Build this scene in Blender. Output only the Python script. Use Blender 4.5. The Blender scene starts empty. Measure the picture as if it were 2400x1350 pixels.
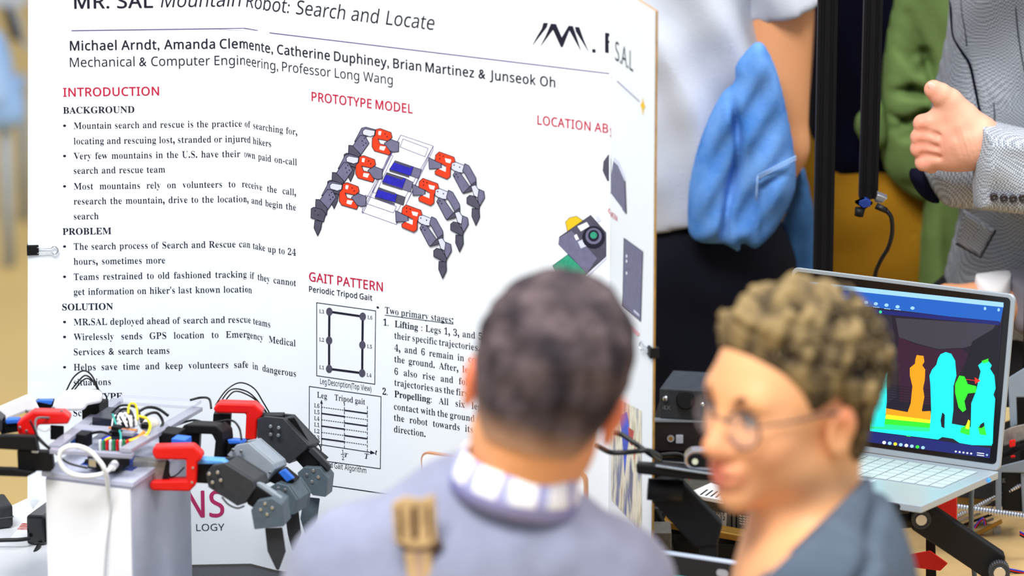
import bpy, math, random
import numpy as np
from mathutils import Vector, Matrix

# ------------------------------------------------------------------ camera, light, exposure
sc = bpy.context.scene
COL = sc.collection
F = 12000.0                      # focal length in pixels of the 2400 px wide frame (180 mm)
TH = math.radians(16.0)
S, C = math.sin(TH), math.cos(TH)
H = 3.11                         # camera height
cam_d = bpy.data.cameras.new('camera')
cam_d.lens = 180.0
cam_d.sensor_width = 36.0
cam_d.clip_start = 0.1
cam_d.clip_end = 100
cam_d.dof.use_dof = True
cam_d.dof.focus_distance = 7.06
cam_d.dof.aperture_fstop = 3.2
cam = bpy.data.objects.new('camera', cam_d)
COL.objects.link(cam)
cam.location = (0, 0, H)
cam.rotation_euler = (math.radians(90) - TH, 0, 0)
sc.camera = cam

world = bpy.data.worlds.new('hall_light')
sc.world = world
world.use_nodes = True
bg = world.node_tree.nodes['Background']
bg.inputs[0].default_value = (0.82, 0.91, 1.0, 1)
bg.inputs[1].default_value = 0.72


def area_light(name, loc, target, size, power, color):
    l = bpy.data.lights.new(name, 'AREA')
    l.shape = 'RECTANGLE'
    l.size, l.size_y = size
    l.energy = power
    l.color = color
    o = bpy.data.objects.new(name, l)
    COL.objects.link(o)
    o.location = loc
    o.rotation_euler = (Vector(target) - Vector(loc)).to_track_quat('-Z', 'Y').to_euler()
    return o


area_light('hall_lamp', (-1.2, 3.4, 6.2), (0.1, 6.6, 1.0), (3.0, 2.0), 430, (1.0, 0.97, 0.93))
area_light('hall_lamp', (2.6, 7.6, 6.0), (0.3, 6.8, 0.9), (2.5, 2.5), 260, (1.0, 0.97, 0.93))
sc.view_settings.view_transform = 'Standard'
sc.view_settings.look = 'None'
sc.view_settings.exposure = 0.12
sc.view_settings.gamma = 1.0
sc.view_settings.use_curve_mapping = False

# ------------------------------------------------------------------ measuring helpers
def at(px, py, Y):
    """the point on the plane y = Y that lies behind a pixel of the photograph"""
    v = (675.0 - py) / F
    d = Y / (C + v * S)
    return Vector(((px - 1200.0) / F * d, Y, H - d * S + v * d * C))


def onz(px, py, z):
    v = (675.0 - py) / F
    d = (H - z) / (S - v * C)
    return Vector(((px - 1200.0) / F * d, d * (C + v * S), z))


def atd(px, py, d):
    v = (675.0 - py) / F
    return Vector(((px - 1200.0) / F * d, d * (C + v * S), H - d * S + v * d * C))


def camv(r, u, dep):
    return Vector((r, u * S + dep * C, u * C - dep * S))


def lin(c):
    return tuple(((v / 12.92) if v <= 0.04045 else ((v + 0.055) / 1.055) ** 2.4) for v in c)


def hexc(h):
    return lin(tuple(int(h[i:i + 2], 16) / 255.0 for i in (0, 2, 4)))


# ------------------------------------------------------------------ materials
def mat(name, col, rough=0.55, metal=0.0, var=0.0, scale=30.0, bump=0.0, col2=None,
        emit=0.0, alpha=1.0, trans=0.0, spec=0.4, sheen=0.0, bscale=None, sss=0.0):
    m = bpy.data.materials.new(name)
    m.use_nodes = True
    nt = m.node_tree
    b = nt.nodes['Principled BSDF']
    c = hexc(col)
    b.inputs['Base Color'].default_value = (*c, 1)
    b.inputs['Roughness'].default_value = rough
    b.inputs['Metallic'].default_value = metal
    b.inputs['Specular IOR Level'].default_value = spec
    b.inputs['Alpha'].default_value = alpha
    b.inputs['Transmission Weight'].default_value = trans
    if sheen:
        b.inputs['Sheen Weight'].default_value = sheen
    if sss:
        b.inputs['Subsurface Weight'].default_value = sss
        b.inputs['Subsurface Radius'].default_value = (0.02, 0.008, 0.004)
    if emit:
        b.inputs['Emission Color'].default_value = (*c, 1)
        b.inputs['Emission Strength'].default_value = emit
        b.inputs['Base Color'].default_value = (0.01, 0.01, 0.01, 1)
    tc = None
    if var or bump:
        tc = nt.nodes.new('ShaderNodeTexCoord')
    if var:
        n = nt.nodes.new('ShaderNodeTexNoise')
        n.inputs['Scale'].default_value = scale
        n.inputs['Detail'].default_value = 4
        nt.links.new(tc.outputs['Object'], n.inputs['Vector'])
        r = nt.nodes.new('ShaderNodeValToRGB')
        r.color_ramp.elements[0].position = 0.3
        r.color_ramp.elements[1].position = 0.7
        c2 = hexc(col2) if col2 else tuple(v * (1 - var) for v in c)
        r.color_ramp.elements[0].color = (*c2, 1)
        r.color_ramp.elements[1].color = (*(c if col2 else tuple(min(1, v * (1 + var)) for v in c)), 1)
        nt.links.new(n.outputs['Fac'], r.inputs['Fac'])
        nt.links.new(r.outputs['Color'], b.inputs['Emission Color' if emit else 'Base Color'])
    if bump:
        n2 = nt.nodes.new('ShaderNodeTexNoise')
        n2.inputs['Scale'].default_value = bscale or scale * 4
        n2.inputs['Detail'].default_value = 3
        nt.links.new(tc.outputs['Object'], n2.inputs['Vector'])
        bp = nt.nodes.new('ShaderNodeBump')
        bp.inputs['Strength'].default_value = bump
        bp.inputs['Distance'].default_value = 0.004
        nt.links.new(n2.outputs['Fac'], bp.inputs['Height'])
        nt.links.new(bp.outputs['Normal'], b.inputs['Normal'])
    return m


def weave(name, c1, c2, pitch, rough=0.8):
    """small woven check: two crossed square waves in object space"""
    m = bpy.data.materials.new(name)
    m.use_nodes = True
    nt = m.node_tree
    b = nt.nodes['Principled BSDF']
    b.inputs['Roughness'].default_value = rough
    b.inputs['Specular IOR Level'].default_value = 0.15
    tc = nt.nodes.new('ShaderNodeTexCoord')
    mp = nt.nodes.new('ShaderNodeMapping')
    mp.inputs['Rotation'].default_value = (0, math.radians(8), 0)
    nt.links.new(tc.outputs['Object'], mp.inputs['Vector'])
    ns = nt.nodes.new('ShaderNodeTexNoise')
    ns.inputs['Scale'].default_value = 9
    nt.links.new(tc.outputs['Object'], ns.inputs['Vector'])
    add = nt.nodes.new('ShaderNodeMixRGB')
    add.blend_type = 'ADD'
    add.inputs[0].default_value = 0.03
    nt.links.new(mp.outputs['Vector'], add.inputs[1])
    nt.links.new(ns.outputs['Color'], add.inputs[2])
    ck = nt.nodes.new('ShaderNodeTexChecker')
    ck.inputs['Scale'].default_value = 1.0 / pitch
    ck.inputs['Color1'].default_value = (*hexc(c1), 1)
    ck.inputs['Color2'].default_value = (*hexc(c2), 1)
    nt.links.new(add.outputs[0], ck.inputs['Vector'])
    nt.links.new(ck.outputs['Color'], b.inputs['Base Color'])
    return m


# ------------------------------------------------------------------ objects
def tag(o, label=None, cat=None, group=None, kind=None):
    if label: o['label'] = label
    if cat: o['category'] = cat
    if group: o['group'] = group
    if kind: o['kind'] = kind
    return o


def thing(name, loc, label, cat, group=None):
    o = bpy.data.objects.new(name, None)
    o.empty_display_size = 0.05
    COL.objects.link(o)
    o.location = loc
    return tag(o, label, cat, group)


def attach(o, parent):
    if parent is not None:
        o.parent = parent
        p = parent
        t = Vector((0, 0, 0))
        while p is not None:
            t += p.location
            p = p.parent
        o.location = -t
    return o


def link_mesh(name, me, mats, parent=None, bevel=0.0):
    if not isinstance(mats, (list, tuple)):
        mats = [mats]
    for m in mats:
        me.materials.append(m)
    o = bpy.data.objects.new(name, me)
    COL.objects.link(o)
    if parent is not None:
        # meshes are modelled in world space: shift the vertices so that the object sits at its parent
        t = Vector((0, 0, 0)); p = parent
        while p is not None:
            t += p.location; p = p.parent
        me.transform(Matrix.Translation(-t))
        o.parent = parent
    if bevel:
        b = o.modifiers.new('bevel', 'BEVEL')
        b.width = bevel; b.segments = 2; b.limit_method = 'ANGLE'; b.angle_limit = math.radians(40)
    return o


class MB:
    def __init__(self):
        self.v = []; self.f = []; self.m = []; self.s = []

    def add(self, vs, fs, mi=0, smooth=False):
        b = len(self.v)
        self.v += [tuple(p) for p in vs]
        for f in fs:
            self.f.append(tuple(b + i for i in f)); self.m.append(mi); self.s.append(smooth)
        return self

    def box(self, c, size, R=None, mi=0):
        c = Vector(c); h = Vector(size) * 0.5
        vs = []
        for x in (-1, 1):
            for y in (-1, 1):
                for z in (-1, 1):
                    p = Vector((x * h.x, y * h.y, z * h.z))
                    if R is not None: p = R @ p
                    vs.append(c + p)
        return self.add(vs, [(0, 1, 3, 2), (4, 6, 7, 5), (0, 4, 5, 1), (2, 3, 7, 6), (0, 2, 6, 4), (1, 5, 7, 3)], mi)

    def par(self, o, a, b, c, mi=0):
        """parallelepiped from a corner and three edge vectors"""
        o, a, b, c = Vector(o), Vector(a), Vector(b), Vector(c)
        vs = [o, o + a, o + a + b, o + b, o + c, o + a + c, o + a + b + c, o + b + c]
        return self.add(vs, [(0, 3, 2, 1), (4, 5, 6, 7), (0, 1, 5, 4), (1, 2, 6, 5), (2, 3, 7, 6), (3, 0, 4, 7)], mi)

    def prism(self, pts, off, mi=0, hole=None):
        """solid between an outline and the same outline moved by off"""
        pts = [Vector(p) for p in pts]; off = Vector(off)
        n = len(pts)
        vs = pts + [p + off for p in pts]
        fs = [tuple(range(n)), tuple(range(2 * n - 1, n - 1, -1))]
        for i in range(n):
            j = (i + 1) % n
            fs.append((i, i + n, j + n, j))
        return self.add(vs, fs, mi)

    def tube(self, pts, r, n=8, mi=0, r2=None):
        pts = [Vector(p) for p in pts]
        k = len(pts)
        vs = []; up = Vector((0.13, 0.21, 0.97))
        for i, p in enumerate(pts):
            t = (pts[min(i + 1, k - 1)] - pts[max(i - 1, 0)]).normalized()
            a = t.cross(up)
            if a.length < 1e-4: a = t.cross(Vector((1, 0, 0)))
            a.normalize(); b = t.cross(a)
            rr = r if r2 is None else r + (r2 - r) * i / (k - 1)
            for q in range(n):
                an = 2 * math.pi * q / n
                vs.append(p + (a * math.cos(an) + b * math.sin(an)) * rr)
        fs = []
        for i in range(k - 1):
            for q in range(n):
                fs.append((i * n + q, i * n + (q + 1) % n, (i + 1) * n + (q + 1) % n, (i + 1) * n + q))
        self.add(vs, fs, mi, True)
        b = len(self.v) - k * n
        self.f.append(tuple(b + q for q in reversed(range(n)))); self.m.append(mi); self.s.append(False)
        self.f.append(tuple(b + (k - 1) * n + q for q in range(n))); self.m.append(mi); self.s.append(False)
        return self

    def cyl(self, p0, p1, r, r2=None, n=20, mi=0):
        return self.tube([p0, p1], r, n, mi, r2)

    def ball(self, c, r, n=10, mi=0, sc_=(1, 1, 1)):
        c = Vector(c); vs = []; fs = []
        m = n // 2
        for i in range(m + 1):
            a = math.pi * i / m
            for j in range(n):
                b = 2 * math.pi * j / n
                vs.append(c + Vector((r * math.sin(a) * math.cos(b) * sc_[0], r * math.sin(a) * math.sin(b) * sc_[1], r * math.cos(a) * sc_[2])))
        for i in range(m):
            for j in range(n):
                fs.append((i * n + j, (i + 1) * n + j, (i + 1) * n + (j + 1) % n, i * n + (j + 1) % n))
        return self.add(vs, fs, mi, True)

    def build(self, name, mats, parent=None, bevel=0.0):
        me = bpy.data.meshes.new(name)
        me.from_pydata(self.v, [], self.f)
        me.polygons.foreach_set('material_index', self.m)
        me.polygons.foreach_set('use_smooth', self.s)
        me.validate()
        import bmesh as _b
        bm = _b.new(); bm.from_mesh(me)
        _b.ops.recalc_face_normals(bm, faces=bm.faces)
        bm.to_mesh(me); bm.free()
        return link_mesh(name, me, mats, parent, bevel)


def curve_pts(pts, n=8):
    """Catmull-Rom through 3-D points"""
    pts = [Vector(p) for p in pts]
    out = []
    for i in range(len(pts) - 1):
        p0 = pts[max(i - 1, 0)]; p1 = pts[i]; p2 = pts[i + 1]; p3 = pts[min(i + 2, len(pts) - 1)]
        for k in range(n):
            t = k / n
            out.append(0.5 * ((2 * p1) + (p2 - p0) * t + (2 * p0 - 5 * p1 + 4 * p2 - p3) * t * t + (3 * p1 - p0 - 3 * p2 + p3) * t ** 3))
    out.append(pts[-1])
    return out


def wire(name, pxs, r, m, parent, n=6):
    """cable through (px, py, Y) points"""
    return MB().tube(curve_pts([at(*p) for p in pxs], n), r, 8).build(name, m, parent)


# ------------------------------------------------------------------ sculpting: distance fields meshed with surface nets
def cap(p0, p1, r0, r1=None, k=0.02, neg=False):
    return ('c', np.array(p0, float), np.array(p1, float), r0, r0 if r1 is None else r1, k, neg)


def ell(c, r, R=None, k=0.02, neg=False):
    return ('e', np.array(c, float), np.array(r, float), None if R is None else np.array(R, float), k, neg)


def nets(Fd, o, h):
    ins = Fd < 0
    nx, ny, nz = Fd.shape
    cnt = np.zeros((nx - 1, ny - 1, nz - 1), np.int8)
    for a in (0, 1):
        for b in (0, 1):
            for c in (0, 1):
                cnt += ins[a:nx - 1 + a, b:ny - 1 + b, c:nz - 1 + c]
    act = (cnt > 0) & (cnt < 8)
    I, J, K = np.nonzero(act)
    idx = -np.ones(act.shape, np.int64)
    idx[I, J, K] = np.arange(len(I))
    acc = np.zeros((len(I), 3)); w = np.zeros(len(I))
    corners = [(a, b, c) for a in (0, 1) for b in (0, 1) for c in (0, 1)]
    for p in corners:
        for ax in range(3):
            if p[ax]: continue
            q = list(p); q[ax] = 1
            fa = Fd[I + p[0], J + p[1], K + p[2]]; fb = Fd[I + q[0], J + q[1], K + q[2]]
            cr = (fa < 0) != (fb < 0)
            t = np.where(cr, fa / np.where(cr, fa - fb, 1), 0)
            pos = np.tile(np.array(p, float), (len(I), 1)); pos[:, ax] = t
            acc[cr] += pos[cr]; w[cr] += 1
    V = np.stack([I, J, K], 1) + acc / w[:, None]
    V = np.array(o) + V * h
    quads = []
    for ax in range(3):
        sl0 = [slice(None)] * 3; sl1 = [slice(None)] * 3
        sl0[ax] = slice(0, -1); sl1[ax] = slice(1, None)
        a = ins[tuple(sl0)]; b = ins[tuple(sl1)]
        ch = a != b
        i, j, k = np.nonzero(ch)
        g = [i, j, k]
        u, v = (ax + 1) % 3, (ax + 2) % 3
        ok = (g[u] > 0) & (g[v] > 0) & (g[u] < Fd.shape[u] - 1) & (g[v] < Fd.shape[v] - 1)
        g = [x[ok] for x in g]
        fl = a[g[0], g[1], g[2]]

        def cell(du, dv):
            q = [x.copy() for x in g]; q[u] = q[u] - du; q[v] = q[v] - dv
            return idx[q[0], q[1], q[2]]
        Q = np.stack([cell(1, 1), cell(0, 1), cell(0, 0), cell(1, 0)], 1)
        Q[~fl] = Q[~fl][:, ::-1]
        quads.append(Q)
    return V, np.concatenate(quads)


def sculpt(prims, h=0.008, post=None, pad=0.03, lo=None, hi=None):
    los, his = [], []
    for p in prims:
        if p[0] == 'c':
            r = max(p[3], p[4])
            los.append(np.minimum(p[1], p[2]) - r); his.append(np.maximum(p[1], p[2]) + r)
        else:
            r = p[2] if p[3] is None else np.full(3, p[2].max())
            los.append(p[1] - r); his.append(p[1] + r)
    keep = [i for i, p in enumerate(prims) if not p[-1]]
    L = np.min([los[i] for i in keep], 0) - pad if lo is None else np.array(lo, float)
    U = np.max([his[i] for i in keep], 0) + pad if hi is None else np.array(hi, float)
    n = np.maximum(np.ceil((U - L) / h).astype(int) + 1, 4)
    ax = [L[i] + np.arange(n[i]) * h for i in range(3)]
    Fd = np.full(tuple(n), 0.12)
    for p, l, u in zip(prims, los, his):
        mg = max(0.03, 3 * h) + p[-2]
        a = np.clip(((l - mg - L) / h).astype(int), 0, n); b = np.clip(((u + mg - L) / h).astype(int) + 2, 0, n)
        if np.any(b <= a): continue
        sl = tuple(slice(a[i], b[i]) for i in range(3))
        X = ax[0][sl[0]][:, None, None]; Y = ax[1][sl[1]][None, :, None]; Z = ax[2][sl[2]][None, None, :]
        if p[0] == 'c':
            d = p[2] - p[1]; dd = max(d @ d, 1e-9)
            t = np.clip(((X - p[1][0]) * d[0] + (Y - p[1][1]) * d[1] + (Z - p[1][2]) * d[2]) / dd, 0, 1)
            f = np.sqrt((X - p[1][0] - t * d[0]) ** 2 + (Y - p[1][1] - t * d[1]) ** 2 + (Z - p[1][2] - t * d[2]) ** 2) - (p[3] + (p[4] - p[3]) * t)
        else:
            x, y, z = X - p[1][0], Y - p[1][1], Z - p[1][2]
            if p[3] is not None:
                R = p[3]
                x, y, z = (R[0, 0] * x + R[1, 0] * y + R[2, 0] * z, R[0, 1] * x + R[1, 1] * y + R[2, 1] * z, R[0, 2] * x + R[1, 2] * y + R[2, 2] * z)
            r = p[2]
            k0 = np.sqrt((x / r[0]) ** 2 + (y / r[1]) ** 2 + (z / r[2]) ** 2)
            k1 = np.sqrt((x / r[0] ** 2) ** 2 + (y / r[1] ** 2) ** 2 + (z / r[2] ** 2) ** 2)
            f = k0 * (k0 - 1) / np.maximum(k1, 1e-6)
        k = max(p[-2], 1e-5); g = Fd[sl]
        if p[-1]:
            f = -f
            hh = np.clip(0.5 - 0.5 * (g - f) / k, 0, 1)
            Fd[sl] = g + (f - g) * hh + k * hh * (1 - hh)
        else:
            hh = np.clip(0.5 + 0.5 * (g - f) / k, 0, 1)
            Fd[sl] = g + (f - g) * hh - k * hh * (1 - hh)
    if post is not None:
        X, Y, Z = np.meshgrid(*ax, indexing='ij', sparse=True)
        Fd = post(X, Y, Z, Fd)
    # keep the border outside
    for a in range(3):
        s = [slice(None)] * 3
        s[a] = 0; Fd[tuple(s)] = np.maximum(Fd[tuple(s)], h)
        s[a] = -1; Fd[tuple(s)] = np.maximum(Fd[tuple(s)], h)
    return nets(Fd, L, h)


_rs = np.random.RandomState(5)
_nd = _rs.normal(size=(24, 3)); _nd /= np.linalg.norm(_nd, axis=1)[:, None]
_np = _rs.uniform(0, 6.28, 24)


def wob(X, Y, Z, wl, k0=0, n=6):
    """smooth wandering noise in about -1..1 with wavelength wl"""
    s = 0
    for i in range(n):
        d = _nd[(k0 + i) % 24] * (6.2832 / wl) * (0.75 + 0.1 * i)
        s = s + np.sin(X * d[0] + Y * d[1] + Z * d[2] + _np[(k0 + i) % 24])
    return s / math.sqrt(n * 1.6)


def mesh_obj(name, VQ, mats, parent=None, mfun=None):
    V, Q = VQ
    me = bpy.data.meshes.new(name)
    me.from_pydata(V.tolist(), [], Q.tolist())
    me.polygons.foreach_set('use_smooth', [True] * len(me.polygons))
    if mfun is not None:
        cen = V[Q].mean(1)
        me.polygons.foreach_set('material_index', np.asarray(mfun(cen), dtype=np.int32))
    me.update()
    return link_mesh(name, me, mats, parent)


def poly_dist(x, z, P):
    """signed distance (inside positive) to a 2-D polygon"""
    P = np.array(P, float); n = len(P)
    d = np.full(x.shape, 1e9); ins = np.zeros(x.shape, bool)
    for i in range(n):
        a = P[i]; b = P[(i + 1) % n]; e = b - a
        t = np.clip(((x - a[0]) * e[0] + (z - a[1]) * e[1]) / max(e @ e, 1e-12), 0, 1)
        d = np.minimum(d, (x - a[0] - t * e[0]) ** 2 + (z - a[1] - t * e[1]) ** 2)
        c = ((a[1] > z) != (b[1] > z))
        with np.errstate(divide='ignore', invalid='ignore'):
            xi = a[0] + (z - a[1]) / (b[1] - a[1] if b[1] != a[1] else 1e-12) * (b[0] - a[0])
        ins ^= c & (x < xi)
    d = np.sqrt(d)
    return np.where(ins, d, -d)


def smooth_outline(pts, n=5):
    q = [Vector((p[0], p[1], 0)) for p in pts]
    m = len(q); out = []
    for i in range(m):
        p0, p1, p2, p3 = q[i - 1], q[i], q[(i + 1) % m], q[(i + 2) % m]
        for k in range(n):
            t = k / n
            v = 0.5 * ((2 * p1) + (p2 - p0) * t + (2 * p0 - 5 * p1 + 4 * p2 - p3) * t * t + (3 * p1 - p0 - 3 * p2 + p3) * t ** 3)
            out.append((v.x, v.y))
    return out


def cushion(outline, Y, T, R, h=0.006, fold=None, smooth=True, bend=None):
    """full-volume cloth or soft form: an outline swollen to thickness T front and back, edges rounded over R.
    fold(px_x, z) adds relief to the front; bend(x, z) shifts it in depth."""
    if smooth: outline = smooth_outline(outline)
    P = [at(a, b, Y) for a, b in outline]
    P2 = [(p.x, p.z) for p in P]
    xs = [p[0] for p in P2]; zs = [p[1] for p in P2]
    x = np.arange(min(xs) - 3 * h, max(xs) + 3 * h, h); z = np.arange(min(zs) - 3 * h, max(zs) + 3 * h, h)
    d = poly_dist(*np.meshgrid(x, z, indexing='ij'), P2)
    XX, ZZ = np.meshgrid(x, z, indexing='ij')
    q = np.clip(d / R, 0, 1)
    th = T * np.sqrt(np.clip(1 - (1 - q) ** 2, 0, 1))
    fr = th + (fold(XX, ZZ) * q if fold else 0)
    sh = bend(XX, ZZ) if bend else np.zeros_like(XX)
    yy0 = Y + float(np.min(sh)) - T - 0.05; yy1 = Y + float(np.max(sh)) + T + 0.02
    y = np.arange(yy0, yy1, h)
    w = y[None, :, None] - Y - sh[:, None, :]
    Fd = np.where(w < 0, -w - fr[:, None, :], w - th[:, None, :])
    Fd = np.maximum(Fd, -d[:, None, :])
    return nets(Fd, (x[0], y[0], z[0]), h)
# ------------------------------------------------------------------ palette
M = dict(
    floor=mat('floor_wood', 'C2A468', 0.45, var=0.05, scale=3, bump=0.02),
    black=mat('black_plastic', '0B0B0F', 0.55, var=0.15, scale=60, spec=0.25),
    dark=mat('charcoal_plastic', '303338', 0.5, var=0.12, scale=90, bump=0.05),
    slate=mat('slate_plastic', '52606A', 0.5, var=0.1, scale=90, bump=0.05),
    grey=mat('grey_plastic', '97A1AC', 0.5, var=0.06, scale=60),
    red=mat('red_plastic', 'E0100C', 0.42, var=0.05, scale=50),
    white=mat('white_plastic', 'F2F4F8', 0.5),
    bluep=mat('blue_label', '2F6FD8', 0.45),
    blueled=mat('pale_blue_servo_case', '63A8EE', 0.4),
    steel=mat('steel', 'C9CCD4', 0.25, metal=1.0),
    screw=mat('screw_head', 'B9BDC2', 0.3, metal=0.9),
    darksteel=mat('brushed_steel_grey', '8F8E8C', 0.45, metal=0.5, var=0.25, scale=80),
    navy=mat('circuit_board_blue', '15317E', 0.4, var=0.3, scale=120),
    green=mat('circuit_board_green', '1F8A55', 0.4, var=0.2, scale=120),
    brass=mat('brass_edge', 'A27A34', 0.4, metal=0.6, var=0.2, scale=40),
    cable=mat('black_cable', '0C0D12', 0.45),
    gcable=mat('grey_cable', '5C6468', 0.5),
    wcable=mat('white_cable', 'F4F6FA', 0.4),
    paper=mat('poster_paper', 'EDF4FB', 0.6, var=0.012, scale=6, spec=0.2, bump=0.12, bscale=5),
    card=mat('cardboard_core', 'A8803F', 0.8, var=0.2, scale=60),
    ink=mat('dark_ink', '0D0B26', 0.7),
    inkred=mat('crimson_ink', 'BE0A3C', 0.7),
    inkmag=mat('magenta_ink', 'B02A62', 0.7),
    inkpur=mat('purple_rule_ink', '5A3F86', 0.7),
    inkgrey=mat('slate_print', '6E6E8C', 0.7, var=0.1, scale=120),
    inkdk=mat('dark_print', '4C4B5E', 0.7, var=0.15, scale=120),
    inklt=mat('pale_print', 'D5DAF0', 0.7),
    inkora=mat('orange_red_print', 'EE3B12', 0.7, var=0.06, scale=120),
    inkblu=mat('royal_blue_print', '2420B4', 0.7, var=0.2, scale=150),
    inkyel=mat('yellow_print', 'EAC21B', 0.7),
    inkgrn=mat('green_print', '2E9C7C', 0.7, var=0.15, scale=150),
    inkwht=mat('white_print', 'F4F7FF', 0.7),
    acrylic=mat('clear_acrylic', 'DDE2F2', 0.12, alpha=0.5, spec=0.6),
)

# ------------------------------------------------------------------ setting
fl = MB()
fl.box((0, 8, -0.05), (16, 20, 0.1))
tag(fl.build('floor', M['floor']), kind='structure')

wl = MB()
wl.box((0, 18.05, 3.2), (16, 0.1, 6.4))
tag(wl.build('wall_back', mat('hall_wall', 'C9C2B4', 0.8)), kind='structure')
TZ = 0.75      # table tops


def table(name, x0, x1, y0, y1, top, label, legm, th=0.03):
    t = thing(name, ((x0 + x1) / 2, (y0 + y1) / 2, 0), label, 'table')
    MB().box(((x0 + x1) / 2, (y0 + y1) / 2, TZ - th / 2), (x1 - x0, y1 - y0, th)).build('tabletop', top, t, 0.004)
    for x in (x0 + 0.05, x1 - 0.05):
        for y in (y0 + 0.05, y1 - 0.05):
            MB().cyl((x, y, 0), (x, y, TZ - th), 0.02).build('leg', legm, t)
    return t


t_dark = mat('dark_table_laminate', '2A2C34', 0.4, var=0.1, scale=20)
t_wood = mat('pale_wood_tabletop', 'C9A873', 0.5, var=0.25, scale=9, bump=0.1)
table('display_table', -1.35, 0.20, 6.06, 7.05, t_dark, 'dark display table carrying the poster board and the robot on its pedestal', M['darksteel'])
table('workbench', 0.23, 1.75, 6.06, 7.08, t_wood, 'pale wooden workbench carrying the laptops and machine parts', M['darksteel'])

# ------------------------------------------------------------------ poster board: a folded sheet seen as a chain of upright panels
Y0 = 6.80
P0 = at(65, 675, Y0)
_segs = [(65, 578, -3.3), (578, 636, 37.0), (636, 1429, 27.0), (1429, 1432, 85.0), (1432, 1532, 72.0)]


def ray_to_line(px, p, ang):
    """plan point where the vertical plane through p at yaw ang meets the sight line of column px (row 675)"""
    d = Vector((math.cos(ang), -math.sin(ang)))
    # ray at row 675: x/y ratio
    k = ((px - 1200.0) / F) / C
    # (p.x + t d.x) = k (p.y + t d.y)
    t = (k * p[1] - p[0]) / (d[0] - k * d[1])
    return (p[0] + t * d[0], p[1] + t * d[1])


PL = [(P0.x, P0.y)]
for a, b, yaw in _segs:
    PL.append(ray_to_line(b, PL[-1], math.radians(yaw)))
SEGL = [math.hypot(PL[i + 1][0] - PL[i][0], PL[i + 1][1] - PL[i][1]) for i in range(len(PL) - 1)]
CUM = [0.0]
for l in SEGL: CUM.append(CUM[-1] + l)
ZB, ZT = TZ + 0.002, 0.0


def plan(u):
    i = 0
    while i < len(SEGL) - 1 and u > CUM[i + 1]: i += 1
    t = (u - CUM[i]) / SEGL[i]
    a, b = PL[i], PL[i + 1]
    n = Vector((b[1] - a[1], -(b[0] - a[0]))).normalized()     # towards the camera
    return (a[0] + (b[0] - a[0]) * t, a[1] + (b[1] - a[1]) * t, n.x, n.y)


def PP(u, z, off=0.0006):
    x, y, nx, ny = plan(u)
    return Vector((x + nx * off, y + ny * off, z))


def uz(px, py):
    """poster coordinates of a pixel"""
    v = (675.0 - py) / F
    r = Vector(((px - 1200.0) / F, C + v * S, -S + v * C))
    best = None
    for i in range(len(SEGL)):
        a, b = PL[i], PL[i + 1]
        ex, ey = b[0] - a[0], b[1] - a[1]
        # d*r = a + t e (plan)
        det = r.x * (-ey) - r.y * (-ex)
        d = (a[0] * (-ey) - a[1] * (-ex)) / det
        t = (r.x * a[1] - r.y * a[0]) / det
        e = 0 if 0 <= t <= 1 else min(abs(t), abs(t - 1)) * SEGL[i]
        if best is None or e < best[0] - 1e-9:
            best = (e, CUM[i] + t * SEGL[i], H + d * r.z)
    return best[1], best[2]


ZT = uz(1531, 22)[1]
poster = thing('poster_board', (P0.x + 0.4, Y0 - 0.1, TZ),
               'white folding research poster board with printed text and robot drawing standing on table', 'poster')

LEAN, ZC = 0.027, P0.z       # the free left edge stands a little out of square
bd = MB()
edge = [(-0.001)] + CUM[1:]
us = sorted(set([0.0] + CUM[1:]))
front = []; back = []
for u in us:
    # mitre-free: offset each panel end by its own normal, averaged at folds
    x, y, nx, ny = plan(min(u, CUM[-1] - 1e-6))
    if 0 < u < CUM[-1]:
        x2, y2, mx, my = plan(u + 1e-6)
        nx, ny = (nx + mx) / 2, (ny + my) / 2
    front.append((x, y)); back.append((x - nx * 0.0030, y - ny * 0.0030))
n = len(us)
vs = [(p[0], p[1], ZB) for p in front] + [(p[0], p[1], ZT) for p in front] + [(p[0], p[1], ZB) for p in back] + [(p[0], p[1], ZT) for p in back]
ex0 = Vector((PL[1][0] - PL[0][0], PL[1][1] - PL[0][1], 0)).normalized()
for i in (0, n, 2 * n, 3 * n):
    v_ = Vector(vs[i]); v_ += ex0 * LEAN * (v_.z - ZC); vs[i] = tuple(v_)
fs = []
for i in range(n - 1):
    fs += [(2 * n + i, 2 * n + i + 1, 3 * n + i + 1, 3 * n + i), (i, i + 1, 2 * n + i + 1, 2 * n + i), (n + i, 3 * n + i, 3 * n + i + 1, n + i + 1)]
    fs += [(i, n + i, n + i + 1, i + 1)]
fs += [(0, 2 * n, 3 * n, n), (n - 1, 2 * n - 1, 4 * n - 1, 3 * n - 1)]
bd.add(vs, fs)
bd.build('board', M['card'], poster)

# paper sheet glued on the front, with faint ripples near the left edge
pv, pf = [], []
U = list(np.linspace(0, CUM[1], 40)) + list(np.linspace(CUM[1], CUM[2], 8)[1:]) + list(np.linspace(CUM[2], CUM[3], 40)[1:]) + [CUM[4]] + list(np.linspace(CUM[4], CUM[5], 14)[1:])
Zs = list(np.linspace(ZB, ZT, 60))
for u in U:
    for z in Zs:
        e = math.exp(-u / 0.03) * 0.0012 * math.sin(z * 90 + 2 * math.sin(z * 31))
        pv.append(PP(u + max(0, 1 - u / CUM[1]) * LEAN * (z - ZC), z, 0.0004 + e * 0.25))
nz = len(Zs)
for i in range(len(U) - 1):
    for j in range(nz - 1):
        pf.append((i * nz + j, (i + 1) * nz + j, (i + 1) * nz + j + 1, i * nz + j + 1))
MB().add(pv, pf).build('paper_sheet', M['paper'], poster)

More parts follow.
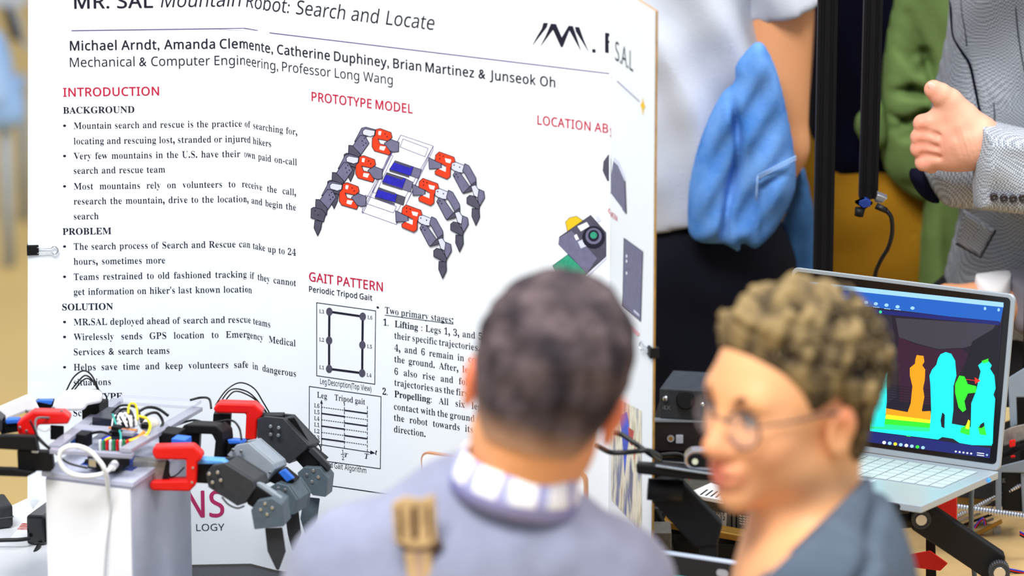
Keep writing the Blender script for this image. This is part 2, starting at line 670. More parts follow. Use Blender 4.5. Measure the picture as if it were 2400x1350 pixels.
# ---- lettering: words from the built-in typeface, laid on the folded sheet
# letter outlines as plain numbers (letter, advance, contours as x, y pairs in 1/200 of the size)
SERIF = [
    ('a', 102, [[76,-3,67,-2,62,3,60,10,45,1,28,-3,19,-1,12,3,8,10,6,19,9,31,19,41,35,49,59,57,59,72,56,84,51,87,44,88,34,86,31,82,34,76,37,69,33,60,23,57,13,61,10,70,11,77,15,83,28,92,48,95,66,93,78,87,85,77,87,63,87,19,88,12,91,10,95,12,98,8,88,0],[45,10,52,12,59,19,59,50,46,45,38,37,35,25,38,14]]),
    ('b', 107, [[13,-3,13,116,11,128,2,131,2,136,41,136,41,83,52,92,66,95,76,93,84,89,92,82,97,73,101,62,102,49,100,35,96,22,89,12,80,4,69,-1,57,-3,44,0,31,8,16,-3],[54,4,63,7,69,15,72,28,73,48,72,64,69,75,63,81,55,83,46,80,41,72,41,20,43,11,47,6]]),
    ('c', 87, [[46,-3,36,-1,26,3,18,11,11,20,7,32,6,45,7,58,12,71,19,81,28,88,40,93,52,95,65,93,74,89,81,82,83,73,79,64,70,61,64,62,60,67,58,75,59,78,59,81,57,87,50,88,41,85,35,74,33,56,35,37,41,23,50,14,61,11,71,14,81,21,85,18,74,6,61,-1]]),
    ('d', 110, [[42,-3,32,-1,23,3,16,10,10,20,7,31,6,44,7,58,11,71,17,81,24,89,33,93,43,95,56,92,66,83,66,119,63,128,52,131,52,136,95,136,95,22,97,12,105,8,105,3,88,2,66,-3,66,12,56,1],[51,8,60,12,66,23,66,72,61,80,52,84,44,81,39,74,36,63,35,46,36,29,39,17,44,11]]),
    ('e', 90, [[46,-3,35,-1,25,3,17,10,11,20,7,33,6,47,7,60,11,72,18,81,26,89,36,93,47,95,62,92,74,83,82,70,84,52,84,49,35,49,38,29,46,17,59,13,71,16,80,26,85,22,74,8,61,0],[35,57,60,57,60,64,58,83,54,87,48,88,41,85,36,76,35,61]]),
    ('f', 64, [[4,0,4,5,12,7,15,10,16,22,16,82,5,82,5,92,16,92,16,105,18,119,25,130,37,136,52,138,63,137,71,133,77,126,78,119,75,109,67,106,58,109,55,116,57,125,58,127,59,129,58,131,54,132,49,131,46,128,44,116,44,92,61,92,61,82,44,82,44,19,47,8,59,5,59,0]]),
    ('g', 97, [[43,-42,26,-40,14,-36,7,-30,4,-22,8,-14,20,-8,10,0,7,9,8,16,13,22,30,33,17,40,9,50,7,63,8,72,12,80,18,86,26,91,47,95,69,91,94,91,94,80,80,80,85,71,87,61,86,52,82,45,70,34,51,31,47,31,42,31,34,28,30,21,33,16,42,15,52,15,77,12,85,9,90,4,94,-11,91,-24,81,-34,65,-40],[47,37,53,39,57,43,59,63,57,82,53,87,47,88,41,87,37,82,34,63,37,43,41,39],[48,-35,65,-33,75,-28,78,-20,77,-15,74,-12,61,-10,29,-10,24,-15,22,-22,23,-27,28,-31,36,-34]]),
    ('h', 113, [[5,0,5,5,13,8,16,17,16,119,14,128,6,131,6,136,44,136,44,79,57,91,72,95,87,91,96,81,98,63,98,17,100,8,108,5,108,0,60,0,60,5,62,5,68,8,70,17,70,65,68,77,65,80,60,81,52,78,44,70,44,17,46,8,54,5,54,0]]),
    ('i', 59, [[30,108,19,112,15,123,19,134,24,137,30,138,36,137,41,134,45,123,44,117,41,112],[5,0,5,5,14,8,16,17,16,75,14,85,6,87,6,92,44,92,44,17,46,8,54,5,54,0]]),
    ('j', 62, [[32,108,21,112,17,123,18,129,21,134,32,138,38,137,42,134,46,129,47,123,42,113,38,109],[11,-42,-3,-39,-13,-31,-17,-21,-13,-12,-4,-9,4,-12,8,-20,6,-26,3,-31,5,-34,9,-35,15,-34,17,-30,19,-16,19,74,17,85,7,88,7,92,47,92,47,-6,45,-22,38,-33,26,-40]]),
    ('k', 107, [[5,0,5,5,14,8,16,17,16,118,14,128,6,131,6,136,44,136,44,50,68,74,73,83,70,86,62,87,61,87,61,92,103,92,103,87,92,85,82,77,66,62,103,10,107,6,112,5,112,0,63,0,63,5,65,5,70,6,71,9,69,15,48,44,44,40,44,17,46,8,54,5,54,0]]),
    ('l', 59, [[5,0,5,5,14,8,16,17,16,118,14,128,6,131,6,136,44,136,44,17,46,8,54,5,54,0]]),
    ('m', 165, [[5,0,5,5,13,8,16,17,16,75,14,85,6,88,6,92,44,92,44,79,56,91,71,95,82,93,91,87,95,78,108,91,124,95,139,91,147,81,150,63,150,17,152,8,160,5,160,0,112,0,112,5,120,8,122,17,122,65,120,77,117,80,112,81,104,78,97,71,97,17,99,8,106,5,106,0,59,0,59,5,67,8,69,17,69,65,67,77,64,80,59,81,51,78,44,70,44,17,45,8,53,5,53,0]]),
    ('n', 113, [[5,0,5,5,13,8,16,17,16,75,14,85,6,88,6,92,44,92,44,80,57,91,72,95,87,91,96,81,98,63,98,17,100,8,108,5,108,0,60,0,60,5,62,5,68,8,70,17,70,65,68,77,65,80,60,81,52,78,44,70,44,17,46,8,54,5,54,0]]),
    ('o', 100, [[50,-3,38,-1,27,3,18,11,11,21,7,33,6,46,7,59,11,71,18,81,27,89,38,93,50,95,62,93,73,89,82,81,89,71,93,60,94,46,93,32,89,20,82,11,73,3,62,-1],[50,3,57,5,62,12,65,24,65,46,65,68,62,81,57,87,50,89,43,87,38,81,36,68,35,46,36,24,38,12,43,5]]),
    ('p', 111, [[5,-41,5,-37,12,-35,15,-30,16,-19,16,72,14,84,6,88,6,92,43,92,43,78,49,88,58,93,69,95,79,93,87,89,94,81,100,72,103,60,104,48,103,34,100,22,94,11,87,4,78,-1,68,-3,54,0,44,10,44,-17,45,-29,50,-35,59,-37,59,-41],[58,8,66,11,71,18,74,30,75,46,72,74,67,81,59,83,51,80,44,70,44,20,50,11]]),
    ('q', 108, [[52,-41,52,-37,64,-34,67,-25,67,9,56,0,42,-3,32,-1,23,3,16,10,11,19,7,30,6,43,7,57,12,70,19,80,28,88,38,93,51,95,64,92,77,84,92,95,95,95,95,-25,97,-34,105,-37,105,-41],[53,9,62,12,67,20,67,72,65,81,61,86,53,88,45,85,39,78,36,65,35,46,36,30,39,18,45,11]]),
    ('r', 86, [[5,0,5,5,14,8,16,17,16,75,14,85,6,87,6,92,43,92,43,75,56,90,69,95,77,94,82,91,85,86,86,79,83,70,74,66,66,69,62,74,56,77,48,72,44,57,44,17,47,8,59,5,59,0]]),
    ('s', 86, [[45,-3,26,2,22,3,18,1,15,-3,11,-3,11,31,16,31,20,20,26,12,33,6,42,4,53,8,57,17,55,25,46,31,32,39,16,50,12,58,11,66,13,77,19,87,29,93,42,95,49,94,59,92,61,91,63,91,69,95,73,95,73,66,68,66,64,76,59,83,52,87,44,88,35,85,31,77,34,69,44,63,57,56,72,45,75,38,77,28,74,15,68,5,58,-1]]),
    ('t', 68, [[37,-3,26,-1,20,3,16,11,14,21,14,83,6,83,6,89,26,110,38,126,43,126,43,92,62,92,62,83,43,83,43,24,45,15,50,12,56,15,61,22,66,20,59,7,49,0]]),
    ('u', 112, [[39,-3,27,-1,19,5,15,15,14,29,14,74,12,84,3,88,3,92,42,92,42,22,45,14,53,11,61,13,68,20,68,74,66,84,56,88,56,92,96,92,96,21,99,12,107,9,107,4,89,2,68,-3,68,12,55,1]]),
    ('v', 91, [[42,-3,11,74,7,84,-1,87,-1,92,49,92,49,88,46,88,40,86,38,82,39,80,55,36,70,75,72,81,69,86,61,88,61,92,91,92,91,88,83,83,77,72,48,-3]]),
    ('w', 129, [[36,-3,5,79,2,85,-3,87,-3,92,41,92,41,87,36,86,34,82,34,79,36,75,50,38,63,70,60,79,57,86,50,88,50,92,96,92,96,87,90,86,88,82,88,80,89,78,100,42,114,76,115,82,113,86,106,88,106,92,133,92,133,88,127,85,123,77,91,-3,86,-3,66,59,42,-3]]),
    ('x', 95, [[1,0,1,4,10,9,18,17,37,41,13,78,7,85,1,87,1,92,50,92,50,88,44,87,42,83,44,77,55,61,67,76,70,83,68,86,60,88,60,92,93,92,93,88,84,84,76,76,59,55,87,11,90,6,95,5,95,0,46,0,46,5,53,6,55,9,52,18,41,34,29,18,25,10,27,6,34,4,35,4,35,0]]),
    ('y', 89, [[16,-42,9,-41,3,-37,-1,-32,-2,-25,1,-16,11,-12,19,-15,22,-23,22,-24,22,-26,23,-29,26,-29,34,-22,38,-13,42,-1,11,75,7,82,5,86,-1,87,-1,92,48,92,48,87,40,86,38,82,39,79,40,76,55,35,69,72,70,77,71,82,68,86,60,87,60,92,89,92,89,87,82,84,77,72,48,-7,38,-29,28,-39]]),
    ('z', 87, [[4,0,4,4,50,86,38,86,29,84,21,81,17,74,13,64,8,64,9,92,82,92,82,87,37,7,45,7,58,9,66,13,73,21,77,32,82,32,80,0]]),
    ('A', 130, [[-3,0,-3,5,7,9,15,22,61,139,67,139,114,26,122,10,127,7,132,5,132,0,68,0,68,5,80,7,84,14,81,24,75,39,31,39,23,21,23,18,22,14,26,8,37,5,38,5,38,0],[34,48,72,48,53,95]]),
    ('B', 132, [[5,0,5,5,13,6,19,10,21,15,22,24,22,110,21,123,15,129,5,131,5,136,66,136,95,132,112,122,118,104,114,90,104,80,85,74,107,66,120,55,125,39,121,23,111,10,94,3,71,0],[54,75,56,75,70,77,78,81,83,90,85,103,84,115,80,123,74,128,64,129,56,127,54,116],[66,7,77,9,84,15,88,24,90,38,88,52,83,62,73,67,59,69,54,69,54,19,57,10]]),
    ('C', 139, [[76,-3,58,-1,41,6,27,17,17,31,10,48,8,68,10,87,17,105,27,119,41,130,58,136,77,139,92,137,109,131,115,130,121,132,125,139,130,139,130,92,125,92,117,108,106,121,93,129,79,132,63,128,52,116,45,96,43,67,45,41,53,22,65,11,83,7,95,9,107,13,118,21,128,32,133,26,118,10,99,0]]),
    ('D', 148, [[6,0,6,5,19,9,21,14,22,22,22,111,21,121,18,127,13,130,4,131,4,136,66,136,88,134,106,128,121,118,131,105,137,88,139,68,135,38,122,17,99,4,68,0],[66,7,78,9,88,14,95,22,102,41,104,68,102,95,95,114,83,125,66,129,56,126,54,115,54,21,56,10]]),
    ('E', 132, [[4,0,4,5,13,6,19,9,21,14,22,23,22,110,21,121,18,127,13,130,5,131,5,136,119,136,119,95,114,95,110,111,101,121,88,126,69,128,59,128,55,124,54,116,54,73,58,73,69,75,77,80,82,89,86,103,91,103,91,35,86,35,81,54,77,60,72,64,55,66,54,66,54,20,57,10,69,8,93,12,103,16,110,22,122,43,128,43,120,0]]),
    ('F', 120, [[5,0,5,5,13,7,19,10,21,16,22,25,22,112,21,121,18,126,4,131,4,136,117,136,117,95,112,95,106,115,100,121,92,125,68,128,60,128,55,125,54,119,54,74,57,74,68,75,76,81,82,90,85,103,90,103,90,35,85,35,82,50,76,60,68,65,56,67,54,67,54,24,56,13,62,7,76,5,76,0]]),
    ('G', 151, [[80,-3,60,-1,42,6,28,16,17,31,10,48,8,68,10,88,17,105,28,119,42,130,58,136,77,139,93,137,110,131,115,130,121,132,125,139,130,139,130,92,125,92,114,113,98,127,89,131,80,132,64,128,52,116,46,96,43,68,46,40,54,20,61,11,71,6,82,4,92,5,98,8,101,14,102,21,102,38,101,46,98,51,82,54,82,59,149,59,149,54,136,51,133,38,133,9,106,0]]),
    ('H', 156, [[5,0,5,5,13,6,19,9,21,15,22,24,22,113,21,121,18,126,13,129,5,131,5,136,72,136,72,131,61,129,56,124,54,113,54,75,102,75,102,113,100,124,95,129,84,131,84,136,151,136,151,131,137,126,135,121,134,113,134,24,137,10,142,7,151,5,151,0,84,0,84,5,98,9,101,15,102,24,102,66,54,66,54,24,55,15,58,9,63,6,72,5,72,0]]),
    ('I', 78, [[4,0,4,5,18,10,21,15,22,22,22,115,22,123,19,127,4,131,4,136,73,136,73,131,58,127,55,123,54,115,54,23,56,13,61,8,73,5,73,0]]),
    ('J', 98, [[32,-19,15,-16,3,-7,-1,7,0,13,3,18,13,22,24,18,28,8,25,0,23,-6,25,-10,31,-12,37,-11,41,-7,44,6,44,109,42,122,36,128,24,131,24,136,94,136,94,131,82,128,77,122,76,109,76,26,73,6,65,-8,51,-17]]),
    ('K', 152, [[5,0,5,5,14,6,19,9,22,15,22,24,22,113,21,121,19,126,13,129,5,131,5,136,72,136,72,131,61,129,56,124,54,113,54,70,96,111,102,119,104,125,100,129,87,131,87,136,145,136,145,131,142,131,124,125,103,107,81,85,138,14,145,7,155,5,155,0,84,0,84,5,91,5,96,6,99,10,94,20,59,64,54,59,54,24,55,15,58,9,63,6,72,5,72,0]]),
    ('L', 127, [[5,0,5,5,13,6,19,9,21,15,22,24,22,113,21,121,19,127,13,129,5,131,5,136,74,136,74,131,62,129,56,124,54,113,54,25,55,14,60,9,70,8,94,12,103,17,110,24,122,46,127,46,120,0]]),
    ('M', 189, [[4,0,4,5,13,6,18,9,21,15,22,24,22,114,21,124,16,129,4,131,4,136,55,136,94,42,134,136,184,136,184,131,171,126,168,121,167,113,167,25,168,13,173,7,184,5,184,0,118,0,118,5,129,7,134,13,135,25,135,119,86,0,80,0,31,116,31,24,32,14,36,9,41,6,50,5,50,0]]),
    ('N', 147, [[120,-3,32,104,32,23,33,15,35,9,41,6,50,5,50,0,5,0,5,5,16,7,21,12,23,23,23,116,11,129,5,131,5,136,47,136,116,50,116,112,115,123,110,129,99,131,99,136,143,136,143,131,134,129,129,127,126,121,126,112,126,-3]]),
    ('O', 156, [[78,-3,63,-2,50,2,38,9,28,17,20,28,13,40,9,53,8,68,10,82,13,96,20,108,28,118,39,127,51,133,64,137,79,139,93,137,106,134,118,127,128,119,137,108,143,96,147,83,148,68,147,53,143,40,137,28,128,17,118,9,106,2,92,-2],[79,4,94,8,104,20,111,40,113,68,111,96,104,116,92,128,77,132,62,128,52,116,45,96,43,68,46,40,53,20,64,8]]),
    ('P', 124, [[5,0,5,5,13,6,19,9,21,15,22,24,22,113,21,121,18,126,13,129,5,131,5,136,64,136,86,134,100,131,109,126,116,118,120,109,122,99,119,83,109,72,94,64,72,61,54,61,54,24,55,15,58,9,63,6,72,5,72,0],[54,68,60,68,73,70,81,75,85,84,87,98,86,112,82,121,75,127,64,128,56,126,54,119]]),
    ('Q', 156, [[113,-34,88,-31,69,-19,56,0,42,6,30,15,21,26,14,38,10,53,8,68,10,82,13,96,20,108,28,118,39,127,51,133,64,137,79,139,93,137,106,134,118,127,128,119,137,108,143,96,147,83,148,68,145,45,135,26,119,10,98,0,107,-13,118,-21,132,-24,146,-22,147,-27,130,-33],[79,4,94,8,105,20,111,40,113,68,111,96,104,116,92,128,77,132,62,128,52,116,45,96,43,68,46,40,53,20,64,8]]),
    ('R', 141, [[5,0,5,5,13,6,19,9,21,15,22,24,22,113,21,121,18,126,13,129,5,131,5,136,65,136,91,133,109,127,120,116,124,100,121,85,111,74,94,67,129,15,135,8,142,5,143,5,143,0,101,0,60,63,54,63,54,24,55,15,58,9,63,6,72,5,72,0],[54,70,61,70,74,71,83,77,89,86,90,100,88,116,80,125,67,128,57,126,54,115]]),
    ('S', 116, [[13,-3,13,47,19,47,25,28,33,15,44,7,59,4,69,6,76,11,81,18,83,27,79,38,67,48,48,57,33,66,23,75,17,86,15,99,16,110,20,120,26,128,34,134,44,138,55,139,68,137,84,133,87,133,89,132,93,134,95,139,101,139,101,95,96,95,87,115,74,128,58,132,49,131,42,127,37,121,36,113,37,106,41,100,56,90,75,81,94,69,104,56,107,40,105,28,101,17,94,9,84,2,71,-2,57,-3,47,-2,37,0,29,3,25,4,21,2,18,-3]]),
    ('T', 126, [[27,0,27,5,37,6,42,9,45,15,46,24,46,129,44,129,30,127,19,120,12,109,9,95,3,95,3,136,122,136,122,94,117,94,112,114,99,125,80,129,78,129,78,24,79,15,82,9,88,6,98,5,98,0]]),
    ('U', 147, [[74,-4,50,-1,34,9,25,24,22,46,22,113,21,121,18,126,13,129,4,131,4,136,72,136,72,131,60,129,55,124,54,113,54,42,55,26,61,15,69,9,82,7,101,11,113,25,117,47,117,113,116,121,113,126,107,129,98,131,98,136,141,136,141,131,134,129,129,126,126,113,126,54,123,27,113,10,97,0]]),
    ('V', 127, [[63,-4,13,113,7,125,2,129,-4,131,-4,136,63,136,63,131,50,129,46,126,45,122,48,113,77,43,104,112,106,122,105,126,102,129,89,131,89,136,132,136,132,131,122,127,114,114,68,-4]]),
    ('W', 182, [[51,-3,10,117,4,127,-5,131,-5,136,54,136,54,131,45,129,42,122,44,111,66,46,90,105,85,119,80,128,68,131,68,136,131,136,131,131,120,129,117,123,119,115,141,49,161,110,163,121,160,128,150,131,150,136,186,136,186,131,177,125,171,113,133,-3,127,-3,94,92,57,-3]]),
    ('X', 140, [[3,0,3,5,16,9,27,20,58,62,23,115,14,127,5,131,4,131,4,136,73,136,73,131,68,131,59,129,57,124,60,116,79,86,96,111,101,123,98,129,87,131,87,136,136,136,136,131,135,131,127,129,120,126,106,111,84,79,123,17,130,8,137,5,138,5,138,0,71,0,71,5,72,5,83,7,86,12,82,24,62,54,41,24,37,13,41,7,52,5,52,0]]),
    ('Y', 127, [[30,0,30,5,39,6,44,9,47,15,48,24,48,53,14,115,4,128,0,130,-4,130,-4,136,62,136,62,130,58,130,50,129,46,124,49,117,74,67,99,109,104,121,100,128,89,130,88,130,88,136,131,136,131,130,122,126,114,117,80,61,80,24,81,15,83,9,89,6,98,5,98,0]]),
    ('Z', 132, [[6,0,6,3,82,128,64,128,42,125,34,121,28,115,18,94,13,94,17,136,121,136,121,132,46,9,71,9,90,11,104,18,114,31,121,49,126,49,121,0]]),
    ('0', 112, [[56,-2,40,0,27,7,18,18,11,33,8,51,7,72,8,93,11,110,18,125,27,136,40,143,56,145,72,143,84,136,94,125,100,110,104,92,105,72,104,51,100,33,94,18,84,7,72,0],[56,11,65,15,71,27,74,72,71,116,65,128,56,132,47,128,41,116,38,72,41,27,47,15]]),
    ('1', 112, [[19,0,19,11,36,11,43,13,46,24,46,124,32,109,26,104,20,103,12,107,8,118,22,123,39,133,53,144,76,144,76,24,78,14,86,11,102,11,102,0]]),
    ('2', 112, [[7,0,7,21,37,51,56,73,65,91,67,111,66,120,63,127,58,131,52,133,43,130,37,124,34,113,33,98,23,99,15,103,10,109,8,118,9,125,13,131,19,137,27,141,52,145,72,143,86,136,95,125,98,112,95,98,87,84,71,66,46,41,26,22,73,22,83,26,89,36,91,42,103,42,102,0]]),
    ('3', 112, [[49,-2,24,1,10,10,6,22,7,29,11,34,23,38,24,26,29,18,37,14,47,12,59,15,68,24,72,41,70,52,64,60,54,66,41,68,28,68,28,80,42,80,53,82,61,88,65,97,67,109,66,119,63,126,58,131,50,133,44,131,39,128,34,117,33,102,22,103,14,106,9,111,7,119,10,129,18,137,32,143,51,145,71,143,85,136,94,126,98,112,95,100,89,90,79,82,67,76,83,71,97,60,101,52,103,41,101,30,98,21,86,7,69,0]]),
    ('4', 112, [[36,0,36,11,42,11,53,13,57,17,58,25,58,37,3,37,3,49,59,143,87,143,87,50,108,50,108,37,87,37,87,25,88,17,92,13,104,11,106,11,106,0],[17,50,58,50,58,85,58,104,59,124,56,117,52,109,47,101,44,95]]),
    ('5', 112, [[49,-2,25,2,12,11,8,22,9,28,12,33,24,36,26,25,33,16,46,12,58,15,67,25,71,44,69,57,64,66,55,72,43,74,31,73,21,70,12,74,18,143,94,143,95,106,84,106,82,113,79,119,73,121,31,121,28,84,37,86,50,87,71,84,87,76,98,63,101,44,100,32,96,22,84,8,67,0]]),
    ('6', 112, [[59,-2,45,0,33,5,23,15,15,28,11,45,9,66,12,97,23,122,31,131,41,139,53,143,66,145,87,142,98,134,101,123,100,117,96,112,89,108,77,107,76,119,72,129,64,133,54,130,45,119,40,103,37,80,48,85,65,88,81,85,94,77,102,64,105,46,102,27,93,11,79,1],[59,11,66,13,71,19,75,29,76,44,75,58,71,68,65,74,57,75,46,72,37,66,39,41,44,24,51,14]]),
    ('7', 112, [[33,0,86,121,34,121,25,118,22,111,21,101,9,101,10,143,105,143,105,133,50,0]]),
    ('8', 112, [[55,-2,39,-1,27,3,18,9,11,17,7,26,6,36,8,48,14,58,35,72,25,80,17,88,12,98,11,108,15,126,21,134,30,140,42,144,57,145,76,142,89,135,97,124,100,110,98,99,92,91,73,77,88,69,98,59,104,49,106,38,102,21,92,9,76,1],[60,84,71,94,74,110,72,121,66,130,56,133,49,132,43,127,40,120,39,111,40,102,44,95],[56,9,65,11,72,16,76,24,78,34,76,43,71,51,49,64,37,53,34,45,33,36,35,25,39,17,46,11]]),
    ('9', 112, [[45,-2,26,1,16,10,13,21,15,28,22,32,31,17,37,12,46,11,61,17,70,36,75,69,63,59,46,55,31,58,18,66,10,79,7,96,8,110,12,122,19,131,28,139,40,143,53,145,67,143,79,138,89,129,96,116,101,99,103,78,100,47,89,21,82,12,72,4,60,0],[55,69,67,73,75,83,73,105,69,120,62,129,54,131,46,129,41,123,37,112,36,98,38,82,44,73]]),
    ('.', 44, [[22,22,13,19,10,10,13,2,22,-2,30,2,34,10,30,19]]),
    (',', 44, [[12,-24,25,-17,33,-6,35,5,33,15,29,22,21,25,13,21,9,13,12,5,19,2,19,-10,12,-20]]),
    (':', 44, [[22,92,13,88,10,80,13,71,22,68,30,71,34,80,30,88],[22,22,13,19,10,10,13,2,22,-2,30,2,34,10,30,19]]),
    ("'", 38, [[15,92,23,92,28,120,28,143,10,143,10,120]]),
    ('&', 125, [[99,68,84,46,65,68,80,80,88,92,90,104,86,119,74,130,57,134,39,130,27,119,22,102,27,85,38,71,21,59,10,46,6,31,10,14,23,3,40,-2,53,0,67,6,83,19,99,0,124,0,96,32,110,50,119,68],[71,32,57,21,42,16,31,20,25,31,28,40,36,49,49,58],[42,104,46,113,56,117,64,115,70,110,72,103,69,93,54,81,46,92]]),
    ('-', 65, [[57,53,8,53,8,35,57,35]]),
    ('•', 71, [[35,93,23,90,14,81,11,68,14,56,23,47,35,43,48,47,57,56,60,68,57,81,48,90]]),
    ('(', 65, [[33,46,37,81,46,111,62,139,52,139,31,112,18,80,13,46,18,13,31,-19,52,-46,62,-46,46,-19,37,12]]),
    (')', 65, [[31,46,28,12,18,-19,2,-46,13,-46,34,-19,47,13,52,46,47,80,34,112,13,139,2,139,18,111,28,81]]),
]
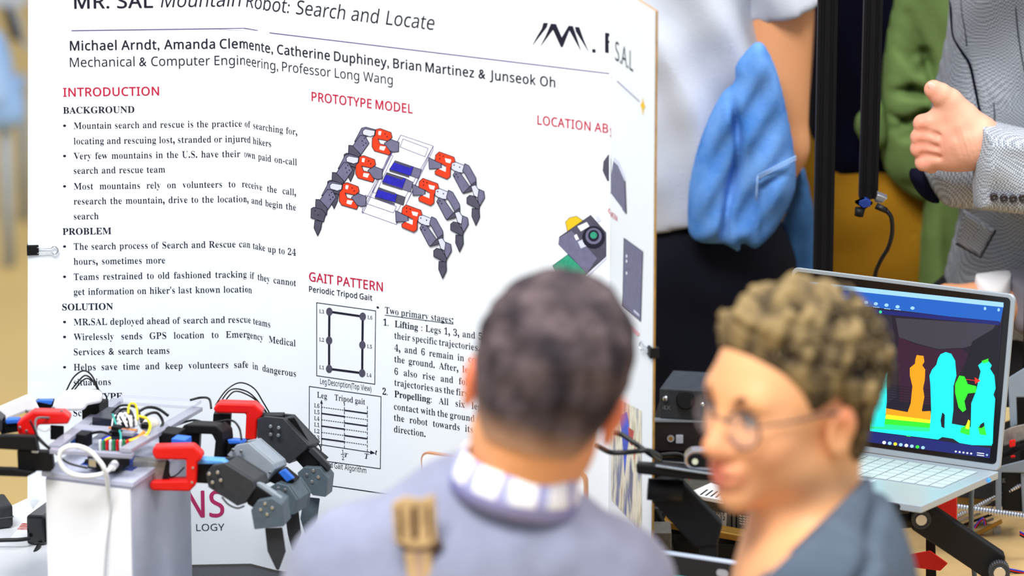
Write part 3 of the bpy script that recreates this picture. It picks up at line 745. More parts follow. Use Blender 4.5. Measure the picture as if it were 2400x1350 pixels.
SANS = [
    ('a', 112, [[43,-2,30,0,19,6,12,16,9,30,12,44,22,55,38,61,61,64,79,65,79,71,77,82,73,90,66,94,57,95,41,92,26,87,21,100,38,106,58,109,75,107,87,100,94,89,96,73,96,0,83,0,80,15,79,15,64,2,55,-1],[47,12,59,14,70,20,76,29,79,43,79,52,63,52,46,50,35,45,29,39,27,30,29,22,33,16,39,13]]),
    ('b', 123, [[68,-2,56,-1,47,3,35,14,33,14,30,0,17,0,17,152,35,152,35,115,34,102,34,93,35,93,47,104,56,108,68,109,86,106,100,95,109,78,112,54,109,29,100,12,86,1],[65,13,78,15,87,23,92,36,94,54,91,76,81,90,65,94,50,92,41,85,36,72,35,54,35,53,36,36,41,23,50,15]]),
    ('c', 96, [[60,-2,47,-1,35,4,25,11,17,22,13,36,11,53,13,71,18,85,25,96,35,103,48,108,61,109,77,108,89,103,84,89,73,92,61,94,43,89,33,76,29,53,31,36,37,24,46,16,60,13,75,15,88,19,88,4,76,-1]]),
    ('d', 123, [[55,-2,37,1,23,12,14,29,11,53,14,78,23,95,37,106,55,109,66,108,76,105,88,93,90,93,89,101,88,109,88,152,106,152,106,0,92,0,89,14,88,14,76,3,66,-1],[58,13,72,15,82,22,87,34,89,50,89,53,87,71,82,84,73,92,58,95,45,92,36,83,31,70,29,53,31,36,36,23,45,15]]),
    ('e', 113, [[63,-2,48,0,36,4,25,12,18,23,13,36,11,53,12,69,17,83,24,94,33,102,45,108,58,109,71,108,82,103,91,96,97,86,101,74,103,61,103,50,29,50,32,34,38,23,49,15,63,13,81,15,98,20,98,5,82,0],[30,64,84,64,83,77,78,86,70,93,58,95,47,93,38,87,32,77]]),
    ('f', 69, [[22,0,22,94,3,94,3,102,22,108,22,114,24,132,31,144,42,151,57,153,68,152,77,149,73,136,65,138,57,139,49,137,44,133,40,125,39,114,39,107,66,107,66,94,39,94,39,0]]),
    ('g', 123, [[58,-48,37,-46,19,-41,19,-25,37,-31,59,-33,71,-31,81,-25,87,-16,89,-3,89,1,89,8,89,14,88,14,80,5,69,0,55,-2,37,2,23,13,14,30,11,53,14,76,23,94,37,105,55,109,74,105,82,100,89,93,90,93,92,107,106,107,106,-2,103,-22,94,-36,79,-45],[58,12,72,15,81,21,87,32,89,49,89,53,87,72,81,85,71,92,57,94,46,92,37,84,31,71,29,53,31,36,37,23,45,15]]),
    ('h', 124, [[17,0,17,152,35,152,35,107,34,92,35,92,41,100,49,105,68,109,85,107,98,100,105,88,107,70,107,0,90,0,90,69,87,83,79,92,66,94,51,92,41,84,36,72,35,55,35,0]]),
    ('i', 52, [[26,125,19,128,16,136,19,145,26,147,33,145,36,136,33,128],[17,0,17,107,35,107,35,0]]),
    ('j', 52, [[26,125,19,128,16,136,19,145,26,147,33,145,36,136,33,128],[4,-48,-4,-47,-11,-46,-11,-31,-5,-33,2,-33,13,-30,16,-25,17,-17,17,107,35,107,35,-16,33,-29,27,-40,18,-46]]),
    ('k', 107, [[17,0,17,152,34,152,34,73,34,65,34,55,38,60,43,66,47,71,81,107,102,107,59,61,105,0,84,0,47,50,34,39,34,0]]),
    ('l', 52, [[17,0,17,152,35,152,35,0]]),
    ('m', 187, [[17,0,17,107,31,107,34,93,35,93,41,100,48,105,66,109,81,107,92,101,99,91,100,91,107,99,115,105,135,109,151,107,162,100,169,88,171,70,171,0,153,0,153,69,151,83,144,92,132,94,118,92,109,85,104,74,103,59,103,0,85,0,85,69,83,83,75,92,63,94,50,92,41,84,36,72,35,56,35,0]]),
    ('n', 124, [[17,0,17,107,31,107,34,93,35,93,41,100,49,105,69,109,85,107,98,100,105,88,107,70,107,0,90,0,90,69,87,83,79,92,66,94,51,92,41,84,36,72,35,56,35,0]]),
    ('o', 121, [[60,-2,47,0,35,5,25,13,17,24,13,37,11,54,14,77,24,95,40,106,61,109,75,108,87,103,96,95,104,84,109,70,110,54,107,30,97,13,81,2],[61,13,75,15,84,24,90,37,92,54,90,71,84,84,75,92,60,94,46,92,37,84,31,71,29,54,31,37,37,24,46,15]]),
    ('p', 123, [[17,-48,17,107,31,107,34,93,35,93,47,104,56,108,68,109,86,106,100,95,109,78,112,54,109,30,100,12,86,2,68,-2,56,-1,47,3,35,14,33,14,34,5,35,-4,35,-48],[65,13,74,14,81,18,91,33,94,54,92,71,87,83,78,92,65,94,51,92,42,85,37,74,35,57,35,54,36,36,41,23,50,15]]),
    ('q', 123, [[88,-48,88,-2,89,6,89,14,88,14,75,3,66,-1,55,-2,37,1,23,12,14,29,11,53,14,78,23,95,37,106,55,109,67,108,76,104,89,93,92,107,106,107,106,-48],[58,13,72,15,82,22,87,33,89,50,89,53,87,71,82,84,72,92,58,95,45,92,36,83,31,70,29,53,31,36,36,23,45,15]]),
    ('r', 83, [[17,0,17,107,31,107,33,88,34,88,48,103,57,108,67,109,74,109,80,108,77,92,72,93,66,93,50,89,39,76,35,57,35,0]]),
    ('s', 96, [[44,-2,25,0,10,5,10,21,26,15,44,12,56,13,64,17,68,22,70,28,68,35,60,42,43,49,26,57,14,66,10,81,13,93,21,102,34,107,50,109,69,107,85,102,79,88,64,93,49,95,33,91,28,87,27,82,30,74,38,68,55,61,72,54,83,44,87,30,84,16,75,6,62,0]]),
    ('t', 72, [[50,-2,34,1,28,5,23,11,20,20,18,31,18,94,3,94,3,102,19,109,26,132,36,132,36,107,67,107,67,94,36,94,36,32,37,23,41,17,46,14,53,12,61,13,68,15,68,1,60,-1]]),
    ('u', 124, [[55,-2,38,0,26,7,18,19,16,37,16,107,34,107,34,38,36,24,44,15,57,13,72,15,82,23,87,35,89,51,89,107,107,107,107,0,92,0,90,14,89,14,83,7,74,2]]),
    ('v', 102, [[41,0,0,107,19,107,42,44,45,34,48,24,50,16,51,16,53,24,57,34,60,44,83,107,102,107,61,0]]),
    ('w', 157, [[32,0,2,107,20,107,35,50,39,33,42,18,43,18,45,27,47,37,50,47,69,107,88,107,107,47,111,32,114,18,115,18,117,32,122,50,137,107,155,107,125,0,105,0,86,61,82,77,79,89,78,89,75,77,71,60,52,0]]),
    ('x', 106, [[4,0,42,55,5,107,25,107,53,67,80,107,100,107,63,55,102,0,82,0,53,43,23,0]]),
    ('y', 102, [[17,-48,8,-48,2,-46,2,-32,7,-33,14,-34,22,-32,29,-28,38,-15,43,0,0,107,19,107,42,46,48,31,51,17,52,17,56,30,61,46,83,107,102,107,56,-15,49,-28,41,-39,31,-46]]),
    ('z', 94, [[8,0,8,12,65,94,11,94,11,107,85,107,85,94,28,14,86,14,86,0]]),
    ('A', 128, [[0,0,56,143,72,143,128,0,109,0,92,44,35,44,18,0],[41,60,86,60,70,103,68,109,66,118,64,125,60,113,57,103]]),
    ('B', 130, [[19,0,19,143,60,143,84,141,101,135,111,124,114,107,113,96,107,87,99,80,87,76,87,75,104,70,115,59,118,51,119,41,116,23,106,11,90,3,70,0],[37,82,64,82,79,83,89,88,94,95,96,105,94,116,88,122,77,126,61,127,37,127],[37,15,66,15,82,17,93,23,98,31,100,42,98,52,92,60,82,65,65,67,37,67]]),
    ('C', 126, [[78,-2,58,0,41,7,29,18,20,33,14,51,12,72,14,92,20,110,30,124,43,136,60,142,81,145,102,143,120,136,113,121,98,127,81,129,66,127,54,122,44,114,35,95,31,71,34,48,44,29,53,21,65,16,80,14,98,15,115,19,115,4,98,-1]]),
    ('D', 146, [[19,0,19,143,63,143,84,141,101,135,115,125,125,111,132,94,134,73,132,51,125,32,114,18,99,8,81,2,59,0],[37,15,57,15,82,19,100,30,111,47,115,72,113,90,109,104,101,114,84,124,61,127,37,127]]),
    ('E', 111, [[19,0,19,143,99,143,99,127,37,127,37,82,96,82,96,67,37,67,37,16,99,16,99,0]]),
    ('F', 104, [[19,0,19,143,99,143,99,127,37,127,37,76,95,76,95,61,37,61,37,0]]),
    ('G', 146, [[81,-2,60,0,43,7,30,18,20,32,14,50,12,71,14,92,21,110,32,125,46,136,65,143,86,145,109,143,129,136,122,121,105,127,85,129,69,127,56,122,45,114,35,95,31,71,32,55,37,41,44,30,54,21,67,15,85,14,101,15,113,17,113,59,81,59,81,75,131,75,131,5,107,0]]),
    ('H', 148, [[19,0,19,143,37,143,37,82,111,82,111,143,129,143,129,0,111,0,111,67,37,67,37,0]]),
    ('I', 68, [[8,0,8,10,25,14,25,128,8,132,8,143,60,143,60,132,43,128,43,14,60,10,60,0]]),
    ('J', 55, [[-1,-38,-9,-37,-16,-35,-16,-20,-9,-22,-1,-22,8,-20,16,-13,18,1,18,143,36,143,36,2,34,-16,26,-28,14,-36]]),
    ('K', 124, [[19,0,19,143,37,143,37,72,50,86,62,100,101,143,122,143,65,81,124,0,103,0,52,68,37,55,37,0]]),
    ('L', 105, [[19,0,19,143,37,143,37,16,100,16,100,0]]),
    ('M', 181, [[19,0,19,143,46,143,90,26,91,26,136,143,162,143,162,0,144,0,144,88,145,108,146,125,145,125,97,0,82,0,35,125,36,109,36,87,36,0]]),
    ('N', 152, [[19,0,19,143,40,143,116,25,117,25,117,34,116,48,116,62,116,143,133,143,133,0,112,0,35,119,34,119,35,101,36,80,36,0]]),
    ('O', 156, [[78,-2,58,0,41,7,28,18,19,33,14,51,12,72,14,92,19,110,28,125,41,136,58,143,78,145,98,143,114,136,127,125,136,110,142,92,144,72,142,51,136,33,127,18,114,7,98,0],[78,14,93,15,105,20,114,29,122,47,125,72,122,96,114,114,105,122,93,128,78,129,64,128,52,122,43,114,34,96,31,72,34,47,43,29,52,20,63,15]]),
    ('P', 121, [[19,0,19,143,57,143,81,140,98,132,108,119,111,101,109,89,105,79,98,69,88,62,73,57,54,56,37,56,37,0],[37,71,52,71,70,73,82,78,90,87,92,100,90,112,83,121,72,126,56,127,37,127]]),
    ('Q', 156, [[111,-34,83,-2,80,-2,78,-2,58,0,41,7,28,18,19,33,14,51,12,72,14,92,19,110,28,125,41,136,58,143,78,145,98,143,114,136,127,125,136,110,142,92,144,72,141,47,133,27,120,11,102,2,137,-34],[78,14,93,15,105,20,114,29,122,47,125,72,122,96,114,114,105,122,93,128,78,129,64,128,52,122,43,114,34,96,31,72,34,47,43,29,52,20,63,15]]),
    ('R', 124, [[19,0,19,143,59,143,82,140,98,133,108,120,111,102,110,92,107,83,96,71,82,64,121,0,100,0,66,59,37,59,37,0],[37,74,59,74,74,76,84,81,90,90,92,101,90,113,84,121,73,126,58,127,37,127]]),
    ('S', 110, [[49,-2,27,0,10,5,10,22,28,16,50,14,64,15,74,20,80,27,82,37,79,48,69,57,49,66,33,73,21,82,14,94,12,108,13,119,18,128,25,135,34,140,45,144,58,145,79,143,97,137,91,121,75,127,57,129,45,128,37,123,32,117,30,108,33,96,43,88,61,79,83,70,96,57,99,48,100,38,97,21,87,9,70,1]]),
    ('T', 111, [[47,0,47,127,2,127,2,143,109,143,109,127,65,127,65,0]]),
    ('U', 146, [[72,-2,49,2,32,12,21,29,18,51,18,143,36,143,36,50,38,35,45,23,57,16,73,14,90,16,101,24,108,36,110,50,110,143,128,143,128,50,126,36,122,24,114,13,104,5,90,0]]),
    ('V', 120, [[51,0,0,143,19,143,51,51,56,35,60,20,64,35,69,52,101,143,120,143,69,0]]),
    ('W', 186, [[40,0,2,143,21,143,43,56,47,38,50,22,53,39,58,57,83,143,102,143,128,56,133,38,136,22,138,38,143,56,165,143,183,143,145,0,127,0,99,94,96,105,94,116,92,122,90,111,85,93,58,0]]),
    ('X', 117, [[1,0,48,74,4,143,24,143,59,87,94,143,113,143,69,75,116,0,96,0,58,62,20,0]]),
    ('Y', 113, [[48,0,48,55,0,143,20,143,57,73,94,143,113,143,66,55,66,0]]),
    ('Z', 114, [[8,0,8,14,83,127,10,127,10,143,105,143,105,129,29,16,107,16,107,0]]),
    ('0', 114, [[57,-2,42,0,30,7,21,18,13,41,10,72,11,93,14,111,21,126,30,136,42,143,57,145,72,143,84,136,93,126,102,103,105,72,103,50,100,32,94,18,85,7,72,0],[57,13,71,17,80,28,85,46,87,72,85,97,80,115,71,126,57,130,43,126,34,115,29,97,27,72,29,46,34,28,43,17]]),
    ('1', 114, [[54,0,54,100,54,114,55,124,49,119,42,113,27,101,18,113,56,143,71,143,71,0]]),
    ('2', 114, [[10,0,10,15,47,52,65,72,76,88,80,106,78,116,73,124,65,128,55,130,37,126,21,116,11,128,30,140,42,144,55,145,73,142,87,135,95,123,98,107,97,96,94,86,81,67,62,46,32,17,32,16,104,16,104,0]]),
    ('3', 114, [[48,-2,27,0,9,6,9,22,28,15,48,13,65,15,76,20,82,29,85,41,82,53,74,60,61,65,45,66,31,66,31,81,45,81,60,83,71,89,78,97,81,108,79,117,74,124,65,129,55,130,35,127,19,118,10,130,29,140,41,144,54,145,74,142,88,135,96,123,99,109,97,96,91,87,81,79,69,75,69,74,84,71,95,64,101,53,103,41,102,29,97,19,90,10,79,3,65,-1]]),
    ('4', 114, [[73,0,73,32,4,32,4,47,71,144,90,144,90,48,110,48,110,32,90,32,90,0],[21,48,73,48,73,93,73,111,74,125,73,125,69,117,64,109]]),
    ('5', 114, [[50,-2,29,0,13,6,13,22,30,16,50,13,64,15,75,21,83,30,85,44,83,56,76,65,65,71,49,73,36,72,25,70,16,75,21,143,93,143,93,127,36,127,33,85,42,87,55,88,75,85,90,77,100,63,103,46,99,26,89,11,72,1]]),
    ('6', 114, [[60,-2,47,0,35,5,25,13,18,26,13,41,11,61,14,91,17,106,23,118,32,129,43,138,58,143,76,145,86,144,94,143,94,128,86,130,77,130,64,129,54,126,46,120,39,113,32,95,29,73,30,73,43,85,52,88,64,89,80,87,94,78,102,64,105,46,102,26,93,11,78,1],[59,13,71,15,80,21,86,31,88,46,86,58,81,68,72,74,60,76,44,72,33,62,29,49,32,32,42,18,50,14]]),
    ('7', 114, [[27,0,86,127,9,127,9,143,105,143,105,129,47,0]]),
    ('8', 114, [[58,-2,37,1,22,8,13,20,10,36,14,53,25,66,39,75,22,89,16,99,14,111,16,121,20,129,27,136,35,141,57,145,74,143,88,136,97,125,100,111,96,96,86,84,73,76,89,66,100,54,103,46,104,37,101,21,92,9,77,1],[58,82,75,93,81,100,82,110,81,119,75,125,67,129,57,131,47,129,39,125,33,119,32,110,35,98,45,89],[57,12,70,14,79,19,85,27,87,37,85,46,79,54,57,66,54,67,42,61,34,55,29,46,27,36,29,27,34,19,44,14]]),
    ('9', 114, [[38,-2,29,-2,20,0,20,15,38,12,51,14,61,17,69,22,76,30,83,48,86,70,85,70,72,58,63,55,51,53,34,56,21,65,13,78,10,97,11,111,16,122,23,132,32,139,43,143,56,145,69,143,80,138,90,129,98,117,102,101,104,82,101,52,97,37,91,25,83,14,71,5,57,0],[55,67,71,71,82,81,86,93,83,110,73,124,65,129,56,130,44,128,35,122,29,111,27,97,29,84,34,75,43,69]]),
    ('.', 44, [[22,22,13,19,10,10,13,2,22,-2,30,2,34,10,30,19]]),
    (',', 44, [[12,-24,25,-17,33,-6,35,5,33,15,29,22,21,25,13,21,9,13,12,5,19,2,19,-10,12,-20]]),
    ('&', 125, [[99,68,84,46,65,68,80,80,88,92,90,104,86,119,74,130,57,134,39,130,27,119,22,102,27,85,38,71,21,59,10,46,6,31,10,14,23,3,40,-2,53,0,67,6,83,19,99,0,124,0,96,32,110,50,119,68],[71,32,57,21,42,16,31,20,25,31,28,40,36,49,49,58],[42,104,46,113,56,117,64,115,70,110,72,103,69,93,54,81,46,92]]),
    ('(', 65, [[33,46,37,81,46,111,62,139,52,139,31,112,18,80,13,46,18,13,31,-19,52,-46,62,-46,46,-19,37,12]]),
    (')', 65, [[31,46,28,12,18,-19,2,-46,13,-46,34,-19,47,13,52,46,47,80,34,112,13,139,2,139,18,111,28,81]]),
    ('-', 65, [[57,53,8,53,8,35,57,35]]),
    (':', 44, [[22,92,13,88,10,80,13,71,22,68,30,71,34,80,30,88],[22,22,13,19,10,10,13,2,22,-2,30,2,34,10,30,19]]),
]


def poly_area(p):
    return 0.5 * float(np.sum(p[:, 0] * np.roll(p[:, 1], -1) - np.roll(p[:, 0], -1) * p[:, 1]))


def slim(p, dx, dy, sgn):
    """move an outline inwards, more across than up: turns the bold alphabet into a regular one"""
    a = np.roll(p, 1, 0); b = np.roll(p, -1, 0)

    def nrm(v):
        q = np.stack([-v[:, 1], v[:, 0]], 1)
        return q / np.maximum(np.linalg.norm(q, axis=1), 1e-9)[:, None]
    n1 = nrm(p - a); q = n1 + nrm(b - p)
    q = q / np.maximum(np.linalg.norm(q, axis=1), 1e-6)[:, None]
    mit = 1 / np.maximum(np.abs(np.sum(q * n1, 1)), 0.75)
    return p + sgn * q * np.array([dx, dy]) * mit[:, None]


def alphabet(st):
    """a typeface cut from the two outline tables: slimmed, emboldened or slanted"""
    from mathutils.geometry import tessellate_polygon
    for ch, adv, cs in (SERIF if st.startswith('serif') else SANS):
        cur = [np.array(c, float).reshape(-1, 2) / 200.0 for c in cs]
        adv = adv / 200.0
        if cur:
            def sign(r):
                hole = any(q is not r and np.all(r.min(0) >= q.min(0) - 1e-6) and np.all(r.max(0) <= q.max(0) + 1e-6) for q in cur)
                return (1 if poly_area(r) > 0 else -1) * (-1 if hole else 1)
            sg = [sign(r) for r in cur]
            if st in ('serif', 'serifi'):
                if ch.isalnum(): cur = [slim(r, 0.0155, 0.0, k) for r, k in zip(cur, sg)]
                elif ch in '.,:': cur = [r.mean(0) * np.array([1, 1.1]) + (r - r.mean(0)) * 1.5 for r in cur]
            if st in ('sansi', 'serifi'): cur = [np.stack([r[:, 0] + 0.2 * r[:, 1], r[:, 1]], 1) for r in cur]
        if st == 'sansb': adv += 0.035
        vs, fs_, m_, groups_ = [], [], 0, []
        for r in sorted(cur, key=lambda r: -abs(poly_area(r))):
            for g_ in groups_:
                if np.all(r.min(0) >= g_[0].min(0) - 1e-6) and np.all(r.max(0) <= g_[0].max(0) + 1e-6):
                    g_.append(r); break
            else: groups_.append([r])
        for g_ in groups_:
            tri = tessellate_polygon([[Vector((a, b, 0)) for a, b in r] for r in g_])
            vs += list(g_); fs_ += [tuple(q + m_ for q in t) for t in tri]; m_ += sum(len(r) for r in g_)
        one = np.concatenate(vs) if vs else np.zeros((0, 2))
        one = np.concatenate([one, np.zeros((len(one), 1))], 1)
        if st == 'sansb':       # bold: the letter struck several times, slightly shifted
            sh_ = ((-0.018, 0), (0.018, 0), (0, 0.012), (0, -0.012))
            fs_ = [tuple(q + i * len(one) for q in t) for i in range(4) for t in fs_]
            one = np.concatenate([one + np.array((*d_, i * 0.00002)) for i, d_ in enumerate(sh_)])
        GL[st + ch] = (adv, one, fs_)


GL = {}
for st_ in ('serif', 'serifb', 'sans', 'sansb', 'sansi', 'serifi'): alphabet(st_)
_words = {}


def req(w, st):
    k = (w, st)
    if k not in _words:
        x = 0.0; vs = []; fs = []; n_ = 0
        for ch in w:
            adv, v, f = GL.get(st + ch) or GL['sans' + ch]
            vs.append(v + np.array([x, 0, 0])); fs += [tuple(q + n_ for q in t) for t in f]
            n_ += len(v); x += adv
        _words[k] = (np.concatenate(vs), fs)
    return k


CAPH = {'serif': 0.665, 'serifb': 0.665, 'sans': 0.714, 'sansb': 0.714, 'sansi': 0.714, 'serifi': 0.665}
LINES = []       # (part, material, [(word, style)...], start px, end px, cap height px, mode)


def line(part, m, txt, st, p0, p1, cap_px, xs=None, off=0.0008):
    """xs None: letters stretched to fill the line; otherwise letters keep this width factor and the gaps fill it"""
    ws = txt if isinstance(txt, list) else [(w, st) for w in txt.split(' ')]
    for w in ws: req(*w)
    LINES.append((part, m, ws, p0, p1, cap_px, xs, off))


def lay_lines(mapper, inv, parent, lines):
    """mapper(u, v, off) -> point; inv(px, py) -> (u, v)"""
    parts = {}
    for row, (part, m, ws, p0, p1, cap_px, xs, off) in enumerate(lines):
        a = inv(*p0); b = inv(*p1)
        up = inv(p0[0], p0[1] - cap_px)
        ch = up[1] - a[1]
        W = b[0] - a[0]
        items = []; nat = 0
        for k in ws:
            v, f = _words[k]
            s = ch / CAPH[k[1]]
            x0, x1 = (v[:, 0].min(), v[:, 0].max()) if len(v) else (0, 0)
            items.append((v, f, s, x0, (x1 - x0) * s)); nat += (x1 - x0) * s
        n_ = len(items)
        sp = 0.34 * ch / 0.665
        if n_ == 1:
            kx, gap = W / nat, 0
        elif xs is None:
            kx = W / (nat + sp * (n_ - 1)); gap = sp * kx
        else:
            kx = xs; gap = (W - nat * kx) / (n_ - 1)
            if gap < 0.55 * sp:
                gap = 0.7 * sp; kx = (W - gap * (n_ - 1)) / nat
        u = a[0]
        key = (part, row)        # every printed line is a part of its own
        if key not in parts: parts[key] = (MB(), [])
        mb, mats_ = parts[key]
        if m not in mats_: mats_.append(m)
        for v, f, s, x0, w in items:
            vs = [mapper(u + (q[0] - x0) * s * kx, a[1] + q[1] * s, off + q[2]) for q in v]
            mb.add(vs, f, mats_.index(m))
            u += w * kx + gap
    for k, (mb, mats_) in parts.items():
        mb.build(k[0], mats_, parent)


SB, SE = 'serifb', 'serif'
I, R_ = M['ink'], M['inkred']
line('title_lettering', I, 'MR. SAL', 'sansb', (174, 20), (359, 18), 33)
line('title_lettering', I, 'Mountain Robot: Search and Locate', 'sansi', (377, 17), (1019, 71), 33)
line('author_lettering', I, 'Michael Arndt, Amanda Clemente, Catherine Duphiney, Brian Martinez & Junseok Oh', 'sansb', (164, 118), (1302, 205), 22)
line('author_lettering', I, 'Mechanical & Computer Engineering, Professor Long Wang', 'sans', (164, 157), (921, 199), 22)
line('heading_lettering', R_, 'INTRODUCTION', 'sansb', (148, 226), (373, 224), 20)
line('heading_lettering', R_, 'PROTOTYPE MODEL', 'sansb', (731, 236), (968, 267), 21)
line('heading_lettering', R_, 'LOCATION AB', 'sansb', (1260, 291), (1426, 310), 21)
line('heading_lettering', R_, 'GAIT PATTERN', 'sansb', (725, 658), (898, 679), 21)
line('subheading_lettering', I, 'Periodic Tripod Gait', 'sansb', (725, 683), (873, 702), 13)
line('subheading_lettering', I, 'BACKGROUND', SB, (148, 266), (315, 265), 15)
line('subheading_lettering', I, 'PROBLEM', SB, (147, 550), (261, 549), 15)
line('subheading_lettering', I, 'SOLUTION', SB, (146, 727), (265, 726), 15)
line('subheading_lettering', I, 'PROTOTYPE', SB, (146, 938), (287, 936), 15)
body = [('Mountain search and rescue is the practice of searching for,', 302, 697), ('locating and rescuing lost, stranded or injured hikers', 338, 636),
        ('Very few mountains in the U.S. have their own paid on-call', 373, 696), ('search and rescue team', 407, 387),
        ('Most mountains rely on volunteers to receive the call,', 444, 694), ('research the mountain, drive to the location, and begin the', 479, 694),
        ('search', 514, 231), ('The search process of Search and Rescue can take up to 24', 585, 694), ('hours, sometimes more', 620, 387),
        ('Teams restrained to old fashioned tracking if they cannot', 656, 694), ("get information on hiker's last known location", 691, 591),
        ('MR.SAL deployed ahead of search and rescue teams', 762, 634), ('Wirelessly sends GPS location to Emergency Medical', 797, 693),
        ('Services & search teams', 832, 397), ('Helps save time and keep volunteers safe in dangerous', 868, 694), ('situations', 903, 260)]
for t, y, xe in body:
    line('body_lettering', I, t, SE, (173, y), (xe, y - 3), 15, 0.90)
for y in (302, 373, 444, 585, 656, 762, 797, 868):
    line('body_lettering', I, '•', SE, (148, y), (155, y), 15)
line('body_lettering', I, 'Sc', SE, (172, 975), (191, 975), 15)
line('gait_lettering', I, '•', SE, (883, 727), (889, 728), 14)
line('gait_lettering', I, 'Two primary stages:', SE, (903, 734), (1063, 755), 15)
line('gait_lettering', I, '1.', SB, (899, 762), (911, 764), 15)
line('gait_lettering', I, [('Lifting', SB), (':', SB), ('Legs', SE), ('1,', SE), ('3,', SE), ('and', SE), ('5', SE)], SE, (926, 766), (1130, 792), 15, 0.90)
for t, x0, y0, x1, y1 in [('their specific trajectories.', 925, 793, 1124, 819), ('4, and 6 remain in contact', 925, 822, 1156, 850), ('the ground. After, legs', 925, 848, 1114, 873),
                          ('6 also rise and follow', 925, 877, 1124, 903), ('trajectories as the first', 925, 903, 1103, 926)]:
    line('gait_lettering', I, t, SE, (x0, y0), (x1, y1), 15, 0.90)
line('gait_lettering', I, '2.', SB, (897, 924), (909, 926), 15)
line('gait_lettering', I, [('Propelling:', SB), ('All', SE), ('six', SE), ('legs', SE)], SE, (925, 930), (1136, 958), 15, 0.90)
for t, x0, y0, x1, y1 in [('contact with the ground to', 924, 959, 1132, 986), ('the robot towards its i', 924, 985, 1126, 1011), ('direction.', 924, 1012, 998, 1021)]:
    line('gait_lettering', I, t, SE, (x0, y0), (x1, y1), 15, 0.90)
line('diagram_lettering', I, 'Leg Description(Top View)', 'sans', (751, 899), (871, 918), 13)
line('diagram_lettering', I, 'Tripod Gait Algorithm', 'sans', (748, 1091), (859, 1109), 13)
line('diagram_lettering', I, 'Leg', SE, (744, 931), (767, 935), 13)
line('diagram_lettering', I, 'Tripod gait', SE, (785, 937), (856, 946), 13)
for t, x, y in [('L3', 749, 733), ('L6', 862, 747), ('L2', 749, 799), ('L5', 861, 815), ('L1', 749, 864), ('L4', 860, 882)]:
    line('diagram_lettering', I, t, SE, (x, y), (x + 11, y + 1), 8)
for i, t in enumerate(['L6', 'L5', 'L4', 'L1', 'L2', 'L3']):
    y = 954 + i * 14.9
    line('diagram_lettering', I, t, SE, (737, y), (749, y + 1), 9)
line('diagram_lettering', I, 't', 'serifi', (880, 1065), (885, 1066), 12)
line('diagram_lettering', I, 'T', 'serifi', (855, 1074), (866, 1076), 12)
line('diagram_lettering', I, 'T', 'serifi', (807, 1070), (817, 1071), 9)
line('diagram_lettering', I, '1', SE, (802, 1062), (806, 1062), 8)
line('diagram_lettering', I, '2', SE, (802, 1077), (807, 1078), 8)
line('school_lettering', M['inkmag'], 'NS', 'sansb', (436, 1212), (526, 1211), 61)
line('school_lettering', I, 'LOGY', 'sans', (460, 1244), (526, 1243), 16)
line('logo_lettering', I, 'S.A.L', 'sans', (1443, 140), (1485, 176), 45)
line('caption_lettering', R_, 'S', 'sans', (1429.2, 318), (1433, 327), 20)
line('caption_lettering', R_, 'CAMERA', 'sans', (1426, 500), (1449, 517), 13)
lay_lines(PP, uz, poster, LINES)

# ---- printed drawings: flat shapes on the sheet
class Print:
    def __init__(self, name, mapper=PP, inv=uz, parent=poster, base=0.0009, step=0.000012):
        self.n, self.mb, self.ms, self.off, self.mapper, self.inv, self.parent, self.step = name, MB(), [], base, mapper, inv, parent, step

    def mi(self, m):
        if m not in self.ms: self.ms.append(m)
        return self.ms.index(m)

    def poly(self, pts, m, off=None):
        self.off += self.step
        q = [self.inv(*p) for p in pts]
        from mathutils.geometry import tessellate_polygon
        tr = tessellate_polygon([[Vector((a, b, 0)) for a, b in q]])
        self.mb.add([self.mapper(a, b, self.off) for a, b in q], [tuple(t) for t in tr], self.mi(m))
        return self

    def line(self, pts, w, m, closed=False):
        """stroke of w pixels"""
        pts = list(pts) + ([pts[0]] if closed else [])
        self.off += self.step * 0.2
        for a, b in zip(pts, pts[1:]):
            dx, dy = b[0] - a[0], b[1] - a[1]; l = math.hypot(dx, dy) or 1
            nx, ny = -dy / l * w / 2, dx / l * w / 2
            ex, ey = dx / l * w / 4, dy / l * w / 4
            k = max(1, int(l / 60))
            q = []
            for i in range(k + 1):
                t = i / k
                x, y = a[0] - ex + (dx + 2 * ex) * t, a[1] - ey + (dy + 2 * ey) * t
                q.append((x + nx, y + ny)); q.append((x - nx, y - ny))
            self.mb.add([self.mapper(*self.inv(*p), self.off) for p in q], [(2 * i, 2 * i + 2, 2 * i + 3, 2 * i + 1) for i in range(k)], self.mi(m))
        return self

    def outl(self, pts, m, w=1.6, ink=None):
        self.poly(pts, m); self.line(pts, w, ink or I, True)
        return self

    def disc(self, c, rx, ry, m, n=18):
        return self.poly([(c[0] + rx * math.cos(6.2832 * i / n), c[1] + ry * math.sin(6.2832 * i / n)) for i in range(n)], m)

    def build(self):
        return self.mb.build(self.n, self.ms, self.parent)


def tr(pts, s=3.0, ox=700, oy=270):
    return [(ox + x / s, oy + y / s) for x, y in pts]


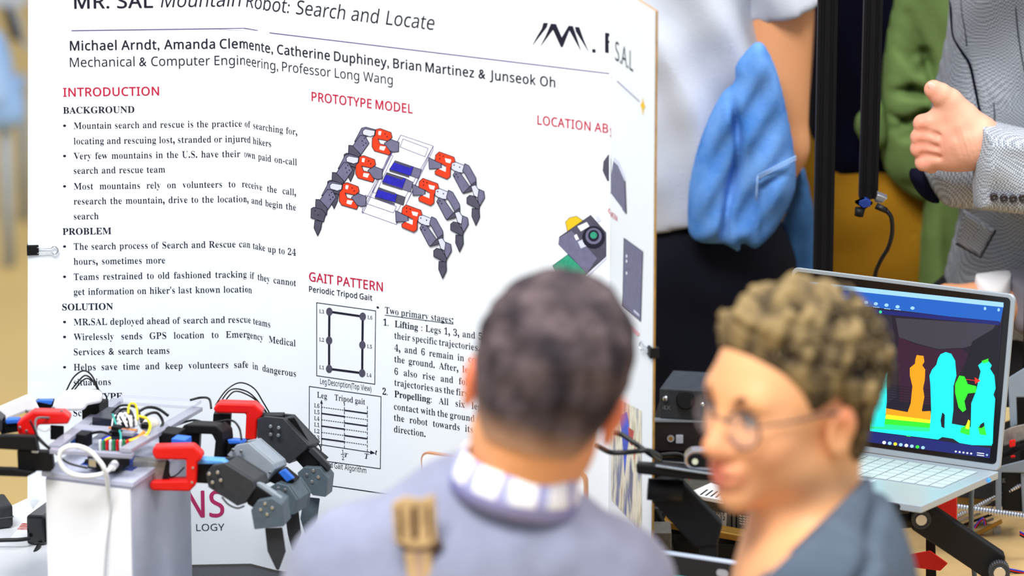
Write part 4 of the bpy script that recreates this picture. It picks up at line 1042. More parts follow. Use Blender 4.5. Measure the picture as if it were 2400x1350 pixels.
p = Print('rule_line')
p.line([(168, 71.5), (575, 66), (636, 77), (1428, 172)], 2.0, M['inkpur']).build()
p = Print('rule_line')
p.line([(1433, 181), (1450, 192), (1500, 238)], 1.6, M['inkpur']).build()
p = Print('rule_line')
p.line([(640, 1118), (952, 1164), (1412, 1232)], 2.0, I).build()
p = Print('underline')
p.line([(903, 738), (1063, 759)], 1.4, I).build()
p = Print('logo_emblem')
q = lambda *a: tr(a, 3.0, 700, 0)
p.poly(q((1722, 160), (1755, 160), (1746, 190), (1643, 322), (1680, 252), (1712, 200)), I)
p.poly(q((1776, 165), (1812, 168), (1852, 262), (1846, 330), (1790, 208), (1700, 328), (1742, 245)), I)
p.poly(q((1852, 262), (1900, 180), (1930, 182), (1960, 270), (1988, 362), (1905, 212), (1858, 330), (1846, 330)), I)
p.poly(q((1944, 188), (1975, 190), (2005, 275), (2044, 370), (1952, 222)), I)
p.poly(q((2066, 343), (2090, 346), (2090, 370), (2066, 367)), I)
p.poly(q((2156, 228), (2187, 233), (2187, 254), (2180, 254), (2180, 284), (2187, 286), (2187, 300), (2181, 302), (2183, 372), (2156, 368)), I)
p.build()
p = Print('star_emblem')
p.poly([(1508, 227), (1510, 240), (1514, 250), (1510, 256), (1508, 272), (1506, 256), (1502, 246), (1506, 240)], M['inkyel'])
p.build()

# gait diagrams
p = Print('leg_diagram')
p.line([(742.8, 709), (881, 728), (879, 900), (742.8, 880)], 1.6, I, True)
nd = {3: (772.5, 730), 6: (850.8, 741.4), 2: (772, 797.5), 5: (850, 808), 1: (772, 864), 4: (849.5, 874)}
for a, b in ((3, 6), (6, 5), (5, 4), (4, 1), (1, 2), (2, 3)): p.line([nd[a], nd[b]], 5, M['ink'])
for c in nd.values(): p.disc(c, 7.5, 9.5, M['inkdk'])
p.build()
p = Print('gait_chart')
p.line([(725.5, 905), (893.6, 929), (892, 1098), (725, 1075)], 1.6, I, True)
X0, X1, X2 = 754.2, 807.8, 861.6
p.line([(X0, 938), (X0, 1046)], 1.6, I).poly([(X0 - 3, 945), (X0, 936), (X0 + 3, 946)], I)
p.line([(749, 1041), (878, 1061)], 1.6, I).poly([(869, 1055), (880, 1061.5), (868, 1064)], I)
for x, ya, yb in ((X1, 944, 1052), (X2, 952, 1060)):
    y = ya
    while y < yb: p.line([(x, y), (x, min(y + 6, yb))], 1.5, I); y += 10
for i in range(6):
    yl = 953.5 + i * 14.75; ym = yl + 7.4; yr = ym + 7.6
    segs = (((X0, yl), (X1, ym)), ((X1, ym), (X2, yr)))
    for j, (a, b) in enumerate(segs):
        if (i + j) % 2 == 1: p.line([a, b], 3.0, I)
        else:
            for k in range(10):
                t = k / 10
                p.line([(a[0] + (b[0] - a[0]) * t, a[1] + (b[1] - a[1]) * t), (a[0] + (b[0] - a[0]) * (t + 0.055), a[1] + (b[1] - a[1]) * (t + 0.055))], 1.4, I)
p.line([(800, 1064), (808, 1065)], 1.2, I)
p.build()

# drawing of the six-legged robot
p = Print('robot_drawing')
G, D, LT, OR = M['inkgrey'], M['inkdk'], M['inklt'], M['inkora']
for a in ([(720, 138), (948, 215), (690, 768), (445, 680)], [(735, 165), (912, 232), (890, 290), (715, 222)], [(720, 138), (448, 640), (452, 690)],
          [(948, 215), (946, 245), (690, 760), (688, 690)], [(640, 270), (520, 540), (545, 548), (665, 285)], [(470, 560), (690, 640), (668, 685), (450, 610)]):
    p.line(tr(a), 0.9, M['inkpur'], True)
p.outl(tr([(640, 380), (680, 318), (810, 362), (790, 425)]), M['inkblu'], 1.2)
p.outl(tr([(790, 425), (810, 362), (865, 380), (845, 445)]), G, 1.0)
p.outl(tr([(590, 468), (622, 402), (757, 445), (730, 520)]), M['inkblu'], 1.2)
p.outl(tr([(730, 520), (757, 445), (805, 470), (790, 540)]), G, 1.0)
p.outl(tr([(538, 572), (568, 507), (695, 555), (680, 612)]), M['inkblu'], 1.2)
p.outl(tr([(680, 612), (695, 555), (752, 575), (738, 632)]), D, 1.0)
for (x, y) in ((680, 318), (622, 402), (568, 507)):
    p.poly(tr([(x, y), (x + 115, y + 38), (x + 110, y + 52), (x - 5, y + 14)]), D)
for (x, y) in ((640, 380), (590, 468), (538, 572)):
    p.poly(tr([(x, y), (x + 140, y + 45), (x + 140, y + 58), (x, y + 14)]), D)


def right_leg(dx, dy, sc_=1.0):
    t = lambda *a: tr([(x + dx, y + dy) for x, y in a])
    p.outl(t((686, 668), (735, 690), (772, 705), (778, 750), (735, 745), (690, 748)), G)
    p.outl(t((735, 650), (760, 627), (865, 665), (873, 700), (840, 740), (838, 800), (815, 820), (732, 785), (730, 765), (755, 745), (800, 760), (808, 730), (780, 712), (730, 690)), OR)
    p.poly(t((800, 672), (845, 682), (838, 708), (808, 700)), M['inkwht'])
    p.poly(t((760, 748), (808, 732), (806, 768)), M['inkwht'])
    p.outl(t((850, 705), (880, 700), (942, 725), (925, 775), (880, 770), (845, 745)), LT)
    p.outl(t((940, 710), (970, 725), (1018, 810), (1020, 835), (985, 860), (940, 780), (925, 760)), G)
    p.outl(t((857, 790), (875, 762), (910, 778), (975, 870), (975, 895), (930, 920), (920, 910)), G)
    p.outl(t((975, 870), (985, 860), (1020, 835), (1020, 860), (985, 905), (930, 920)), D)
    p.outl(t((985, 870), (1015, 860), (1055, 920), (1040, 955), (1005, 935)), LT)
    p.outl(t((1040, 890), (1075, 905), (1080, 950), (1045, 1010), (1030, 960)), G)
    p.outl(t((955, 950), (975, 932), (1010, 940), (1045, 1000), (1042, 1035), (955, 990)), D)
    p.outl(t((992, 1025), (1042, 1030), (1045, 1085), (1018, 1145), (990, 1080)), D)
    for (a, b) in ((765, 650), (790, 658), (765, 675), (880, 785), (893, 805), (868, 800), (865, 720), (905, 735)):
        p.disc(t((a, b))[0], 1.6, 1.8, I, 8)


def left_leg(dx, dy):
    t = lambda *a: tr([(x + dx, y + dy) for x, y in a])
    p.outl(t((375, 575), (420, 548), (478, 570), (475, 635), (440, 640), (380, 615)), G)
    p.outl(t((315, 480), (345, 472), (422, 500), (430, 535), (400, 560), (330, 545), (345, 580), (385, 590), (420, 640), (410, 660), (305, 630), (288, 600), (290, 540), (310, 520)), OR)
    p.poly(t((335, 490), (355, 492), (348, 520), (332, 515)), M['inkwht'])
    p.poly(t((345, 595), (385, 600), (372, 628), (340, 618)), M['inkwht'])
    p.outl(t((165, 565), (215, 470), (245, 462), (310, 480), (300, 520), (240, 530)), G)
    p.outl(t((222, 490), (240, 475), (310, 488), (305, 520), (275, 530), (225, 515)), LT)
    p.outl(t((150, 600), (205, 520), (240, 525), (268, 575), (205, 665), (150, 620)), G)
    p.outl(t((125, 590), (150, 592), (205, 650), (200, 700), (150, 660), (122, 650)), D)
    p.outl(t((92, 655), (110, 645), (165, 660), (195, 690), (178, 748), (90, 720)), D)
    p.outl(t((118, 738), (168, 745), (160, 795), (137, 846), (112, 790)), D)
    for (a, b) in ((235, 540), (220, 560), (245, 575), (228, 590), (380, 510), (395, 530), (120, 670), (140, 700)):
        p.disc(t((a, b))[0], 1.6, 1.8, I, 8)


left_leg(230, -380)
left_leg(115, -190)
left_leg(0, 0)
right_leg(232, -372)
right_leg(118, -186)
right_leg(0, 0)
p.build()

# picture of the little camera, cut by the fold
p = Print('camera_picture')
p.outl([(1326, 520), (1335, 510), (1352, 506), (1366, 516), (1366, 528), (1340, 543), (1330, 540)], M['inkyel'], 1.0)
p.outl([(1296, 622), (1332, 596), (1376, 640), (1360, 652), (1312, 650)], M['inkgrn'], 1.0)
p.outl([(1312, 555), (1385, 504), (1421, 545), (1421, 600), (1376, 640), (1310, 572)], M['inkdk'], 1.2)
p.poly([(1312, 557), (1340, 540), (1400, 605), (1376, 640), (1310, 572)], M['inkgrey'])
p.poly([(1354, 530), (1376, 520), (1382, 530), (1362, 542)], M['inkwht'])
p.poly([(1346, 552), (1352, 548), (1358, 560), (1351, 563)], M['inkwht']).poly([(1355, 566), (1368, 560), (1376, 576), (1362, 582)], M['inklt'])
p.disc((1392, 556), 27, 27, M['ink']).disc((1392, 553), 19, 19, M['inkgrey']).disc((1392, 552), 13, 14, M['ink']).disc((1392, 551), 8, 8, M['inkgrn'])
p.poly([(1396, 508), (1404, 504), (1410, 516), (1402, 520)], M['inklt'])
p.line([(1380, 644), (1421, 604)], 4, M['inklt'])
p.build()
p = Print('device_picture')
p.poly([(1426, 362), (1415, 378), (1413, 400), (1424, 424), (1428, 424), (1428, 362)], M['inkdk'])
p.poly([(1433, 372), (1450, 388), (1466, 425), (1469, 500), (1436, 456), (1433, 450)], M['inkgrey'])
p.poly([(1433, 362), (1452, 378), (1466, 412), (1466, 425), (1450, 388), (1433, 372)], M['inklt'])
p.line([(1433, 452), (1469, 500), (1466, 425)], 3, M['inkdk'])
p.outl([(1464, 558), (1508, 590), (1503, 753), (1461, 716)], M['inkgrey'], 1.5)
for y in (600, 612, 640): p.disc((1470, y), 1.5, 4, M['inkwht'], 8)
p.poly([(1487, 725), (1500, 737), (1500, 742), (1487, 730)], M['inklt'])
p.line([(1479, 764), (1498, 784)], 8, mat('faded_pink_print', 'F2B9C4', 0.7))
p.build()
# ------------------------------------------------------------------ pedestal, robot, small things at the left
ga = math.radians(21)
fx = Vector((math.cos(ga), -math.sin(ga), 0)); sy = Vector((math.sin(ga), math.cos(ga), 0)); UP = Vector((0, 0, 1))
PA = at(308, 1142, 6.33)
pw, pd = 0.124, 0.185
ph = PA.z - TZ
ped = thing('pedestal', (PA.x, PA.y, TZ), 'white box pedestal with frosted grey side under the robot', 'pedestal')
b = MB(); o_ = Vector((PA.x, PA.y, TZ + 0.001))
b.par(o_ - fx * pw, fx * pw, sy * pd, UP * (ph - 0.001))
b.build('box_body', mat('frosted_grey_side', 'C3C7DA', 0.35, var=0.10, scale=14, spec=0.5), ped, 0.002)
b = MB(); b.par(o_ - fx * (pw - 0.001) - sy * 0.002 + UP * 0.002, fx * (pw - 0.002), sy * 0.0015, UP * (ph - 0.006))
b.build('front_sheet', mat('white_sheet', 'F4F6FB', 0.35, var=0.02, scale=10), ped)
b = MB(); b.par(o_ - fx * (pw + 0.004) - sy * 0.004 + UP * ph, fx * (pw + 0.008), sy * (pd + 0.008), UP * 0.007)
b.build('clear_top_plate', mat('clear_top_acrylic', 'CDD3EA', 0.15, alpha=0.72, spec=0.6), ped, 0.001)

YR = 6.42
robot = thing('walking_robot', (PA.x - 0.05, PA.y + 0.12, PA.z + 0.007), 'six legged robot with clear acrylic frame, red joints and charcoal legs on white pedestal', 'robot')


def P3(pts, Y): return [at(x, y, Y) for x, y in pts]


def acr(name, quad_front, Y, thick=0.005, back=None, m=None):
    return MB().prism(P3(quad_front, Y), Vector((0, thick, 0)), 0).build(name, m or M['acrylic'], robot, 0.001)


def rail(name, a, b, w, h_, m=None):
    """flat bar between two points, w across, h high"""
    a, b = at(*a), at(*b); d = (b - a)
    s = d.cross(UP).normalized()
    up = s.cross(d).normalized()
    return MB().par(a - s * w / 2 - up * h_ / 2, d, s * w, up * h_).build(name, m or M['acrylic'], robot, 0.0008)


m_rail = mat('frosted_acrylic_bar', 'A7A9BC', 0.2, alpha=0.75, spec=0.6)
rail('frame_bar', (128, 1048, 6.36), (276, 938, 6.66), 0.016, 0.006, m_rail)
rail('frame_bar', (294, 1056, 6.33), (462, 958, 6.62), 0.016, 0.006, m_rail)
rail('frame_bar', (118, 1056, 6.35), (312, 1068, 6.33), 0.010, 0.006, m_rail)
rail('frame_bar', (172, 1003, 6.47), (318, 1014, 6.45), 0.022, 0.005, m_rail)
rail('frame_bar', (276, 936, 6.66), (462, 948, 6.62), 0.030, 0.005, mat('clear_back_bar', 'C5C9DA', 0.15, alpha=0.4))
# electronics between the bars
b = MB(); b.par(at(188, 1092, 6.40), fx * 0.075, sy * 0.06, UP * 0.002)
for k in range(5): b.box(at(205 + k * 20, 1086, 6.41), (0.007, 0.012, 0.008), None, 1)
b.build('control_board', [M['navy'], M['black']], robot)
b = MB(); b.par(at(205, 1098, 6.37), fx * 0.045, sy * 0.035, UP * 0.017)
b.build('board_case', M['black'], robot, 0.001)
b = MB(); b.par(at(207, 1094, 6.365), fx * 0.011, sy * 0.006, UP * 0.011)
b.build('usb_socket', M['steel'], robot, 0.001)
b = MB(); b.par(at(232, 1040, 6.44), fx * 0.05, sy * 0.05, UP * 0.003)
b.build('driver_board', M['navy'], robot)
for q_, (x, y, w, h_) in enumerate([(238, 1036, 14, 10), (268, 1046, 30, 14), (260, 1008, 20, 9), (255, 1022, 26, 12), (330, 1005, 16, 12)]):
    b = MB(); b.par(at(x, y, 6.43 + 0.004 * q_), fx * (w / 1780), sy * 0.012, UP * (h_ / 1780))
    b.build('chip', M['black'], robot, 0.0006)
b = MB()
for k in range(9): b.par(at(232 + k * 8, 1056, 6.395), fx * 0.0024, sy * 0.004, UP * 0.014, k % 3)
b.build('header_pins', [M['white'], M['green'], M['red']], robot)['kind'] = 'stuff'
MB().ball(at(350, 995, 6.5), 0.011, 12, 0, (1.3, 1, 0.9)).build('battery_knob', mat('pale_cap', 'E6E2D8', 0.4), robot)
b = MB(); b.par(at(192, 985, 6.56), fx * 0.026, sy * 0.03, UP * 0.024); b.build('rear_servo', M['black'], robot, 0.001)
b = MB(); b.par(at(402, 1052, 6.42), fx * 0.02, sy * 0.02, UP * 0.014); b.build('blue_servo_label', M['bluep'], robot, 0.0005)
b = MB(); b.par(at(165, 1040, 6.45), fx * 0.018, sy * 0.03, UP * 0.014); b.build('blue_servo_label', M['bluep'], robot, 0.0005)

b = MB(); b.par(at(216, 1004, 6.50), fx * 0.034, sy * 0.05, UP * 0.016); b.build('shield_board', mat('smoky_board', '2A2C38', 0.3, var=0.3, scale=90), robot, 0.001)
b = MB(); b.par(at(176, 1048, 6.43), fx * 0.016, sy * 0.02, UP * 0.018); b.build('left_servo', M['black'], robot, 0.001)
b = MB(); b.par(at(276, 1004, 6.47), fx * 0.020, sy * 0.03, UP * 0.010); b.build('relay', M['white'], robot, 0.001)
b = MB(); b.par(at(282, 1000, 6.462), fx * 0.010, sy * 0.004, UP * 0.005); b.build('relay_label', M['black'], robot)
b = MB(); b.par(at(372, 1040, 6.45), fx * 0.026, sy * 0.03, UP * 0.016); b.build('right_servo', M['black'], robot, 0.001)
for k in range(7):
    wire('jumper_wire', [(262 + 6 * k, 1002, 6.47), (266 + 7 * k, 978 - 4 * (k % 3), 6.475), (276 + 7 * k, 975 - 5 * (k % 2), 6.475), (284 + 6 * k, 998 + 3 * (k % 2), 6.46)], 0.0011, M['cable'] if k % 2 else M['wcable'], robot, 4)
# loose wires on the robot
W_ = [(('black_wire'), 'cable', 0.0011, [(155, 917, 6.62), (172, 885, 6.62), (195, 869, 6.62), (215, 880, 6.62), (232, 915, 6.62)]),
      ('black_wire', 'cable', 0.0011, [(165, 917, 6.63), (185, 892, 6.63), (200, 880, 6.63), (216, 890, 6.63), (230, 915, 6.62)]),
      ('black_wire', 'cable', 0.0010, [(172, 917, 6.63), (190, 895, 6.63), (205, 887, 6.63), (222, 898, 6.63)]),
      ('black_wire', 'cable', 0.0022, [(152, 960, 6.58), (182, 950, 6.58), (198, 926, 6.58), (220, 916, 6.58), (236, 922, 6.58), (236, 950, 6.58)]),
      ('black_wire', 'cable', 0.0010, [(505, 950, 6.60), (530, 915, 6.60), (562, 897, 6.61), (595, 910, 6.62), (618, 945, 6.63), (634, 972, 6.64)]),
      ('black_wire', 'cable', 0.0010, [(512, 950, 6.61), (540, 914, 6.61), (575, 916, 6.62), (600, 935, 6.62), (622, 965, 6.63)]),
      ('black_wire', 'cable', 0.0010, [(520, 952, 6.62), (548, 918, 6.62), (585, 928, 6.62), (612, 950, 6.63), (626, 968, 6.63)]),
      ('black_wire', 'cable', 0.0016, [(445, 938, 6.60), (470, 932, 6.60), (490, 935, 6.58), (495, 958, 6.57)]),
      ('black_wire', 'cable', 0.0015, [(400, 1002, 6.55), (450, 985, 6.54), (490, 992, 6.52), (540, 985, 6.51), (560, 1002, 6.50), (566, 1030, 6.48)]),
      ('black_wire', 'cable', 0.0014, [(86, 1020, 6.36), (105, 1040, 6.36), (130, 1062, 6.36), (160, 1085, 6.36), (205, 1097, 6.365)]),
      ('black_wire', 'cable', 0.0014, [(70, 985, 6.38), (82, 1010, 6.38), (90, 1030, 6.38), (115, 1052, 6.37), (135, 1066, 6.36)]),
      ('grey_wire', 'gcable', 0.0015, [(146, 962, 6.42), (125, 978, 6.42), (88, 980, 6.40), (83, 1000, 6.39), (88, 1022, 6.38)]),
      ('black_wire', 'cable', 0.0010, [(395, 1105, 6.40), (400, 1118, 6.40), (415, 1112, 6.40), (432, 1095, 6.41)]),
      ('black_wire', 'cable', 0.0012, [(520, 1165, 6.36), (535, 1182, 6.36), (556, 1191, 6.36), (572, 1186, 6.37)]),
      ('black_wire', 'cable', 0.0010, [(738, 1035, 6.61), (750, 1045, 6.61), (752, 1058, 6.61), (745, 1072, 6.61)]),
      ('black_wire', 'cable', 0.0016, [(262, 968, 6.52), (280, 952, 6.52), (300, 950, 6.50), (322, 958, 6.49), (330, 985, 6.48)]),
      ('black_wire', 'cable', 0.0016, [(270, 985, 6.50), (285, 960, 6.50), (305, 962, 6.49), (315, 985, 6.48)]),
      ('black_wire', 'cable', 0.0020, [(325, 965, 6.50), (345, 955, 6.51), (370, 958, 6.52), (395, 975, 6.52)]),
      ('black_wire', 'cable', 0.0020, [(330, 990, 6.47), (345, 972, 6.48), (368, 968, 6.49), (382, 990, 6.49), (372, 1008, 6.47)]),
      ('black_wire', 'cable', 0.0018, [(200, 1020, 6.45), (235, 1012, 6.44), (262, 1020, 6.43)]),
      ('yellow_wire', 'ywire', 0.0016, [(300, 970, 6.45), (303, 950, 6.46), (312, 945, 6.46), (320, 955, 6.46), (322, 985, 6.45)]),
      ('yellow_wire', 'ywire', 0.0018, [(325, 975, 6.44), (345, 982, 6.44), (352, 1000, 6.43), (342, 1020, 6.42), (315, 1030, 6.41), (292, 1036, 6.41)]),
      ('orange_wire', 'owire', 0.0022, [(338, 1012, 6.43), (322, 1026, 6.42), (300, 1034, 6.41), (290, 1038, 6.41)]),
      ('orange_wire', 'owire', 0.0013, [(255, 1002, 6.46), (285, 1006, 6.46), (320, 1008, 6.45)]),
      ('teal_wire', 'twire', 0.0014, [(264, 970, 6.46), (272, 995, 6.45), (282, 1015, 6.43), (283, 1032, 6.42)]),
      ('blue_wire', 'bwire', 0.0022, [(236, 1035, 6.43), (246, 1028, 6.43), (258, 1023, 6.43)]),
      ('yellow_wire', 'ywire', 0.0018, [(241, 1037, 6.42), (250, 1030, 6.42), (260, 1026, 6.42)]),
      ('white_wire', 'wcable', 0.0014, [(275, 985, 6.47), (282, 972, 6.47), (290, 985, 6.46), (298, 1000, 6.45)]),
      ('white_wire', 'wcable', 0.0014, [(285, 980, 6.47), (293, 968, 6.47), (303, 982, 6.46), (308, 1000, 6.45)]),
      ('white_wire', 'wcable', 0.0013, [(90, 1005, 6.42), (105, 1010, 6.42), (118, 1004, 6.42)])]
M['ywire'] = mat('yellow_wire', 'F2D81C', 0.4); M['owire'] = mat('orange_wire', 'F08A1A', 0.4)
M['twire'] = mat('teal_wire', '2BA79B', 0.4); M['bwire'] = mat('blue_wire', '2433C8', 0.4)
for nm, m_, r_, pp in W_:
    wire(nm, pp, r_, M[m_], robot)


# ---- legs
def leg_part(name, outline, Y, dY, m, leg, shift=(0, 0), bevel=0.0012):
    """solid with a traced side profile; shift moves its far side in the picture plane as it recedes"""
    a = at(outline[0][0], outline[0][1], Y); b_ = at(outline[0][0] + shift[0], outline[0][1] + shift[1], Y + dY)
    return MB().prism(P3(outline, Y), b_ - a).build(name, m, leg, bevel)


def channel(name, near, Y, shift, dY, m, leg, web=None, t=0.15):
    """U shaped bracket: two chamfered side plates joined by a web along some of their edges"""
    a = at(near[0][0], near[0][1], Y); b_ = at(near[0][0] + shift[0], near[0][1] + shift[1], Y + dY)
    off = b_ - a
    P = P3(near, Y)
    mb = MB()
    th = off * t
    mb.prism(P, th)
    mb.prism([p_ + off - th for p_ in P], th)
    n_ = len(P); cen = sum(P, Vector()) / n_
    for i in (web if web is not None else []):
        p0, p1 = P[i], P[(i + 1) % n_]
        mid = (p0 + p1) / 2; inn = (cen - mid).normalized() * 0.004
        mb.par(p0 + th * 0.5, p1 - p0, off - th, inn)
    return mb.build(name, m, leg, 0.0008)


def screws(pts, Y, leg, r=0.0026):
    for x, y in pts:
        c = at(x, y, Y)
        MB().cyl(c + Vector((0, 0.001, 0)), c - Vector((0, 0.0016, 0)), r, r * 0.8, 10).build('screw', M['screw'], leg)


def foot(pts, Y, leg, m):
    return leg_part('foot', pts, Y, 0.022, m, leg)


# front right leg
def new_leg(poly_, Y, dY, m, shift=(0, 0)):
    a = at(poly_[0][0], poly_[0][1], Y); b_ = at(poly_[0][0] + shift[0], poly_[0][1] + shift[1], Y + dY)
    return MB().prism(P3(poly_, Y), b_ - a).build('leg', m, robot, 0.001)


L = new_leg([(460, 1086), (532, 1088), (540, 1110), (492, 1134), (460, 1132)], 6.395, 0.03, M['black'], (6, -10))
leg_part('hip_bracket', [(356, 1062), (360, 1048), (452, 1046), (474, 1066), (474, 1076), (462, 1084), (460, 1136), (444, 1152), (356, 1150), (350, 1140), (354, 1128), (436, 1126), (436, 1078), (364, 1077)], 6.375, 0.034, M['red'], L, (6, -10), 0.0025)
leg_part('hip_servo', [(311, 1080), (391, 1082), (380, 1126), (311, 1128)], 6.39, 0.035, M['darksteel'], L, (5, -10))
leg_part('servo_spacer', [(391, 1076), (398, 1082), (396, 1128), (380, 1128)], 6.388, 0.035, M['black'], L)
leg_part('servo_case', [(460, 1076), (520, 1080), (533, 1088), (462, 1088)], 6.39, 0.032, M['blueled'], L, (10, -8))
channel('thigh_bracket', [(482, 1110), (497, 1091), (526, 1086), (592, 1128), (597, 1146), (574, 1180), (556, 1186), (488, 1142)], 6.375, (34, -20), 0.045, M['dark'], L, web=[2, 3, 4, 5, 6])
leg_part('knee_servo', [(572, 1150), (600, 1138), (640, 1165), (606, 1198), (580, 1182)], 6.38, 0.03, M['black'], L, (10, -6))
leg_part('knee_strap', [(598, 1134), (606, 1130), (660, 1166), (661, 1178), (652, 1180), (600, 1146)], 6.385, 0.022, M['grey'], L, (4, -4))
channel('shin_bracket', [(588, 1196), (603, 1174), (637, 1168), (659, 1183), (665, 1234), (596, 1241)], 6.37, (18, -20), 0.04, M['slate'], L, web=[1, 2, 3])
foot([(621, 1238), (662, 1236), (670, 1292), (654, 1336), (648, 1336), (627, 1292)], 6.385, L, M['dark'])
screws([(490, 1110), (510, 1107), (498, 1130), (517, 1125), (611, 1194), (621, 1180), (638, 1190), (626, 1205)], 6.37, L)
screws([(452, 1096), (450, 1130)], 6.375, L, 0.0018)

# middle right leg
L = new_leg([(520, 1036), (580, 1040), (590, 1060), (545, 1082), (518, 1078)], 6.495, 0.03, M['black'], (8, -12))
leg_part('hip_bracket', [(425, 1004), (432, 995), (505, 998), (520, 1012), (522, 1030), (520, 1075), (504, 1080), (500, 1075), (504, 1034), (496, 1018), (430, 1016)], 6.475, 0.045, M['black'], L, (26, -10), 0.002)
leg_part('hip_servo', [(430, 1014), (468, 1018), (466, 1062), (432, 1058)], 6.49, 0.03, M['black'], L, (5, -8))
leg_part('servo_case', [(532, 1030), (560, 1032), (566, 1040), (536, 1041)], 6.485, 0.03, M['bluep'], L, (16, -4))
channel('thigh_bracket', [(532, 1067), (554, 1043), (582, 1038), (640, 1088), (644, 1100), (619, 1137), (604, 1130), (560, 1080)], 6.465, (30, -12), 0.05, M['grey'], L, web=[2, 3, 4])
leg_part('knee_servo', [(628, 1128), (660, 1102), (692, 1128), (668, 1146)], 6.475, 0.03, M['black'], L, (12, -10))
leg_part('servo_case', [(652, 1108), (666, 1100), (688, 1122), (672, 1130)], 6.468, 0.012, M['bluep'], L, (4, -3))
channel('shin_bracket', [(628, 1144), (648, 1132), (674, 1139), (696, 1172), (690, 1206), (664, 1208)], 6.46, (34, -20), 0.05, M['slate'], L, web=[1, 2, 3, 4])
foot([(668, 1206), (700, 1196), (706, 1250), (690, 1290), (684, 1290), (674, 1250)], 6.48, L, M['dark'])
screws([(546, 1055), (565, 1058), (568, 1078), (633, 1108), (652, 1145), (668, 1148)], 6.46, L)

# rear right leg
L = new_leg([(604, 974), (660, 974), (664, 1010), (610, 1030)], 6.585, 0.03, M['black'], (8, -8))
leg_part('hip_bracket', [(499, 958), (512, 945), (596, 948), (615, 964), (614, 976), (603, 986), (600, 1034), (574, 1031), (577, 970), (506, 968)], 6.565, 0.04, M['red'], L, (6, -10), 0.0025)
leg_part('hip_servo', [(500, 970), (541, 972), (539, 1008), (498, 1004)], 6.58, 0.03, M['black'], L, (3, -8))
channel('thigh_bracket', [(603, 982), (618, 976), (662, 980), (722, 1044), (716, 1054), (678, 1087), (666, 1082), (603, 1028)], 6.56, (30, -9), 0.055, M['dark'], L, web=[2, 3, 4, 5])
leg_part('thigh_servo', [(640, 985), (690, 978), (728, 1040), (700, 1070)], 6.575, 0.02, M['black'], L)
leg_part('knee_servo', [(684, 1068), (722, 1050), (760, 1082), (715, 1102)], 6.57, 0.03, M['black'], L, (12, -10))
leg_part('knee_strap', [(722, 1058), (732, 1050), (776, 1094), (770, 1106)], 6.565, 0.022, M['dark'], L, (3, -3))
channel('shin_bracket', [(697, 1108), (712, 1095), (750, 1097), (768, 1121), (763, 1165), (733, 1161), (702, 1128)], 6.555, (16, -12), 0.045, M['slate'], L, web=[1, 2, 3])
foot([(712, 1164), (750, 1168), (744, 1215), (726, 1262), (714, 1250), (704, 1215)], 6.57, L, M['slate'])
screws([(634, 999), (653, 1002), (634, 1018), (652, 1020), (719, 1113), (734, 1103), (746, 1118), (731, 1129)], 6.555, L)

# left legs
L = new_leg([(40, 1056), (122, 1060), (126, 1098), (118, 1105), (42, 1102)], 6.35, 0.05, M['black'], (4, -6))
leg_part('hip_bracket', [(-40, 1022), (20, 1020), (82, 1022), (90, 1058), (-40, 1050)], 6.335, 0.06, M['black'], L, (6, -4), 0.002)
leg_part('hip_bracket', [(-40, 1096), (30, 1098), (85, 1106), (62, 1118), (-40, 1114)], 6.335, 0.06, M['black'], L, (6, -4), 0.002)
leg_part('servo_clip', [(74, 1054), (90, 1055), (90, 1062), (74, 1061)], 6.345, 0.004, M['white'], L)
channel('thigh_bracket', [(-120, 1030), (-95, 1005), (-60, 1010), (-30, 1050), (-30, 1098), (-60, 1130), (-110, 1120)], 6.33, (10, -14), 0.05, M['dark'], L, web=[0, 1, 2])
foot([(-112, 1120), (-80, 1122), (-84, 1220), (-98, 1262), (-112, 1220)], 6.34, L, M['dark'])

L = new_leg([(0, 990), (36, 984), (44, 1012), (2, 1018)], 6.43, 0.03, M['black'], (4, -6))
leg_part('hip_bracket', [(40, 992), (55, 980), (78, 965), (148, 967), (164, 978), (160, 994), (90, 996), (84, 1006), (82, 1021), (42, 1018)], 6.415, 0.04, M['red'], L, (6, -10), 0.0025)
leg_part('hip_servo', [(118, 996), (150, 998), (150, 1032), (118, 1030)], 6.43, 0.03, M['black'], L)
leg_part('servo_case', [(12, 984), (42, 982), (44, 992), (14, 994)], 6.425, 0.02, M['bluep'], L, (6, -6))
channel('thigh_bracket', [(-70, 1000), (-45, 972), (-15, 970), (4, 985), (4, 1010), (-40, 1050), (-60, 1040)], 6.41, (10, -12), 0.045, M['dark'], L, web=[0, 1, 2])
foot([(-64, 1040), (-34, 1042), (-38, 1130), (-50, 1180), (-64, 1130)], 6.42, L, M['dark'])
screws([(46, 1002), (62, 1010)], 6.412, L, 0.002)

L = new_leg([(84, 938), (126, 938), (118, 966), (88, 962)], 6.54, 0.03, M['black'], (3, -4))
leg_part('hip_bracket', [(123, 950), (146, 922), (158, 917), (230, 917), (240, 926), (238, 944), (206, 950), (196, 962), (126, 964)], 6.525, 0.045, M['white'], L, (2, -4), 0.003)
leg_part('thigh_bracket', [(-20, 975), (-18, 962), (66, 926), (80, 934), (94, 962), (60, 966), (0, 990)], 6.52, 0.045, M['white'], L, (2, -4), 0.003)
leg_part('servo_case', [(82, 941), (92, 937), (124, 938), (120, 949)], 6.53, 0.02, M['bluep'], L, (2, -3))
leg_part('servo_bracket', [(60, 938), (90, 936), (88, 948), (72, 947)], 6.532, 0.02, M['darksteel'], L)
leg_part('shin_bracket', [(-60, 990), (-20, 960), (-10, 992), (-40, 1040), (-62, 1030)], 6.53, 0.04, M['slate'], L)
foot([(-58, 1030), (-36, 1036), (-44, 1100), (-52, 1140), (-60, 1100)], 6.54, L, M['dark'])
screws([(63, 964), (125, 957)], 6.515, L, 0.003)

